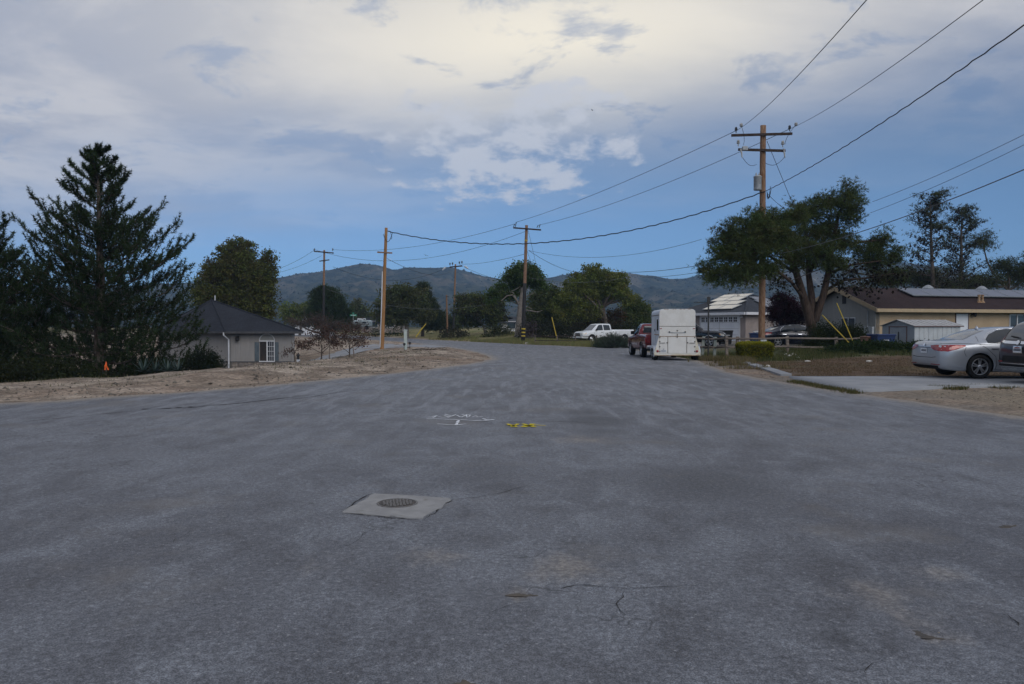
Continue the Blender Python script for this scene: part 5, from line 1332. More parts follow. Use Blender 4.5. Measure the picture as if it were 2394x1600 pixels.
gw = 4.9; g0 = LL - .75 - gw
gd = fbox(f1, 'garage_door', 'white_panel', hg, g0, g0 + gw, .0, 2.13, -.05, .02)
bars(f1, gd, 'trim_white', [(g0 - .12, g0, 0, 2.25), (g0 + gw, g0 + gw + .12, 0, 2.25), (g0, g0 + gw, 2.13, 2.25)], .05, 'door_trim')
bars(f1, gd, 'seam', [(g0 + gw / 2 - .012, g0 + gw / 2 + .012, 0, 2.13)] + [(g0, g0 + gw, k * .53 - .008, k * .53 + .008) for k in (1, 2, 3)], .024, 'door_seam')
for k in range(8):
    uu = g0 + .12 + k * (gw - .2) / 8; w = .40
    pn = fbox(f1, 'door_window', 'interior_dark', gd, uu, uu + w, 1.66, 2.04, .02, .028)
    bars(f1, pn, 'white_panel', [(uu + w / 2 - .02, uu + w / 2 + .02, 1.66, 2.04), (uu, uu + w, 1.83, 1.87)], .036, 'muntin')
b = B(); c = f1.P(g0 + gw + .35, 2.05, .1); b.lathe([(.10, -.08), (.12, 0), (.09, .09), (.02, .13)], 10, c); b.build('wall_lamp', 'trim_white', hg, True)
f2 = Face(c0 + Vector((0, 0, gzz)), dr, (0, 0, 1))
B().tube([f2.P(3.5, 2.35, .5), f2.P(3.2, 2.2, .10), f2.P(3.2, .0, .08)], .05, 8).build('downspout', 'conduit_white', hg, True)
# solar panels: each a framed plate on the roof plane
def roof_face(a, b_, top): 
    u = (b_ - a).normalized(); v = (top - a) - u * (top - a).dot(u); return Face(a, u, v)
fl = roof_face(V3(e1, ze), V3(e0, ze), V3(r0, zr)); SL = (V3(r0, zr) - V3(e0, ze)); slope = (SL - fl.u * SL.dot(fl.u)).length
Lf = (V3(e0, ze) - V3(e1, ze)).length
def panel(f, u, v, w, h, mat, parent, lift=.14, tilt=0.0):
    b = B(); f.box(b, u + .01, u + w - .01, v + .01, v + h - .01, lift - .05, lift); pnl = b.build('solar_panel', mat, parent, True)
    bars(f, pnl, 'galvanised', [(u, u + w, v, v + .03), (u, u + w, v + h - .03, v + h), (u, u + .03, v + .03, v + h - .03), (u + w - .03, u + w, v + .03, v + h - .03)], lift + .012, 'panel_frame', lift - .045)
for (v, ua, n) in ((.75, Lf - 6.2, 2), (2.05, Lf - 6.9, 2), (3.3, Lf - 8.0, 2), (4.5, Lf - 8.2, 2)):
    for k in range(n): panel(fl, ua + k * 1.92, v, 1.9, 1.22 if v < 4 else .95, 'solar_pale', rg)
frr = roof_face(V3(e0, ze), V3(e2, ze), V3(r0, zr))
for (v, ua, n) in ((1.3, 3.6, 2), (2.35, 3.9, 2), (3.4, 4.3, 1)):
    for k in range(n): panel(frr, ua + k * 1.72, v, 1.7, 1.0, 'solar_blue', rg)

# --- right 2: tan house with brown roof
ang = R(17); ul = Vector((math.cos(ang), math.sin(ang), 0)); ug = Vector((-math.sin(ang), math.cos(ang), 0))
q0 = Vector((22.25, 48, 0)); WG, LW = 6.4, 24.0; zg = .32; ztp = 2.86
ht = thing('tan_house', 'long tan stucco house with brown shingle gable roof', 'house', (26, 52, zg))
q1 = q0 + ug * WG; q2 = q0 + ul * LW; q3 = q1 + ul * LW
apx = q0 + ug * WG / 2; za = W(1968, 671, apx.y).z - .02
b = B(); b.prism([(q0.x, q0.y), (q2.x, q2.y), (q3.x, q3.y), (q1.x, q1.y)], zg - .3, ztp - .06); b.build('wall', 'stucco_tan', ht, True)
b = B(); n = -ul * .02
V = [V3(q0 + n, zg - .25), V3(q0 + n, ztp), V3(apx + n, za - .10), V3(q1 + n, ztp), V3(q1 + n, zg - .25)]
V2 = [v + ul * .3 for v in V]
b.add(V + V2, [(0, 1, 2, 3, 4), (9, 8, 7, 6, 5)] + [(i, 5 + i, 5 + (i + 1) % 5, (i + 1) % 5) for i in range(5)]); gbl = b.build('gable_wall', 'siding_gable', ht, True)
sl = (za - ztp) / (WG / 2); oh = .6; ohg = .45
def roofpt(along, s): return q0 + ul * along + ug * (WG / 2 + s * (WG / 2 + oh)) + Vector((0, 0, za - abs(s) * (WG / 2 + oh) * sl))
V = [roofpt(-ohg, -1), roofpt(LW, -1), roofpt(LW, 0), roofpt(-ohg, 0), roofpt(LW, 1), roofpt(-ohg, 1)]
lo = [v - Vector((0, 0, .16)) for v in V]
F = [(0, 1, 2, 3), (3, 2, 4, 5), (6 + 3, 6 + 2, 6 + 1, 6 + 0), (6 + 5, 6 + 4, 6 + 2, 6 + 3), (0, 6, 7, 1), (1, 7, 8, 2), (2, 8, 10, 4), (4, 10, 11, 5), (5, 11, 9, 3), (3, 9, 6, 0)]
rt = M('roof', V + lo, F, 'roof_brown', ht, True)
for (a, c) in ((0, 3), (3, 5)):
    b = B(); p0, p1 = V[a] - ul * .03, V[c] - ul * .03
    b.add([p0 + Vector((0, 0, .02)), p1 + Vector((0, 0, .02)), p1 - Vector((0, 0, .24)), p0 - Vector((0, 0, .24))] + [x + ul * .026 for x in (p0 + Vector((0, 0, .02)), p1 + Vector((0, 0, .02)), p1 - Vector((0, 0, .24)), p0 - Vector((0, 0, .24)))], [(0, 1, 2, 3), (7, 6, 5, 4), (0, 4, 5, 1), (1, 5, 6, 2), (2, 6, 7, 3), (3, 7, 4, 0)])
    b.build('barge_board', 'trim_tan', rt, True)
p0, p1 = V[0] - ug * .03, V[1] - ug * .03; b = B()
b.add([p0 + Vector((0, 0, -.01)), p1 + Vector((0, 0, -.01)), p1 - Vector((0, 0, .22)), p0 - Vector((0, 0, .22))] + [x + ug * .025 for x in (p0 + Vector((0, 0, -.01)), p1 + Vector((0, 0, -.01)), p1 - Vector((0, 0, .22)), p0 - Vector((0, 0, .22)))], [(0, 1, 2, 3), (7, 6, 5, 4), (0, 4, 5, 1), (1, 5, 6, 2), (2, 6, 7, 3), (3, 7, 4, 0)])
b.build('fascia', 'trim_tan', rt, True)
fg = Face(V3(q1 - ul * .02, zg), -ug, (0, 0, 1))            # gable face, u from its far end to the front corner
vv = za - zg - .75
gv = fbox(fg, 'gable_vent', 'interior_dark', gbl, WG / 2 + .28, WG / 2 + .62, vv - .35, vv + .25, .0, .02)
for k in range(7): fbox(fg, 'louvre', 'trim_dark', gv, WG / 2 + .29, WG / 2 + .61, vv - .33 + k * .08, vv - .29 + k * .08, .02, .045)
wg = fbox(fg, 'window', 'glass_house', gbl, WG / 2 + .25, WG / 2 + 1.45, .85, 1.75, .0, .014)
bars(fg, wg, 'trim_white', [(WG / 2 + .22, WG / 2 + 1.48, .81, .86), (WG / 2 + .22, WG / 2 + 1.48, 1.74, 1.79), (WG / 2 + 1.44, WG / 2 + 1.48, .86, 1.74), (WG / 2 + .83, WG / 2 + .88, .86, 1.74)], .04)
for (u_, w_, a_, c_) in ((WG - .75, .26, .55, 1.25), (WG - .40, .32, .65, 1.2)): fbox(fg, 'meter_box', 'can_grey', gbl, u_, u_ + w_, a_, c_, .003, .18)
B().tube([fg.P(WG - .6, 1.25, .06), fg.P(WG - .6, 2.2, .06)], .03, 6).build('conduit', 'can_grey', gbl, True)
for u_ in (.55, .75): B().tube([fg.P(u_, .3, .05), fg.P(u_, 2.15, .05)], .03, 6).build('conduit', 'can_grey', gbl, True)
ff = Face(V3(q0, zg), ul, (0, 0, 1))
def u_at(px):                                              # where a photo column meets the long wall
    k = (px - 1197) / FPX; return (k * q0.y - q0.x) / (ul.x - k * ul.y)
ud = u_at(2234); ue = u_at(2262)
dr_ = fbox(ff, 'door', 'white_panel', ht, ud, ue, .0, 2.03, .002, .03)
bars(ff, dr_, 'shed_brown', [(ue, ue + .05, 0, 2.08), (ud - .04, ud, 0, 2.08), (ud - .04, ue + .05, 2.031, 2.08)], .05, 'door_frame', .002)
B().lathe([(.025, 0), (.035, .04), (.02, .07)], 8, ff.P(ue - .1, 1.0, .06)).build('door_knob', 'chrome', dr_, True)
lantern('wall_lamp', ff, u_at(2272), 2.02, ht, 1.25)
u0_, u1_ = u_at(2360), u_at(2393)
w2 = fbox(ff, 'window', 'glass_house', ht, u0_, u1_, 1.2, 1.95, .002, .015)
bars(ff, w2, 'trim_white', [(u0_ - .05, u1_ + .05, 1.14, 1.2), (u0_ - .05, u1_ + .05, 1.95, 2.01), (u0_ - .05, u0_, 1.2, 1.95), (u1_, u1_ + .05, 1.2, 1.95), ((u0_ + u1_) / 2 - .04, (u0_ + u1_) / 2 + .04, 1.2, 1.95)], .05)
b = B(); b.box(tuple(ff.P(.06, ztp - zg - .30, .03) - Vector((.05, .05, .08))), tuple(ff.P(.06, ztp - zg - .30, .03) + Vector((.05, .05, .08))), .01); b.build('eave_sensor', 'trim_white', ht, True)
fro = Face(V[0], ul, V[3] - V[0] - ul * (V[3] - V[0]).dot(ul)); slo = (V[3] - V[0]).length
up0 = u_at(2160)
for k in range(9): panel(fro, up0 + .9 + k * 1.62, slo * .52, 1.6, slo * .36, 'solar_blue', rt, .16)
for px in (2249, 2380):
    uu = u_at(px) + .9; b = B(); c = fro.P(uu, slo * 1.0, .0); b.lathe([(.34, -.05), (.34, .02), (.36, .03), (.30, .10), (.16, .22), (.03, .26)], 12, c); b.build('roof_ventilator', 'galvanised', rt, True)
for k, du in enumerate((0, .28)):
    c = fro.P(u_at(2300) + .75 + du, slo * .33, 0); b = B(); b.lathe([(.16, -.04), (.09, .10), (.075, .12), (.075, .42), (.10, .43), (.10, .50)], 10, c); b.build('flue_pipe', 'rust', rt, True)

# --- metal shed
sa = W(2138, 761, 39.5); sang = R(20); su = Vector((math.cos(sang), math.sin(sang), 0)); sv = Vector((-math.sin(sang), math.cos(sang), 0))
s0 = Vector((sa.x, sa.y, 0)); SW, SL_, szg = 2.05, 3.1, .30; sze = W(0, 762, 39.5).z; szr = sze + .30
sh = thing('metal_shed', 'small pale metal garden shed with low gable roof', 'shed', (s0.x, s0.y, szg))
fs_ = Face(V3(s0, szg), su, (0, 0, 1)); fgS = Face(V3(s0 + sv * SW, szg), -sv, (0, 0, 1))
b = B(); b.prism([tuple(s0.to_2d() + (su * .04 + sv * .04).to_2d()), tuple((s0 + su * (SL_ - .04) + sv * .04).to_2d()), tuple((s0 + su * (SL_ - .04) + sv * (SW - .04)).to_2d()), tuple((s0 + su * .04 + sv * (SW - .04)).to_2d())], szg, sze - .01); b.build('inner_wall', 'shed_side', sh, True)
np_ = 10
for k in range(np_):
    w = SL_ / np_; bb = B(); fs_.box(bb, k * w + .008, (k + 1) * w - .008, .02, sze - szg, -.038, .012); bb.build('side_panel', 'shed_side', sh, True)
for (a, c, nm, mt) in ((.0, .42, 'front_panel', 'shed_front'), (1.62, SW, 'front_panel', 'shed_front'), (.50, 1.02, 'door', 'shed_front'), (1.03, 1.54, 'door', 'shed_front'), (.42, .495, 'door_post', 'shed_brown'), (1.545, 1.62, 'door_post', 'shed_brown')):
    bb = B(); fgS.box(bb, a, c, .02, sze - szg - .02, -.035, .012 if nm != 'door' else .004); bb.build(nm, mt, sh, True)
b = B(); fgS.box(b, .42, 1.62, sze - szg - .07, sze - szg - .025, .013, .03); b.build('door_track', 'shed_brown', sh, True)
b = B(); fgS.box(b, 1.05, 1.09, .55, .95, .005, .04); b.build('door_handle', 'metal_black', sh, True)
b = B(); Vg = [fgS.P(0, sze - szg - .02, .0), fgS.P(SW, sze - szg - .02, .0), fgS.P(SW / 2, szr - szg - .02, .0)]; b.add(Vg + [v + su * .04 for v in Vg], [(0, 1, 2), (5, 4, 3), (0, 3, 4, 1), (1, 4, 5, 2), (2, 5, 3, 0)]); b.build('gable_panel', 'shed_front', sh, True)
def sroof(al, s): return s0 + su * al + sv * (SW / 2 + s * (SW / 2 + .10)) + Vector((0, 0, szr - abs(s) * (szr - sze) * 1.08 + .0))
nr_ = 9
for k in range(nr_):
    a, c = -.12 + k * (SL_ + .24) / nr_, -.12 + (k + 1) * (SL_ + .24) / nr_ - .006
    for s in (-1, 1):
        q = [sroof(a, s), sroof(c, s), sroof(c, 0), sroof(a, 0)]
        bb = B(); bb.slab(q if s < 0 else q[::-1], .02); bb.build('roof_panel', 'shed_roof', sh, True)
        bb = B(); bb.tube([sroof(c, s) + Vector((0, 0, .022)), sroof(c, 0) + Vector((0, 0, .022))], .016, 4); bb.build('roof_rib', 'shed_roof', sh, True)
b = B(); b.tube([sroof(-.13, -1) + Vector((0, 0, -.01)), sroof(SL_ + .13, -1) + Vector((0, 0, -.01))], .022, 6); b.build('eave_trim', 'shed_brown', sh, True)

# --- distant houses, camper, street sign
def far_house(name, label, d, px0, px1, eave, ridge, depth, wall, roof, base=None, win=()):
    x0 = (px0 - 1197) / FPX * d; x1 = (px1 - 1197) / FPX * d; zb = base if base is not None else gz((x0 + x1) / 2, d); ze_ = W(0, eave, d).z; zr_ = W(0, ridge, d + depth / 2).z
    h = thing(name, label, 'house', ((x0 + x1) / 2, d + depth / 2, zb))
    b = B(); b.prism([(x0, d), (x1, d), (x1, d + depth), (x0, d + depth)], zb - .5, ze_); b.build('wall', wall, h, True)
    o_ = .5; a, c = x0 - o_, x1 + o_; y0, y1, ym = d - o_, d + depth + o_, d + depth / 2; hip = depth * .45
    V = [(a, y0, ze_), (c, y0, ze_), (c, y1, ze_), (a, y1, ze_), (a + hip, ym, zr_), (c - hip, ym, zr_)]
    V = V + [(v[0], v[1], v[2] - .15) for v in V[:4]]
    M('roof', V, [(0, 1, 5, 4), (1, 2, 5), (2, 3, 4, 5), (3, 0, 4), (9, 8, 7, 6), (0, 6, 7, 1), (1, 7, 8, 2), (2, 8, 9, 3), (3, 9, 6, 0)], roof, h, True)
    f = Face((x0, d, zb), (1, 0, 0), (0, 0, 1))
    for (u, w, v, hh) in win:
        wn = fbox(f, 'window', 'glass_house', h, u, u + w, v, v + hh, .003, .03); bars(f, wn, 'trim_white', [(u - .08, u + w + .08, v - .08, v), (u - .08, u + w + .08, v + hh, v + hh + .08), (u - .08, u, v, v + hh), (u + w, u + w + .08, v, v + hh)], .06)
far_house('dark_roofed_house', 'far low house with broad dark roof behind the camper', 140, 845, 935, 754, 728, 9, 'stucco_grey', 'roof_slate', 1.0, [(1.5, 1.4, .5, 1.0), (4.4, 1.4, .5, 1.0)])
far_house('pale_far_house', 'far pale house glimpsed behind the tall oak trunk', 118, 1172, 1232, 754, 740, 8, 'trim_white', 'roof_grey', .6, [(.9, 1.2, .7, 1.0)])
far_house('white_far_house', 'far white house between the oak and the conifer', 150, 690, 760, 738, 728, 8, 'trim_white', 'roof_slate', .5, [(1.5, 1.4, 1.0, 1.1), (4.2, 1.4, 1.0, 1.1)])
def camper():
    d = 118; x0 = (829 - 1197) / FPX * d; x1 = (868 - 1197) / FPX * d; z0 = W(0, 771, d).z; z1 = W(0, 749, d).z
    r = thing('camper_van', 'pale blue camper parked far away by the road', 'camper', ((x0 + x1) / 2, d, z0))
    L = (x1 - x0) / 2; H = z1 - z0
    B().box((-L, -1.1, .35), (L, 1.1, H), .18).build('body', 'rv_blue', r)
    B().box((-L * .6, -.6, H + .001), (L * .3, .6, H + .28), .06).build('roof_unit', 'trim_white', r)
    B().box((-L * .9, -1.12, H * .52), (L * .92, -1.101, H * .57)).build('stripe', 'trim_dark', r)
    for (a, c) in ((-.75, -.4), (.1, .55)): B().box((L * a, -1.115, H * .64), (L * c, -1.101, H * .84), .0).build('window', 'glass_house', r)
    for s in (-.6, .6):
        B().lathe([(.32, -.1), (.34, -.05), (.34, .05), (.32, .1)], 14, (L * s, -1.0, .34), 'y').build('wheel', 'tyre', r)
camper()
p = on(826, 98); r = thing('street_sign', 'green street name sign on a thin post far left', 'sign', p)
zt_ = W(0, 734, 98).z - p.z
B().tube([(0, 0, -.2), (0, 0, zt_)], .035, 8).build('post', 'galvanised', r)
B().box((-.42, -.02, zt_ - .28), (.42, .02, zt_ - .08), .0).build('name_blade', 'sign_green', r)
B().box((-.02, -.42, zt_ - .05), (.02, .42, zt_ + .15), .0).build('name_blade', 'sign_green', r)
B().box((-.3, -.024, zt_ - .20), (.3, -.0205, zt_ - .15)).build('blade_lettering', 'print_white', r)

# ------------------------------------------------------------------ poles and wires
def insulator(p, parent, mat='porcelain_dark', s=1.0):
    B().lathe([(.02 * s, 0), (.02 * s, .09 * s), (.06 * s, .10 * s), (.07 * s, .14 * s), (.03 * s, .16 * s), (.06 * s, .17 * s), (.05 * s, .22 * s), (.02 * s, .25 * s)], 8, p).build('insulator', mat, parent, True)
def pole(name, label, base, top, r0, r1, mat='pole_wood', tar=None, bands=(), extra=.4):
    base = Vector(base); top = Vector(top); root = thing(name, label, 'utility pole', base)
    n = 12; pts = [base + (top - base) * t for t in [(-extra / (top - base).length)] + [i / n for i in range(n + 1)]]
    b = B(); b.tube([p + Vector((random.gauss(0, .004), random.gauss(0, .004), 0)) for p in pts], [r0] + [r0 + (r1 - r0) * i / n for i in range(n + 1)], 14); sh_ = b.build('shaft', mat, root, True, True)
    if tar:
        k = tar; B().tube([base + (top - base) * t for t in (-.03, .25 * k, .5 * k, .75 * k, k)], [(r0 + (r1 - r0) * t) * 1.06 for t in (-.03, .25 * k, .5 * k, .75 * k, k)], 14).build('tar_wrap', 'pole_tar', root, True, True)
    for t in bands: B().tube([base + (top - base) * (t - .006), base + (top - base) * (t + .006)], (r0 + (r1 - r0) * t) * 1.10, 14).build('reflector_band', 'yellow_plastic', root, True, True)
    return root
def arm(parent, a, c, h=.12, w=.10, name='crossarm', mat='arm_wood'):
    a, c = Vector(a), Vector(c); t = (c - a).normalized(); s = t.cross(Vector((0, 0, 1))).normalized() * w / 2; u = s.cross(t).normalized() * h / 2
    V = [a - s - u, a + s - u, a + s + u, a - s + u, c - s - u, c + s - u, c + s + u, c - s + u]
    return M(name, V, [(3, 2, 1, 0), (4, 5, 6, 7), (0, 1, 5, 4), (1, 2, 6, 5), (2, 3, 7, 6), (3, 0, 4, 7)], mat, parent, True)
def wire(name, label, a, c, sag, r, mat='wire', wob=0.0, n=40, cat='power line', group=None, ext=0):
    a, c = Vector(a), Vector(c); pts = []
    for i in range(n + 1):
        t = i / n; p = a.lerp(c, t) + Vector((0, 0, -4 * sag * t * (1 - t)))
        if wob: p += Vector((math.sin(i * 2.1) * wob, 0, math.sin(i * 1.7 + 1) * wob))
        pts.append(p)
    return tag(B().tube(pts, r, 5).build(name, mat, smooth=True), label, cat, group)
# P1: the big pole on the right
d1 = 43.4; b1 = on(1781, d1); t1 = W(1784, 294, d1)
P1 = pole('utility_pole', 'tall brown wooden pole with two crossarms and transformer behind the fence', b1, t1, .185, .155)
dn = .26
A1 = (W(1710, 317, d1 - dn), W(1852, 313, d1 - dn)); A2 = (W(1726, 350, d1 - dn), W(1836, 353, d1 - dn))
arm(P1, *A1, .13, .10); arm(P1, *A2, .13, .10)
i1 = W(1721, 306, d1 - dn); i2 = W(1846, 302, d1 - dn)
for p in (i1, i2): insulator(p - Vector((0, 0, .12)), P1, 'porcelain_dark', 1.3)
e1_ = W(1733, 293, d1 - dn - .1); e2_ = W(1861, 291, d1 - dn - .1)
for p in (e1_, e2_): B().lathe([(.03, -.1), (.09, -.05), (.09, .06), (.04, .10)], 8, p).build('line_clamp', 'porcelain', P1, True)
for (p, q) in ((W(1726, 338, d1 - dn), 0), (W(1830, 340, d1 - dn), 1)):
    insulator(p - Vector((0, 0, .1)), P1, 'porcelain', 1.4)
for px in (1734, 1834):
    B().tube([W(px - 2, 349, d1 - dn - .08), W(px, 360, d1 - dn - .16), W(px + 1, 369, d1 - dn - .2)], [.06, .045, .03], 8).build('fuse_cutout', 'porcelain', P1, True)
B().box(tuple(W(1741, 347, d1 - dn - .12) - Vector((.14, .1, .13))), tuple(W(1741, 347, d1 - dn - .12) + Vector((.16, .1, .10))), .03).build('arrester_box', 'can_grey', P1, True)
tc_ = W(1772, 428, d1 - .22); B().lathe([(.10, -.42), (.20, -.40), (.21, -.36), (.21, .30), (.225, .31), (.225, .35), (.15, .40), (.05, .42)], 18, tc_ - Vector((.02, 0, 0))).build('transformer', 'can_grey', P1, True, True)
for k in (-.08, .08): B().lathe([(.03, 0), (.05, .03), (.03, .06), (.05, .09), (.03, .14), (.012, .2)], 8, tc_ + Vector((k - .02, 0, .36))).build('bushing', 'porcelain', P1, True)
def lead(pts, r=.012, name='jumper_wire', parent=P1, mat='wire'): B().tube(pts, r, 5).build(name, mat, parent, True)
def arc(a, c, sag, n=8, side=0): a, c = Vector(a), Vector(c); return [a.lerp(c, i / n) + Vector((side * math.sin(math.pi * i / n), 0, -sag * math.sin(math.pi * i / n))) for i in range(n + 1)]
lead(arc(e1_, W(1738, 340, d1 - dn), .1, 8, .1)); lead(arc(e2_, W(1835, 338, d1 - dn), .1, 8, -.15)); lead(arc(W(1736, 369, d1 - .45), W(1769, 385, d1 - .25), .22)); lead(arc(W(1834, 368, d1 - .45), W(1790, 382, d1 - .2), .25)); lead(arc(W(1771, 430, d1 - .2), W(1776, 448, d1 - .15), .05))
kk = W(1793, 452, d1 - .18)
for k in range(5): lead(arc(kk + Vector((0, 0, .1 - k * .07)), kk + Vector((.12 + .1 * random.random(), -.05, -.2 + .14 * k)), .18 + .05 * k), .013, 'service_loop')
B().box(tuple(W(1785, 800, d1 - .24) - Vector((.16, .05, .22))), tuple(W(1785, 800, d1 - .24) + Vector((.16, .03, .22))), .02).build('service_box', 'conduit_white', P1, True)
# P2 with tar wrap and stripes
d2 = 78; b2 = on(1222, d2); b2.z = min(b2.z, W(0, 790, d2).z); b2.x = W(1223, 0, d2).x; t2 = W(1231, 527, d2)
P2 = pole('utility_pole', 'striped tar wrapped pole with one crossarm beyond the bend', b2, t2, .19, .14, tar=.505, bands=(.055, .085, .115, .87))
Az = (W(1200, 533, d2 - .2), W(1265, 538, d2 - .2)); arm(P2, *Az, .14, .1)
ii = [W(px, py, d2 - .2) for (px, py) in ((1203, 524), (1207, 520), (1258, 527), (1263, 525))]
for p in ii: B().tube([Vector((p.x - .12, p.y, Az[0].z)), p], [.03, .05], 6).build('insulator', 'porcelain_dark', P2, True)
# P3 the newer service pole
d3 = 55; b3 = on(893, d3); t3 = W(903, 533, d3)
P3 = pole('utility_pole', 'bare new brown service pole with short crossbar and white conduit', b3, t3, .14, .10, 'pole_new')
arm(P3, W(882, 590, d3 - .16), W(917, 592, d3 - .16), .10, .06, 'crossbar', 'pole_wood')
B().tube([W(889, 812, d3 - .05), W(892, 730, d3 - .05), W(894, 635, d3 - .05)], [.05, .05, .045], 8).build('conduit', 'conduit_white', P3, True)
lead(arc(W(896, 548, d3 - .1), W(918, 543, d3 - .1), .6, 10), .02, 'service_loop', P3); lead(arc(W(911, 540, d3 - .1), W(914, 560, d3 - .1), .1, 6, .1), .018, 'service_loop', P3)
# P4, P5, P6 far poles
d4 = 108; b4 = on(756, d4); t4 = W(758, 585, d4)
P4 = pole('utility_pole', 'far tar wrapped pole with crossarm behind the young trees', b4, t4, .18, .13, tar=.60)
arm(P4, W(734, 588, d4 - .2), W(780, 592, d4 - .2), .16, .1); arm(P4, W(747, 611, d4 - .2), W(770, 608, d4 - .2), .14, .1)
for px in (735, 778): insulator(W(px, 588, d4 - .2), P4, 'porcelain_dark', 1.6)
d5 = 124; b5 = on(1060, d5); t5 = W(1065, 618, d5)
P5 = pole('utility_pole', 'far tar wrapped pole with crossarm right of the open oak', b5, t5, .17, .12, tar=.42)
arm(P5, W(1051, 625, d5 - .2), W(1081, 622, d5 - .2), .2, .12)
for px, py in ((1052, 622), (1058, 621), (1074, 619), (1080, 618)): insulator(W(px, py, d5 - .2), P5, 'porcelain_dark', 2.0)
for (a, c) in (((1086, 622), (1094, 628)), ((1034, 632), (1042, 625))): B().tube([W(*a, d5 - .3), W(*c, d5 - .3)], [.10, .14], 8).build('line_cover', 'conduit_white', P5, True)
d6 = 120; P6 = pole('utility_pole', 'short plain brown pole beside the far tarred pole', on(1046, d6), W(1044, 690, d6), .15, .11, 'pole_wood')
arm(P6, W(1042, 694, d6 - .17), W(1049, 694, d6 - .17), .08, .06, 'crossbar')
# wires
GW = 'overhead wires'
def far_end(px, py, d): return W(px, py, d)
wire('power_line', 'primary wire from big pole to striped pole, left strand', i1, ii[1], .35, .016, group=GW)
wire('power_line', 'primary wire from big pole to striped pole, right strand', i2, ii[2], .55, .016, group=GW)
wire('power_line', 'left primary wire rising from the big pole to the top edge', i1, W(2130, -120, 12), .3, .010, group=GW)
wire('power_line', 'right primary wire rising from the big pole to the top edge', i2, W(2560, -200, 12), .3, .010, group=GW)
tw = W(1788, 448, d1 - .2)
wire('power_line', 'thick twisted cable from service pole to the big pole', W(906, 541, d3 - .12), tw, 1.75, .032, wob=.02, n=120, group=GW)
wire('power_line', 'thick twisted cable rising from the big pole to the right edge', tw, W(2560, -60, 16), .3, .018, wob=.012, n=90, group=GW)
wire('power_line', 'upper thin wire crossing right of the pine crown', W(2040, 472, 60), W(2480, 272, 40), .2, .014, group=GW)
wire('power_line', 'lower thin wire crossing right of the pine crown', W(2035, 498, 60), W(2480, 296, 40), .2, .014, group=GW)
wire('power_line', 'grey service cable crossing in front of the pine crown', W(1790, 600, d1 - .2), W(2480, 360, 22), .35, .017, 'wire_grey', group=GW)
wire('power_line', 'upper thin wire from striped pole area to behind trailer pine', W(1460, 637, 70), W(1780, 590, d1), .3, .018, group=GW)
wire('power_line', 'lower thin wire just above the horse trailer hills', W(1500, 648, 70), W(1780, 604, d1), .3, .014, group=GW)
wire('guy_wire', 'steel guy wire from the big pole down into the pine', W(1793, 330, d1 - .1), W(1920, 640, d1 + 1), .0, .014, cat='guy wire', group='guy wires')
wire('power_line', 'service drop from the big pole into the pine crown', kk, W(1900, 520, d1 + 6), .3, .014, group=GW)
wire('power_line', 'upper wire from striped pole to far left pole', ii[0], W(778, 584, d4 - .2), 1.0, .018, group=GW)
wire('power_line', 'lower wire from striped pole to far left pole', W(1232, 540, d2 - .2), W(736, 584, d4 - .2), 2.2, .018, group=GW)
wire('guy_wire', 'long guy wire from the striped pole to the right', W(1235, 540, d2), W(1262, 655, d2 + 1), 0, .014, cat='guy wire', group='guy wires')
wire('guy_wire', 'short guy wire close to the striped pole shaft', W(1232, 585, d2), W(1243, 620, d2 + .5), 0, .014, cat='guy wire', group='guy wires')
wire('power_line', 'wire from striped pole down to the broad oak', W(1236, 586, d2 - .2), W(1370, 640, 96), .5, .02, group=GW)
wire('power_line', 'wire from striped pole towards the right hand crown', W(1236, 586, d2 - .2), W(1640, 560, 60), 1.0, .014, group=GW)
wire('power_line', 'wire with splice from striped pole to the left', W(1228, 594, d2 - .2), W(1075, 618, d5 - .3), .3, .018, group=GW)
wire('power_line', 'wire from service pole crossing low to the far pole', W(905, 605, d3 - .1), W(1052, 636, d5 - .3), .8, .015, group=GW)
wire('power_line', 'wire from far left pole to the far tarred pole', W(778, 624, d4 - .2), W(1036, 630, d5 - .3), 1.8, .02, group=GW)
wire('power_line', 'pale low cable from far left pole across the oaks', W(764, 676, d4 - .2), W(1140, 712, 105), 1.5, .022, 'wire_grey', group=GW)
wire('power_line', 'wire from far tarred pole over the tall oak', W(1084, 624, d5 - .3), W(1210, 664, 92), .3, .02, group=GW)
wire('power_line', 'wire leaving the far left pole towards the oak, upper', W(735, 585, d4 - .2), W(640, 632, 120), .3, .02, group=GW)
wire('power_line', 'wire leaving the far left pole towards the oak, lower', W(752, 598, d4 - .2), W(640, 640, 120), .3, .018, group=GW)
wire('power_line', 'pale wire past the striped pole through the broad oak', W(1238, 650, d2), W(1480, 645, 90), .6, .016, 'wire_grey', group=GW)
# yellow guy markers
def guymark(a, c, label, r=.03):
    tag(B().tube([a, c], r, 8).build('guy_marker', 'yellow_plastic'), label, 'guy marker', 'yellow guy wire markers')
guymark(W(1922, 737, 41), W(1995, 812, 41), 'longer yellow guy marker before the bush by the tan house', .027)
guymark(W(1956, 709, 41.4), W(2001, 815, 41.4), 'steeper yellow guy marker before the bush by the tan house', .027)
guymark(W(1290, 742, 74), W(1304, 800, 74), 'lone yellow guy marker left of the white pickup', .045)
guymark(W(996, 757, 84), W(972, 788, 84), 'longer yellow guy marker in the far field', .05)
guymark(W(987, 766, 84.5), W(973, 789, 84.5), 'shorter yellow guy marker in the far field', .045)
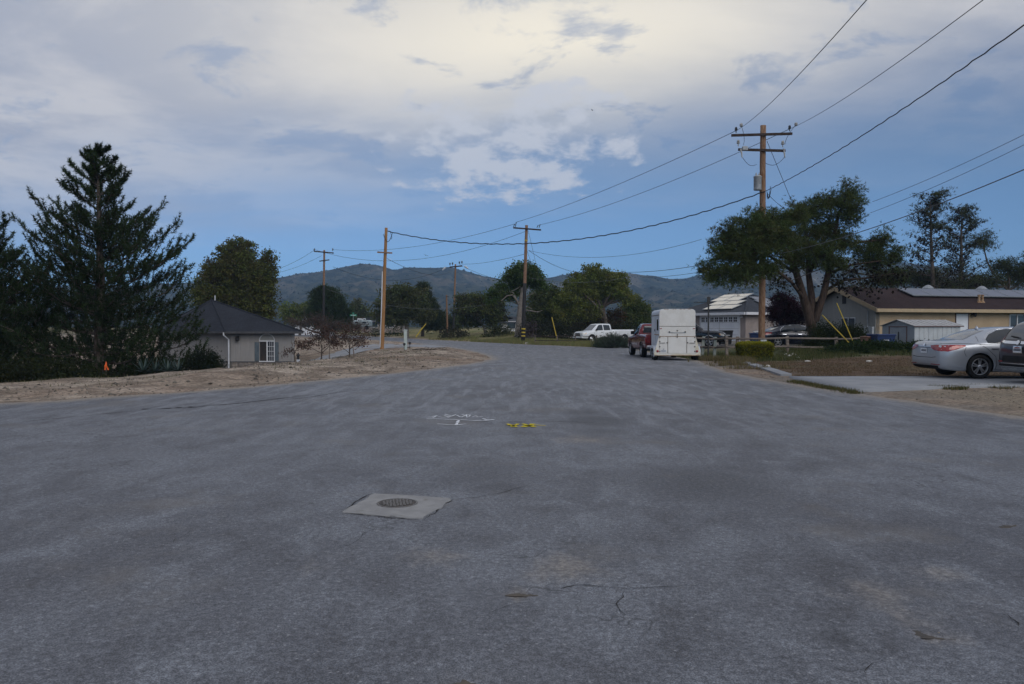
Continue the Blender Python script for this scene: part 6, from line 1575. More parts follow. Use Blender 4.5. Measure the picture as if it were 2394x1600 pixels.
# black post with bare bracket
p = on(1656, 40.5); r = thing('black_post', 'thin black steel post with bare bracket behind the trailer', 'post', p)
zt_ = W(0, 694, 40.5).z - p.z
B().box((-.035, -.035, -.3), (.035, .035, zt_), .006).build('shaft', 'metal_black', r)
B().box((-.75, -.015, zt_ - .32), (-.036, .015, zt_ - .29)).build('bracket', 'metal_black', r)
B().box((-.09, -.06, zt_ - .38), (.09, -.0355, zt_ - .02), .01).build('back_plate', 'metal_black', r)
# ------------------------------------------------------------------ fences
fc = thing('rail_fence', 'weathered two rail wooden fence along the right hand plot', 'fence', on(1840, 42))
FP = [(1612, 43.5), (1643, 43.0), (1671, 42.4), (1699, 41.6), (1724, 41.8), (1782, 42.0), (1841, 42.2), (1898, 42.4), (1955, 42.7), (2020, 43.0), (2085, 43.3)]
tops = []
for i, (px, d) in enumerate(FP):
    p = on(px, d); zt_ = W(0, 786 + (i % 3), d).z
    if i in (5, 7): tops.append((p, zt_)); 
    else:
        mt = 'fence_green' if i in (1, 2) else 'fence_wood'
        B().box((p.x - .075, p.y - .07, p.z - .3), (p.x + .075, p.y + .07, zt_), .012, Matrix.Rotation(R(random.uniform(-2, 2) + (3 if i in (1, 2) else 0)), 3, 'Y')).build('post', mt, fc, True)
        tops.append((p, zt_))
rp = [k for k in range(len(FP)) if k not in (5, 7)]
for a, c in zip(rp[:-1], rp[1:]):
    pa, za_ = tops[a]; pc_, zc_ = tops[c]
    for h in (.12, .58):
        wob_ = random.uniform(-.03, .03)
        B().tube([Vector((pa.x, pa.y - .085, za_ - h)), Vector((pa.x, pa.y - .085, za_ - h)).lerp(Vector((pc_.x, pc_.y - .085, zc_ - h)), .5) + Vector((0, 0, wob_)), Vector((pc_.x, pc_.y - .085, zc_ - h + .02))], [.05, .055, .048], 7).build('rail', 'fence_wood', fc, True, True)
pf = thing('pipe_fence', 'low dark pipe fence left of the white pickup', 'fence', on(1290, 73))
PX = [(1251, 73), (1303, 73), (1345, 76), (1395, 78)]
for (px, d) in PX:
    p = on(px, d); B().tube([(p.x, p.y, p.z - .2), (p.x, p.y, W(0, 784, d).z)], .055, 8).build('post', 'fence_wood', pf, True)
for (a, c) in zip(PX[:-1], PX[1:]):
    for py in (786, 796): B().tube([W(a[0], py, a[1] - .06), W(c[0], py + 1, c[1] - .06)], .035, 6).build('rail', 'arm_wood', pf, True)
# ------------------------------------------------------------------ bins, pedestal, small things
def wheelie(px, d, label, mat, h=1.05, w=.6, rz=0, print_=True, group='wheeled bins'):
    p = on(px, d); r = thing('wheeled_bin', label, 'bin', p, rz, group)
    V = []; 
    for (z, s) in ((.06, .78), (h * .9, 1.0)): V += [(-w / 2 * s, -w / 2 * s, z), (w / 2 * s, -w / 2 * s, z), (w / 2 * s, w / 2 * s, z), (-w / 2 * s, w / 2 * s, z)]
    M('body', V, [(3, 2, 1, 0), (4, 5, 6, 7), (0, 1, 5, 4), (1, 2, 6, 5), (2, 3, 7, 6), (3, 0, 4, 7)], mat, r)
    B().box((-w / 2 - .03, -w / 2 - .05, h * .9 + .002), (w / 2 + .03, w / 2 + .04, h), .03).build('lid', mat, r)
    B().tube([(-w / 2 + .04, w / 2 + .06, h * .86), (w / 2 - .04, w / 2 + .06, h * .86)], .018, 6).build('handle', mat, r)
    for s in (-1, 1): B().lathe([(.12, -.03), (.13, 0), (.12, .03)], 12, (s * w * .42, w / 2 - .02, .13), 'x').build('wheel', 'tyre', r)
    if print_:
        for k in range(5): B().box((-.16 + k * .065, -w / 2 * .96 - .006, h * .62), (-.12 + k * .065, -w / 2 * .94 - .002, h * .70)).build('printed_mark', 'print_white', r)
wheelie(1697, 56, 'black wheeled bin in front of the garage door', 'bin_black', 1.05, .72, .2)
wheelie(1763, 50, 'blue wheeled bin left of the dark sedan', 'bin_blue', .95, .5, -.1, False)
wheelie(2060, 39.5, 'wide blue bin with white lettering by the metal shed', 'bin_blue', .92, .95, .1)
wheelie(2032, 39.9, 'brown bin half hidden beside the blue bin', 'tarp_brown', .80, .6, .1, False)
p = on(948, 52); r = thing('utility_pedestal', 'pale green square utility pedestal on the dirt mound', 'pedestal', p)
hh = W(0, 771, 52).z - p.z
B().box((-.10, -.10, -.2), (.10, .10, hh * .94), .012).build('box', 'pedestal_green', r); B().box((-.115, -.115, hh * .94 + .001), (.115, .115, hh), .02).build('cap', 'pedestal_green', r)
for i, px in enumerate((945, 958)):
    p = on(px, 46); r = thing('path_light', ['left of two small dark path lights on the mound', 'right of two small dark path lights on the mound'][i], 'light', p, 0, 'path lights')
    B().tube([(0, 0, -.1), (0, 0, .30)], .015, 6).build('stem', 'metal_black', r); B().lathe([(.05, .30), (.06, .36), (.10, .37), (.07, .43), (.02, .46)], 10).build('head', 'metal_black', r)
for i, (px, py, s, lb) in enumerate(((1795, 856, .11, 'single white stone on the kerb strip'), (1232, 806, .22, 'white stone at the edge of the far verge'), (1838, 832, .10, 'leftmost white stone right of the clipped hedge'), (1846, 834, .09, 'middle white stone right of the clipped hedge'), (1855, 833, .12, 'largest white stone right of the clipped hedge'), (1866, 838, .08, 'rightmost small white stone right of the clipped hedge'), (1888, 845, .12, 'flat pale stone on the dry lawn'), (2032, 849, .13, 'flat pale stone far out on the dry lawn'))):
    g0_ = G(px, py, .05 if px > 1300 else 0); x, y = g0_.x, g0_.y
    if px == 1232: x, y = W(px, py, 72.9).x, 73.2
    z = gz(x, y); bm = bmesh.new(); bmesh.ops.create_icosphere(bm, subdivisions=2, radius=1.0)
    V = [(v.co.x * s * (1 + .25 * random.gauss(0, 1) * .5), v.co.y * s * .8, v.co.z * s * (.3 if 'flat' in lb else .62) * (1 + random.gauss(0, .08))) for v in bm.verts]; F = [tuple(v.index for v in f.verts) for f in bm.faces]; bm.free()
    o = M('stone', [(v[0] + x, v[1] + y, v[2] + z + s * .2) for v in V], F, 'stone_white'); tag(o, lb, 'stone', 'pale stones')
p = on(247, 29); zf = W(0, 868, 29).z
r = thing('marker_flag', 'small orange flag beside the big pine trunk', 'flag', (p.x, p.y, zf - .2))
B().tube([(0, 0, 0), (0, 0, .56)], .012, 6).build('staff', 'fence_wood', r)
V = []; F = []
for j in range(8):
    t = j / 7; w = .022 + .085 * t; z = .55 - .30 * t
    V += [(-w * .6, -.015 + .02 * math.sin(j * 1.3), z), (w, -.02 + .025 * math.cos(j * 1.1), z - .01)]
    if j: k = 2 * j; F.append((k - 2, k - 1, k + 1, k))
n_ = len(V); V += [(v[0], v[1] + .006, v[2]) for v in V]; F += [tuple(i + n_ for i in f[::-1]) for f in F]
M('cloth', V, F, 'cloth_orange', r, smooth=True)
def bird(pos, span, label, rz):
    V = []; F = []
    st = [(-1, .0, .02), (-.6, .16, .10), (-.22, .14, .04), (0, .02, 0), (.22, .14, .04), (.6, .16, .10), (1, .0, .02)]
    for (x, z, c) in st: V += [(x, -c, z), (x, c + .03, z)]
    for i in range(6): F.append((2 * i, 2 * i + 2, 2 * i + 3, 2 * i + 1))
    b = B(); b.add([(v[0] * span / 2, v[1] * span, v[2] * span / 2) for v in V], F); b.tube([(0, -.25 * span, 0), (0, -.1 * span, .01), (0, .1 * span, 0), (0, .28 * span, 0)], [.01 * span, .06 * span, .05 * span, .015 * span], 8)
    o = b.build('bird', 'bird'); o.location = pos; o.rotation_euler = (0, R(15), rz); tag(o, label, 'bird', 'flying birds')
bird(W(995, 598, 60), .42, 'larger flying bird between service pole and far pole', .4)
bird(W(1384, 258, 90), .42, 'tiny flying bird in front of the broken clouds', 1.0)

# dead branch lying on the mound
br = thing('fallen_branch', 'dark dead branch lying on the dirt mound', 'branch', (W(1000, 0, 43).x, 43, gz(W(1000, 0, 43).x, 43)))
b = B(); q = [(-.9, 0, .06), (-.4, .05, .10), (.1, -.02, .07), (.6, .06, .10), (1.1, 0, .05)]; b.tube(q, [.02, .035, .03, .022, .01], 6)
b.build('stem', 'bark', br, smooth=True)
for i in range(9):
    t = -.7 + i * .2; B().tube([(t, 0, .08), (t + .15, random.uniform(-.2, .2), .08 + random.uniform(.02, .14)), (t + .32, random.uniform(-.3, .3), .06 + random.uniform(0, .14))], [.012, .008, .004], 4).build('twig', 'bark', br)
# ------------------------------------------------------------------ vehicles
def catmull(P, k):
    out = []; n = len(P); P = [np.array(p, float) for p in P]
    for i in range(n - 1):
        p0 = P[max(i - 1, 0)]; p1 = P[i]; p2 = P[i + 1]; p3 = P[min(i + 2, n - 1)]
        for j in range(k):
            t = j / k; out.append(.5 * ((2 * p1) + (-p0 + p2) * t + (2 * p0 - 5 * p1 + 4 * p2 - p3) * t * t + (-p0 + 3 * p1 - 3 * p2 + p3) * t ** 3))
    out.append(P[-1]); return out
def loft(stations, k=4, ksec=2):
    """stations: (x, zb, zt, w, zs, ws, wt) -> closed body mesh. x forward, y left."""
    S = np.array(stations, float); xs = S[:, 0]
    fine = []
    for i in range(len(xs) - 1):
        kk_ = max(1, min(k, int(abs(xs[i + 1] - xs[i]) / .06)))
        for j in range(kk_): fine.append(xs[i] + (xs[i + 1] - xs[i]) * j / kk_)
    fine.append(xs[-1]); fine = np.array(fine)
    def interp(col):                     # monotone cubic
        y = S[:, col]; h = np.diff(xs); d = np.diff(y) / h; m_ = np.zeros(len(xs)); m_[0] = d[0]; m_[-1] = d[-1]
        for i in range(1, len(xs) - 1): m_[i] = 0 if d[i - 1] * d[i] <= 0 else 2 * d[i - 1] * d[i] / (d[i - 1] + d[i])
        idx = np.clip(np.searchsorted(xs, fine, side='right') - 1, 0, len(xs) - 2); t = (fine - xs[idx]) / h[idx]
        return (2 * t**3 - 3 * t**2 + 1) * y[idx] + (t**3 - 2 * t**2 + t) * h[idx] * m_[idx] + (-2 * t**3 + 3 * t**2) * y[idx + 1] + (t**3 - t**2) * h[idx] * m_[idx + 1]
    C = [interp(c) for c in range(1, 7)]; V = []; ring = None
    for i, x in enumerate(fine):
        zb, zt, w, zs, ws, wt = [c[i] for c in C]; zs = min(zs, zt - .10)
        half = [(0, zb), (.84 * w, zb), (.955 * w, zb + .045), (w, zb * .45 + zs * .55), (ws, zs), (ws * .5 + wt * .5 + .012, (zs + zt) / 2), (wt, zt - min(.07, (zt - zs) * .35)), (wt * .93, zt - .022), (wt * .6, zt - .004), (0, zt)]
        h2 = [half[0]] + catmull(half[1:], ksec) if ksec > 1 else half
        full = [(p[0], p[1]) for p in h2] + [(-p[0], p[1]) for p in h2[-2:0:-1]]
        ring = len(full); V += [(x, p[0], p[1]) for p in full]
    F = []
    for i in range(len(fine) - 1):
        for j in range(ring): F.append((i * ring + j, i * ring + (j + 1) % ring, (i + 1) * ring + (j + 1) % ring, (i + 1) * ring + j))
    F.append(tuple(range(ring))); F.append(tuple((len(fine) - 1) * ring + j for j in range(ring - 1, -1, -1)))
    return V, F
def cut(o, cutters):
    """boolean-subtract cutters [(V, F)] from mesh object o; cut faces become dark liner"""
    tmp = []
    for (V, F) in cutters:
        me = bpy.data.meshes.new('cut'); me.from_pydata([tuple(v) for v in V], [], F); me.materials.append(MATS['car_dark']); me.update()
        bm = bmesh.new(); bm.from_mesh(me); bmesh.ops.recalc_face_normals(bm, faces=bm.faces); bm.to_mesh(me); bm.free()
        c = bpy.data.objects.new('cut', me); COL.objects.link(c); tmp.append(c)
        c.parent = o.parent
        md = o.modifiers.new('b', 'BOOLEAN'); md.operation = 'DIFFERENCE'; md.object = c; md.solver = 'EXACT'
        try: md.material_mode = 'TRANSFER'
        except Exception: pass
    dg = bpy.context.evaluated_depsgraph_get(); dg.update()
    me = bpy.data.meshes.new_from_object(o.evaluated_get(dg)); o.modifiers.clear(); o.data = me
    for c in tmp: bpy.data.objects.remove(c)
def bodymesh(name, V, F, mat, parent, smooth=True, recalc=True):
    o = M(name, V, F, mat, parent, smooth=smooth)
    bm = bmesh.new(); bm.from_mesh(o.data); bmesh.ops.recalc_face_normals(bm, faces=bm.faces); bm.to_mesh(o.data); bm.free()
    return o
class Skin:
    """projects flat outlines on to a body as thin panels"""
    def __init__(s, *objs):
        s.t = []
        for o in objs: s.t.append(BVHTree.FromPolygons([v.co for v in o.data.vertices], [tuple(p.vertices) for p in o.data.polygons]))
    def hit(s, o, d):
        best = None
        for t in s.t:
            h = t.ray_cast(o, d)
            if h[0] is not None and (best is None or h[3] < best[3]): best = h
        return best
    def put(s, name, poly, axis, mat, parent, off=.004, step=.10, smooth=True):
        bm = bmesh.new(); vs = [bm.verts.new((p[0], p[1], 0)) for p in poly]; bm.faces.new(vs); bmesh.ops.triangulate(bm, faces=bm.faces)
        for _ in range(4):
            e = [e for e in bm.edges if e.calc_length() > step]
            if not e: break
            bmesh.ops.subdivide_edges(bm, edges=e, cuts=1); bmesh.ops.triangulate(bm, faces=bm.faces)
        far = 9.0; V = []; ok = []
        bm.verts.index_update()
        for v in bm.verts:
            a, c = v.co.x, v.co.y
            if axis == '+y': o, d = Vector((a, far, c)), Vector((0, -1, 0))
            elif axis == '-y': o, d = Vector((a, -far, c)), Vector((0, 1, 0))
            elif axis == '-x': o, d = Vector((-far, a, c)), Vector((1, 0, 0))
            elif axis == '+x': o, d = Vector((far, a, c)), Vector((-1, 0, 0))
            else: o, d = Vector((a, c, far)), Vector((0, 0, -1))
            h = s.hit(o, d)
            if h is None: V.append(None); ok.append(False)
            else:
                n = h[1] if h[1].dot(d) < 0 else -h[1]; V.append(h[0] + n * off * .5 - d * off * .8); ok.append(True)
        F = [tuple(v.index for v in f.verts) for f in bm.faces if all(ok[v.index] for v in f.verts)]
        bm.free()
        V = [v if v is not None else Vector((0, 0, 0)) for v in V]
        if not F: return None
        o = M(name, V, F, mat, parent, smooth=smooth)
        bm = bmesh.new(); bm.from_mesh(o.data); bmesh.ops.delete(bm, geom=[v for v in bm.verts if not v.link_faces], context='VERTS'); bm.to_mesh(o.data); bm.free()
        return o
    def line(s, name, pts, w, axis, mat, parent, off=.003):
        P = [Vector(p) for p in pts]; L = []; Rr = []
        for i, p in enumerate(P):
            t = (P[min(i + 1, len(P) - 1)] - P[max(i - 1, 0)]).normalized(); n = Vector((-t.y, t.x)) * w / 2; L.append(p + n); Rr.append(p - n)
        return s.put(name, [tuple(q) for q in L + Rr[::-1]], axis, mat, parent, off, .12)
def cyl(cx, cz, r, y0, y1, n=28):
    b = B(); b.lathe([(r, y0), (r, y1)], n, (cx, 0, cz), 'y'); return b.V, b.F
def wheel(parent, x, y, r, side, rimr, spokes=5, style='alloy', w=.22):
    s = side; yo = y; b = B()
    b.lathe([(rimr * .98, -s * w / 2), (r * .93, -s * w / 2), (r, -s * w * .38), (r, s * w * .36), (r * .94, s * w / 2), (rimr * 1.03, s * w / 2), (rimr * 1.0, s * w * .40), (rimr * .98, s * w * .1)], 36, (x, yo, r), 'y')
    t = b.build('wheel', 'tyre', parent, smooth=True)
    b = B(); b.lathe([(rimr * 1.0, s * w * .42), (rimr * .95, s * w * .46), (rimr * .90, s * w * .40), (rimr * .88, s * w * .15)], 36, (x, yo, r), 'y', False)
    rim = b.build('rim', 'rim_alloy' if style != 'chrome' else 'chrome', t, smooth=True)
    B().lathe([(rimr * .89, s * w * .12), (rimr * .87, s * w * .165)], 28, (x, yo, r), 'y').build('brake_disc', 'car_dark', t)
    if style == 'alloy':
        for k in range(spokes):
            for dd in (-.17, .17):
                a = 2 * math.pi * k / spokes + .3; a0 = a + dd * 1.1; a1 = a + dd; bb = B()
                c0_, c1_ = (math.cos(a0), math.sin(a0)), (math.cos(a1), math.sin(a1)); q0_, q1_ = rimr * .16, rimr * .92; hw0, hw1 = rimr * .075, rimr * .055
                V = []
                for (q, cs, hw, yy) in ((q0_, c0_, hw0, .40), (q1_, c1_, hw1, .43)):
                    for (sg, dy) in ((-1, -.16), (1, -.16), (1, 0), (-1, 0)): V.append((x + q * cs[0] - sg * hw * cs[1], yo + s * w * (yy + dy), r + q * cs[1] + sg * hw * cs[0]))
                bb.add(V, [(0, 1, 2, 3), (7, 6, 5, 4), (0, 4, 5, 1), (1, 5, 6, 2), (2, 6, 7, 3), (3, 7, 4, 0)]); bb.build('spoke', 'rim_alloy', t)
        B().lathe([(rimr * .24, s * w * .2), (rimr * .24, s * w * .42), (rimr * .12, s * w * .46), (rimr * .02, s * w * .465)], 18, (x, yo, r), 'y').build('hub', 'rim_alloy', t, smooth=True)
    else:
        B().lathe([(rimr * .9, s * w * .2), (rimr * .72, s * w * .36), (rimr * .62, s * w * .30), (rimr * .34, s * w * .34), (rimr * .30, s * w * .52), (rimr * .05, s * w * .55)], 24, (x, yo, r), 'y').build('hub', 'chrome' if style == 'chrome' else 'rim_alloy', t, smooth=True)
        for k in range(8):
            a = 2 * math.pi * k / 8; B().lathe([(rimr * .09, s * w * .30), (rimr * .09, s * w * .345)], 8, (x + rimr * .52 * math.cos(a), yo, r + rimr * .52 * math.sin(a)), 'y').build('rim_hole', 'car_dark', t)
    return t
def pts(*a): return list(a)

# --- silver sedan (rear axle at x=0)
def sedan(name, label, loc, rz, paint, detail=True, group=None, rear_lamp='lamp_red'):
    r = thing(name, label, 'car', loc, rz, group)
    S = [(-1.09, .42, .86, .62, .72, .60, .50), (-1.075, .36, .95, .74, .76, .72, .60), (-1.03, .30, 1.015, .82, .80, .80, .66), (-.93, .255, 1.04, .875, .84, .86, .68), (-.70, .22, 1.055, .905, .88, .895, .68), (-.40, .20, 1.085, .915, .91, .905, .665),
         (.05, .19, 1.26, .918, .925, .908, .62), (.45, .185, 1.385, .918, .93, .908, .59), (.95, .18, 1.445, .918, .93, .908, .585), (1.45, .18, 1.455, .918, .925, .908, .59), (1.95, .18, 1.40, .918, .91, .905, .60), (2.45, .185, 1.19, .915, .89, .90, .64), (2.80, .19, 1.0, .91, .86, .89, .70), (3.2, .20, .92, .89, .80, .86, .72), (3.5, .22, .82, .84, .70, .78, .66), (3.68, .26, .70, .72, .60, .66, .58), (3.75, .34, .60, .58, .50, .54, .48)]
    V, F = loft(S, 5, 2)
    bo = bodymesh('body', V, F, paint, r)
    cut(bo, [cyl(0, .335, .385, -1.2, 1.2), cyl(2.795, .335, .385, -1.2, 1.2)])
    sk = Skin(bo)
    for (x, s) in ((0, 1), (0, -1), (2.795, 1), (2.795, -1)): wheel(r, x, s * .80, .335, s, .235)
    for ax in ('+y', '-y'):
        sk.put('side_window', [(.22, 1.00), (.30, .985), (1.08, .965), (1.08, 1.375), (.90, 1.385), (.62, 1.345), (.36, 1.235), (.20, 1.10)], ax, 'glass_car', r, .005)
        sk.put('side_window', [(1.15, .962), (2.30, .93), (2.25, 1.06), (1.98, 1.25), (1.70, 1.36), (1.15, 1.378)], ax, 'glass_car', r, .005)
        sk.line('window_trim', [(.18, 1.02), (.19, 1.12), (.34, 1.255), (.60, 1.365), (.90, 1.405), (1.6, 1.395), (1.98, 1.275), (2.32, 1.05)], .016, ax, 'chrome', r, .007)
        for P in ([(.02, 1.18), (-.02, 1.05), (.00, .95), (.16, .86), (.42, .62), (.46, .38), (.42, .26)], [(1.12, .95), (1.12, .6), (1.13, .25)], [(2.32, .92), (2.36, .6), (2.30, .28)], [(.42, .245), (2.30, .255)], [(-1.0, .97), (-.5, .985), (.2, .95), (1.2, .935), (2.3, .905)]):
            sk.line('panel_gap', P, .010, ax, 'car_dark', r, .003)
        for x0 in (.30, 1.30):
            sk.put('door_handle', [(x0, .845), (x0 + .22, .845), (x0 + .24, .83), (x0 + .2, .815), (x0 + .02, .815), (x0 - .02, .83)], ax, 'chrome', r, .022)
        sk.put('rear_lamp', [(-1.06, .86), (-1.04, .78), (-.90, .755), (-.72, .80), (-.42, .895), (-.40, .935), (-.62, .945), (-.95, .935)], ax, rear_lamp, r, .009)
        sk.put('lamp_lens', [(-.82, .80), (-.72, .815), (-.42, .905), (-.41, .93), (-.66, .935), (-.78, .90)], ax, 'lamp_red_light', r, .013)
        sk.line('sill_chrome', [(.62, .30), (1.6, .31), (2.28, .31)], .05, ax, paint, r, .012)
        sk.line('bumper_gap', [(-.40, .88), (-.46, .75), (-.40, .62)], .010, ax, 'car_dark', r, .003)
        sk.line('bumper_crease', [(-1.05, .40), (-.8, .385), (-.5, .34), (-.40, .335)], .05, ax, paint, r, .014)
    # rear
    sk.put('rear_window', [(-.60, 1.085), (.60, 1.085), (.565, 1.22), (.50, 1.345), (-.50, 1.345), (-.565, 1.22)], '-x', 'glass_sky', r, .006)
    for s in (-1, 1):
        sk.put('rear_lamp', [(s * .34, .925), (s * .38, .85), (s * .55, .79), (s * .82, .76), (s * .86, .92), (s * .6, .945)], '-x', rear_lamp, r, .009)
        sk.put('reflector', [(s * .40, .405), (s * .78, .395), (s * .78, .375), (s * .40, .385)], '-x', 'lamp_red', r, .018)
    sk.put('number_plate', [(-.17, .70), (.17, .70), (.17, .84), (-.17, .84)], '-x', 'print_white', r, .012)
    for k in range(6): sk.put('plate_character', [(-.125 + k * .043, .745), (-.097 + k * .043, .745), (-.097 + k * .043, .80), (-.125 + k * .043, .80)], '-x', 'print_dark', r, .016)
    sk.put('badge', [(.05 * math.cos(a), .935 + .032 * math.sin(a)) for a in [2 * math.pi * k / 14 for k in range(14)]], '-x', 'chrome', r, .016)
    for P in ([(-.42, .86), (.42, .86)], [(-.62, .60), (-.40, .58), (.40, .58), (.62, .60)]): sk.line('boot_gap', P, .014, '-x', 'car_dark', r, .004)
    sk.put('bumper_insert', [(-.70, .355), (.70, .355), (.62, .24), (-.62, .24)], '-x', 'car_dark', r, .012)
    sk.line('bumper_ledge', [(-.80, .415), (.80, .415)], .045, '-x', paint, r, .016)
    sk.put('windscreen', [(-.62, 1.03), (.62, 1.03), (.54, 1.37), (-.54, 1.37)], '+x', 'glass_sky', r, .006)
    for s in (-1, 1): sk.put('headlight', [(s * .46, .72), (s * .78, .80), (s * .80, .70), (s * .5, .62)], '+x', 'lamp_clear', r, .01)
    sk.put('grille', [(-.4, .66), (.4, .66), (.34, .56), (-.34, .56)], '+x', 'car_dark', r, .01)
    B().lathe([(.055, 0), (.05, .03), (.025, .08), (.006, .10)], 10, (.42, 0, 1.375)).build('roof_antenna', paint, r, smooth=True)
    return r
sedan('silver_sedan', 'silver sedan parked side on in the concrete driveway', (13.05, 22.75, .058), 0.0, 'paint_silver')
sd = on(1806, 50.5)
sedan('dark_sedan', 'black sedan parked behind the wooden fence and pine', (sd.x, 50.5, gz(sd.x + 1, 50.5) - .02), R(4), 'paint_navy')

# --- dark brown suv at the right edge
def suv(name, label, loc, rz, paint):
    r = thing(name, label, 'car', loc, rz)
    S = [(-.92, .50, .92, .72, .78, .70, .60), (-.90, .42, 1.02, .82, .86, .80, .68), (-.86, .34, 1.12, .875, .96, .85, .70), (-.78, .28, 1.30, .90, 1.02, .885, .66), (-.62, .25, 1.50, .91, 1.04, .895, .62), (-.45, .23, 1.60, .91, 1.04, .90, .61), (-.1, .22, 1.64, .912, 1.04, .90, .62), (.6, .21, 1.655, .912, 1.03, .90, .63), (1.3, .21, 1.64, .912, 1.02, .90, .64), (1.8, .21, 1.52, .912, 1.0, .90, .65), (2.4, .22, 1.14, .91, .96, .89, .70), (2.9, .24, 1.03, .88, .88, .85, .72), (3.3, .28, .92, .80, .76, .76, .66), (3.5, .36, .76, .62, .64, .58, .52)]
    V, F = loft(S, 5, 2); bo = bodymesh('body', V, F, paint, r)
    cut(bo, [cyl(0, .35, .41, -1.2, 1.2), cyl(2.62, .35, .41, -1.2, 1.2)]); sk = Skin(bo)
    for (x, s) in ((0, 1), (0, -1), (2.62, 1), (2.62, -1)): wheel(r, x, s * .79, .35, s, .24)
    sk.put('rear_window', [(-.64, 1.12), (.64, 1.12), (.60, 1.30), (.53, 1.50), (-.53, 1.50), (-.60, 1.30)], '-x', 'glass_sky', r, .006)
    sk.line('rear_wiper', [(.02, 1.16), (.38, 1.20)], .03, '-x', 'car_dark', r, .03)
    sk.line('chrome_bar', [(-.72, 1.085), (-.55, 1.05), (-.2, 1.04), (.2, 1.04), (.55, 1.05), (.72, 1.085)], .07, '-x', 'chrome', r, .02)
    sk.put('badge', [(.07 * math.cos(a), 1.045 + .055 * math.sin(a)) for a in [2 * math.pi * k / 14 for k in range(14)]], '-x', 'chrome', r, .035)
    sk.put('plate_frame', [(-.185, .775), (.185, .775), (.185, .955), (-.185, .955)], '-x', 'chrome', r, .014)
    sk.put('number_plate', [(-.165, .795), (.165, .795), (.165, .935), (-.165, .935)], '-x', 'print_white', r, .020)
    for k in range(7): sk.put('plate_character', [(-.14 + k * .041, .83), (-.112 + k * .041, .83), (-.112 + k * .041, .885), (-.14 + k * .041, .885)], '-x', 'print_dark', r, .025)
    sk.put('plate_header', [(-.10, .90), (.10, .90), (.10, .922), (-.10, .922)], '-x', 'lamp_red', r, .025)
    for s in (-1, 1):
        ax = '+y' if s > 0 else '-y'
        sk.put('rear_lamp', [(s * .66, 1.06), (s * .82, 1.03), (s * .83, 1.12), (s * .77, 1.25), (s * .69, 1.38), (s * .61, 1.49), (s * .56, 1.49), (s * .62, 1.34), (s * .66, 1.16)], '-x', 'lamp_red_light', r, .012)
        sk.put('rear_lamp', [(-.85, 1.04), (-.62, 1.06), (-.60, 1.14), (-.66, 1.20), (-.52, 1.36), (-.40, 1.48), (-.47, 1.49), (-.60, 1.36), (-.75, 1.18)], ax, 'lamp_red_light', r, .010)
        sk.put('side_window', [(-.35, 1.14), (.5, 1.10), (.5, 1.50), (-.2, 1.52), (-.32, 1.40)], ax, 'glass_car', r, .005)
        sk.put('side_window', [(.58, 1.10), (1.9, 1.06), (1.5, 1.42), (1.2, 1.50), (.58, 1.50)], ax, 'glass_car', r, .005)
        sk.line('panel_gap', [(.54, 1.5), (.54, .8), (.50, .35)], .012, ax, 'car_dark', r, .003)
        sk.line('cladding', [(.45, .30), (2.2, .30)], .14, ax, 'car_dark', r, .012)
        sk.put('reflector', [(s * .60, .56), (s * .80, .56), (s * .80, .53), (s * .60, .53)], '-x', 'lamp_red', r, .02)
    for (z, w, m_) in ((.50, .022, 'chrome'), (.41, .022, 'rim_alloy'), (.455, .05, 'car_dark'), (.345, .09, 'galvanised')): sk.line('bumper_strip', [(-.82, z), (.82, z)], w, '-x', m_, r, .014)
    sk.put('lower_hatch', [(-.62, .70), (.62, .70), (.66, .54), (-.66, .54)], '-x', 'car_dark', r, .006)
    sk.put('windscreen', [(-.66, 1.16), (.66, 1.16), (.56, 1.50), (-.56, 1.50)], '+x', 'glass_sky', r, .006)
    B().lathe([(.05, 0), (.045, .03), (.02, .07), (.006, .09)], 10, (-.2, 0, 1.63)).build('roof_antenna', paint, r, smooth=True)
    return r
suv('brown_suv', 'dark brown sport utility vehicle cut off by the right edge', (13.86, 20.05, .058), 0.0, 'paint_brown')

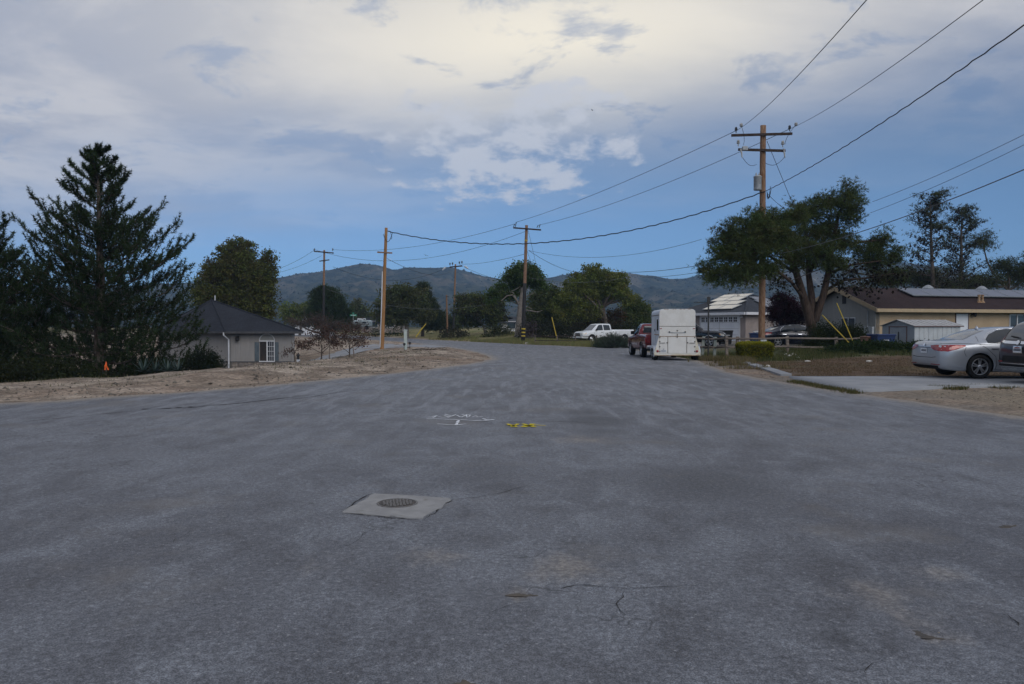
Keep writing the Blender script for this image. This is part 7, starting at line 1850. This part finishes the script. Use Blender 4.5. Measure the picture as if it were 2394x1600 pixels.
# --- pickups
def pickup(name, label, loc, rz, paint, L=5.8, wb=3.45, cab=(1.05, 3.25), H=1.83, quad=False, chromew='alloy', group=None):
    """rear axle at x=0; bed behind the cab"""
    r = thing(name, label, 'pickup truck', loc, rz, group); ro = 1.22; fr_ = L - ro; bz_, hz = 1.28 if not quad else 1.33, 1.22
    S = [(-ro, .62, bz_ - .02, .86, 1.0, .86, .84), (-ro + .05, .55, bz_, .93, 1.0, .93, .90), (-.6, .50, bz_, .955, 1.02, .95, .91), (cab[0] - .05, .45, bz_, .955, 1.02, .95, .91), (cab[0] + .02, .42, bz_ - .08, .955, 1.02, .95, .90), (cab[1] - .3, .42, bz_ - .09, .955, 1.02, .95, .88), (cab[1] + .05, .42, hz, .955, 1.0, .945, .84), (fr_ - .55, .42, hz - .05, .95, .98, .93, .80), (fr_ - .15, .42, hz - .12, .92, .92, .89, .74), (fr_ - .03, .46, hz - .22, .86, .86, .83, .72), (fr_, .52, hz - .30, .78, .80, .76, .68)]
    V, F = loft(S, 4, 2); bo = bodymesh('body', V, F, paint, r)
    bx = B().box((-ro + .07, -.72, .80), (cab[0] - .06, .72, 2.2))
    cut(bo, [cyl(0, .40, .47, -1.3, 1.3), cyl(wb, .40, .47, -1.3, 1.3), (bx.V, bx.F)])
    c0, c1 = cab
    Sc = [(c0, 1.10, 1.42, .90, 1.20, .89, .72), (c0 + .04, 1.08, H - .08, .915, 1.22, .90, .69), (c0 + .14, 1.06, H - .02, .92, 1.22, .905, .68), (c0 + .7, 1.05, H, .925, 1.22, .905, .675), (c1 - 1.15, 1.05, H - .005, .925, 1.21, .905, .67), (c1 - .85, 1.05, H - .06, .925, 1.2, .905, .67), (c1 - .45, 1.05, 1.56, .92, 1.18, .90, .72), (c1 - .08, 1.05, 1.25, .91, 1.12, .88, .80), (c1, 1.04, 1.17, .90, 1.05, .86, .82)]
    V, F = loft(Sc, 5, 2); cb = bodymesh('cab', V, F, paint, r); sk = Skin(bo, cb)
    for (x, s) in ((0, 1), (0, -1), (wb, 1), (wb, -1)): wheel(r, x, s * .83, .40, s, .25, style=chromew, w=.27)
    for s in (-1, 1):
        ax = '+y' if s > 0 else '-y'; mid = c0 + (c1 - c0) * (.42 if quad else .26)
        sk.put('side_window', [(c0 + .16, 1.26), (mid - .05, 1.25), (mid - .05, H - .13), (c0 + .22, H - .15)], ax, 'glass_car', r, .006)
        sk.put('side_window', [(mid + .05, 1.25), (c1 - .42, 1.22), (c1 - .62, 1.45), (c1 - .86, H - .20), (c1 - 1.02, H - .13), (mid + .05, H - .12)], ax, 'glass_car', r, .006)
        for P in ([(mid, 1.22), (mid, .8), (mid, .48)], [(c1 - .30, 1.15), (c1 - .28, .8), (c1 - .32, .48)], [(c0 - .02, 1.3), (c0 - .02, .5)], [(c0 + .1, 1.2), (c0 + .1, .55)]): sk.line('panel_gap', P, .014, ax, 'car_dark', r, .004)
        for x0 in ((mid + .12, c0 + .16) if quad else (mid + .14,)): sk.put('door_handle', [(x0, 1.07), (x0 + .2, 1.07), (x0 + .2, 1.03), (x0, 1.03)], ax, 'car_dark' if quad else paint, r, .03)
        if not quad: sk.line('side_moulding', [(c0 + .02, .70), (c1 - .30, .70)], .05, ax, 'chrome', r, .014); sk.line('side_moulding', [(-1.15, .70), (-.5, .70)], .04, ax, 'chrome', r, .014)
        sk.line('sill', [(c0, .45), (c1 - .1, .45)], .06, ax, 'car_dark' if quad else paint, r, .008)
        b = B(); b.box((c1 - .62, s * .98 - .08, 1.22), (c1 - .48, s * .98 + .10, 1.42), .03); b.build('wing_mirror', 'car_dark', r)
        sk.put('tail_lamp', [(s * .70, 1.20), (s * .86, 1.20), (s * .86, .82), (s * .70, .82)], '-x', 'lamp_red', r, .012)
        sk.put('tail_lamp', [(-ro + .01, 1.2), (-ro + .16, 1.2), (-ro + .16, .84), (-ro + .01, .84)], ax, 'lamp_red', r, .008)
        sk.put('headlight', [(s * .48, 1.0), (s * .82, 1.02), (s * .82, .80), (s * .50, .80)], '+x', 'lamp_clear', r, .012)
        sk.put('headlight', [(fr_ - .40, .99), (fr_ - .10, .94), (fr_ - .06, .80), (fr_ - .30, .84)], ax, 'lamp_clear', r, .010)
        sk.put('turn_lamp', [(fr_ - .44, .985), (fr_ - .38, .98), (fr_ - .32, .85), (fr_ - .38, .86)], ax, 'lamp_amber', r, .013)
        # flares round the wheel arches
        for ax_ in (0, wb):
            arcp = [(ax_ + .50 * math.cos(a), .40 + .50 * math.sin(a)) for a in [math.pi * (.02 + .96 * k / 12) for k in range(13)]]
            sk.line('arch_flare', arcp, .05, ax, paint, r, .03)
    sk.put('rear_window', [(-.66, 1.30), (.66, 1.30), (.60, H - .13), (-.60, H - .13)], '-x', 'glass_car', r, .006) if False else None
    rb = Skin(cb); rb.put('rear_window', [(-.66, 1.32), (.66, 1.32), (.60, H - .14), (-.60, H - .14)], '-x', 'glass_car', r, .006)
    sk.put('windscreen', [(-.72, 1.26), (.72, 1.26), (.60, H - .12), (-.60, H - .12)], '+x', 'glass_sky', r, .006)
    sk.line('tailgate_gap', [(-.68, 1.24), (-.68, .74), (.68, .74), (.68, 1.24)], .016, '-x', 'car_dark', r, .004)
    sk.put('tailgate_handle', [(-.12, 1.12), (.12, 1.12), (.12, 1.05), (-.12, 1.05)], '-x', 'car_dark', r, .02)
    B().box((-ro - .12, -.90, .48), (-ro + .02, .90, .66), .03).build('rear_bumper', 'chrome', r)
    B().box((fr_ - .12, -.90, .46), (fr_ + .10, .90, .66), .05).build('front_bumper', 'chrome' if not quad else paint, r)
    B().box((fr_ - .10, -.80, .34), (fr_ + .06, .80, .455), .03).build('front_valance', 'car_dark', r)
    g_ = B().box((fr_ - .10, -.46, .68), (fr_ + .035, .46, .98), .03).build('grille', 'chrome', r)
    for k in range(5): B().box((fr_ + .0352, -.42, .70 + k * .055), (fr_ + .042, .42, .735 + k * .055)).build('grille_bar', 'car_dark', g_)
    B().box((-1.0, -.62, .36), (fr_ - .3, .62, .50)).build('chassis', 'car_dark', r)
    return r
rk = (W(1505, 0, 42.6).x + .86, 42.6); zz = gz(8.0, 43) 
pickup('red_pickup', 'dark red pickup hitched in front of the horse trailer', (rk[0], rk[1], zz + .01), R(91.5), 'paint_red', 5.6, 3.3, (1.0, 2.95), 1.84)
wt_ = W(1366, 800, 78.2); wz = W(0, 802, 78.2).z
hd = R(180 + 27); fwd = Vector((math.cos(hd), math.sin(hd), 0)); lf = Vector((-math.sin(hd), math.cos(hd), 0))
Lw, wbw = 6.25, 3.95; front_left = Vector((W(1364, 0, 78).x, 78.0, 0)); org = front_left - fwd * (Lw - 1.22) - lf * .95
pickup('white_pickup', 'white four door long bed pickup on the grass verge', (org.x, org.y, max(wz, -.14) if True else 0), hd, 'paint_truck_white', Lw, wbw, (1.55, 3.95), 1.93, True, 'chrome')
# the ground is flat enough there; dark vehicle by the garage
vk = on(1640, 56)
pickup('black_pickup', 'black pickup nose beside the garage, behind trailer and fence', (vk.x - 3.0, 55.5, vk.z), R(-12), 'paint_black', 5.6, 3.3, (1.0, 3.0), 1.84)

# --- horse trailer: x forward, rear face at x=0
def trailer():
    r = thing('horse_trailer', 'tall white two horse trailer with rusty edges parked behind red pickup', 'trailer', (W(1586.5, 0, 36.4).x, 36.4, gz(7.7, 37) + .005), R(90 - 4.5))
    w, L, z0, z1 = .83, 4.1, .30, 2.40
    prof = [(-w, z0), (w, z0), (w, z1 - .16), (w - .03, z1 - .07), (w - .12, z1 - .015), (w - .3, z1), (-w + .3, z1), (-w + .12, z1 - .015), (-w + .03, z1 - .07), (-w, z1 - .16)]
    n = len(prof); V = []; 
    for (x, k, dz) in ((0, 1, 0), (L - .5, 1, 0), (L - .2, .93, -.04), (L, .70, -.14)): V += [(x, p[0] * k, p[1] + (dz if p[1] > 1 else 0)) for p in prof]
    F = [tuple(range(n)), tuple(3 * n + j for j in range(n - 1, -1, -1))] + [(i * n + j, (i + 1) * n + j, (i + 1) * n + (j + 1) % n, i * n + (j + 1) % n) for i in range(3) for j in range(n)]
    bo = bodymesh('body', V, F, 'trailer_white_shaded', r, False)
    # rear panels, each proud of the frame
    def rp(name, y0, y1, a, c, mat='trailer_white', x=-.02, x2=-.002, parent=r, bev=.008): return B().box((x, y0, a), (x2, y1, c), bev).build(name, mat, parent)
    top = [(-w + .01, 1.60), (w - .01, 1.60), (w - .01, z1 - .17), (w - .04, z1 - .08), (w - .13, z1 - .025), (w - .3, z1 - .01), (-w + .3, z1 - .01), (-w + .13, z1 - .025), (-w + .04, z1 - .08), (-w + .01, z1 - .17)]
    V = [(-.022, p[0], p[1]) for p in top] + [(-.002, p[0], p[1]) for p in top]; m_ = len(top)
    M('upper_panel', V, [tuple(range(m_)), tuple(range(2 * m_ - 1, m_ - 1, -1))] + [(i, m_ + i, m_ + (i + 1) % m_, (i + 1) % m_) for i in range(m_)], 'trailer_white', r)
    mid = rp('middle_door', -w + .01, w - .01, 1.13, 1.585)
    rp('seam_strip', -w, w, 1.584, 1.602, 'seam', -.028, -.021); rp('seam_strip', -w, w, 1.108, 1.129, 'rust', -.03, -.003)
    rp('corner_panel', -w + .01, -.44, .335, 1.105); rp('corner_panel', .44, w - .01, .335, 1.105); rp('centre_ramp', -.425, .425, .335, 1.105)
    rp('sill_beam', -1.06, 1.06, .25, .325, 'trailer_edge', -.05, .10); rp('rust_edge', -1.05, 1.05, .225, .249, 'rust', -.045, .05)
    for y in (-.435, .435): rp('hinge_strip', y - .014, y + .014, .345, 1.09, 'seam', -.028, -.003)
    # flared fins at the lower corners
    for s in (-1, 1):
        q = [(s * w, 1.12), (s * (w + .012), 1.12), (s * 1.06, .327), (s * w, .327)]
        V = [(-.012, p[0], p[1]) for p in q] + [(.03, p[0], p[1]) for p in q]
        M('corner_fin', V, [(0, 1, 2, 3), (7, 6, 5, 4), (0, 4, 5, 1), (1, 5, 6, 2), (2, 6, 7, 3), (3, 7, 4, 0)], 'trailer_edge', r)
        B().lathe([(.055, 0), (.055, -.03), (.04, -.045), (.01, -.05)], 16, (-.012, s * .90, .44), 'x').build('tail_lamp', 'lamp_red', r)
        B().box((-.045, s * .76 - .05, 1.47), (-.021, s * .76 + .05, 1.50), .006).build('marker_lamp', 'lamp_red', r)
        # fender over the two wheels
        pr = []
        for (x, z) in ((.0, .25), (.02, .46), (.12, .60), (.30, .68), (1.50, .68), (1.68, .60), (1.78, .46), (1.80, .25)): pr.append((x, z))
        V = [(p[0], s * (w + .001), p[1]) for p in pr] + [(p[0], s * 1.07, p[1] - .02) for p in pr]; k = len(pr)
        b = B(); b.add(V, [(i, i + 1, k + i + 1, k + i) for i in range(k - 1)]); b.add([(v[0], v[1], v[2] - .025) for v in V], [(k + i, k + i + 1, i + 1, i) for i in range(k - 1)]); b.build('fender', 'trailer_white_shaded', r)
        V = [(p[0], s * 1.072, p[1] - .01) for p in pr] + [(p[0] * .9 + .09, s * 1.072, max(.25, p[1] - .13)) for p in pr]
        M('fender_lip', V, [(i, i + 1, k + i + 1, k + i) for i in range(k - 1)], 'trailer_white_shaded', r)
        for x in (.52, 1.28): wheel(r, x, s * .94, .33, s, .20, style='steel', w=.19)
        ax = s * (w + .001)
        for (x0, x1, a, c) in ((.35, .95, 1.40, 1.92), (2.2, 2.6, 1.5, 1.85)):
            wn = B().box((x0, min(ax, ax + s * .012), a), (x1, max(ax, ax + s * .012), c)).build('side_window', 'glass_car', r); 
        dd = B().box((1.5, min(ax, ax + s * .02), .75), (3.1, max(ax, ax + s * .02), 2.0), .006).build('side_door', 'trailer_white_shaded', r)
        B().box((1.62, min(ax + s * .021, ax + s * .05), 1.35), (1.70, max(ax + s * .021, ax + s * .05), 1.45)).build('door_handle', 'metal_black', dd)
        B().box((.0, min(ax, ax + s * .03), z1 - .30), (L - .5, max(ax, ax + s * .03), z1 - .27)).build('drip_rail', 'seam', r)
        B().box((.1, min(ax, ax + s * .03), 1.18), (2.0, max(ax, ax + s * .03), 1.215)).build('side_rail', 'rust', r)
        B().tube([(-.03, s * .60, .82), (-.05, s * .56, .82), (-.05, s * .80, .815)], .012, 6).build('latch_rod', 'seam', r)
        B().lathe([(.028, 0), (.028, -.03)], 8, (-.022, s * .47, .83), 'x').build('latch_knob', 'metal_black', r)
        for z in (.40, .62, .85, 1.05): B().box((-.034, s * .80 - .025, z), (-.021, s * .80 + .025, z + .06)).build('hinge', 'seam', r)
    b = B(); b.tube([(-.022, -.36, 1.33), (-.06, -.34, 1.33), (-.06, -.28, 1.31), (-.06, 0, 1.30), (-.06, .28, 1.31), (-.06, .34, 1.33), (-.022, .36, 1.33)], .012, 6); b.build('lock_bar', 'galvanised', r)
    for y in (-.36, .36): B().lathe([(.035, 0), (.035, -.04)], 8, (-.022, y, 1.33), 'x').build('bar_bracket', 'metal_black', r)
    rp('latch_plate', -.02, .02, 1.06, 1.24, 'seam', -.05, -.0225); rp('latch_plate', -.035, .035, 1.36, 1.42, 'seam', -.03, -.0225)
    rp('number_plate', .50, .76, .38, .51, 'trim_white', -.03, -.0215)
    for k in range(6): rp('plate_character', .74 - k * .037, .715 - k * .037 + .0, .40, .45, 'print_dark', -.033, -.0305, bev=0) if False else B().box((-.0335, .525 + k * .037, .42), (-.0302, .55 + k * .037, .47)).build('plate_character', 'print_dark', r)
    rp('plate_lamp', .60, .66, .52, .545, 'metal_black', -.04, -.021)
    B().box((.1, -.7, .32), (L, .7, .44)).build('chassis', 'car_dark', r)
    B().tube([(L - .1, .45, .42), (L + .95, .0, .46)], .04, 6).build('drawbar', 'metal_black', r); B().tube([(L - .1, -.45, .42), (L + .95, .0, .46)], .04, 6).build('drawbar', 'metal_black', r)
    for k in range(7):                                            # chipped, rusted roof edge
        y = -.55 + k * .18 + random.gauss(0, .03); B().box((-.026, y, z1 - .03), (-.0225, y + random.uniform(.04, .14), z1 - .008)).build('rust_chip', 'rust', r)
trailer()
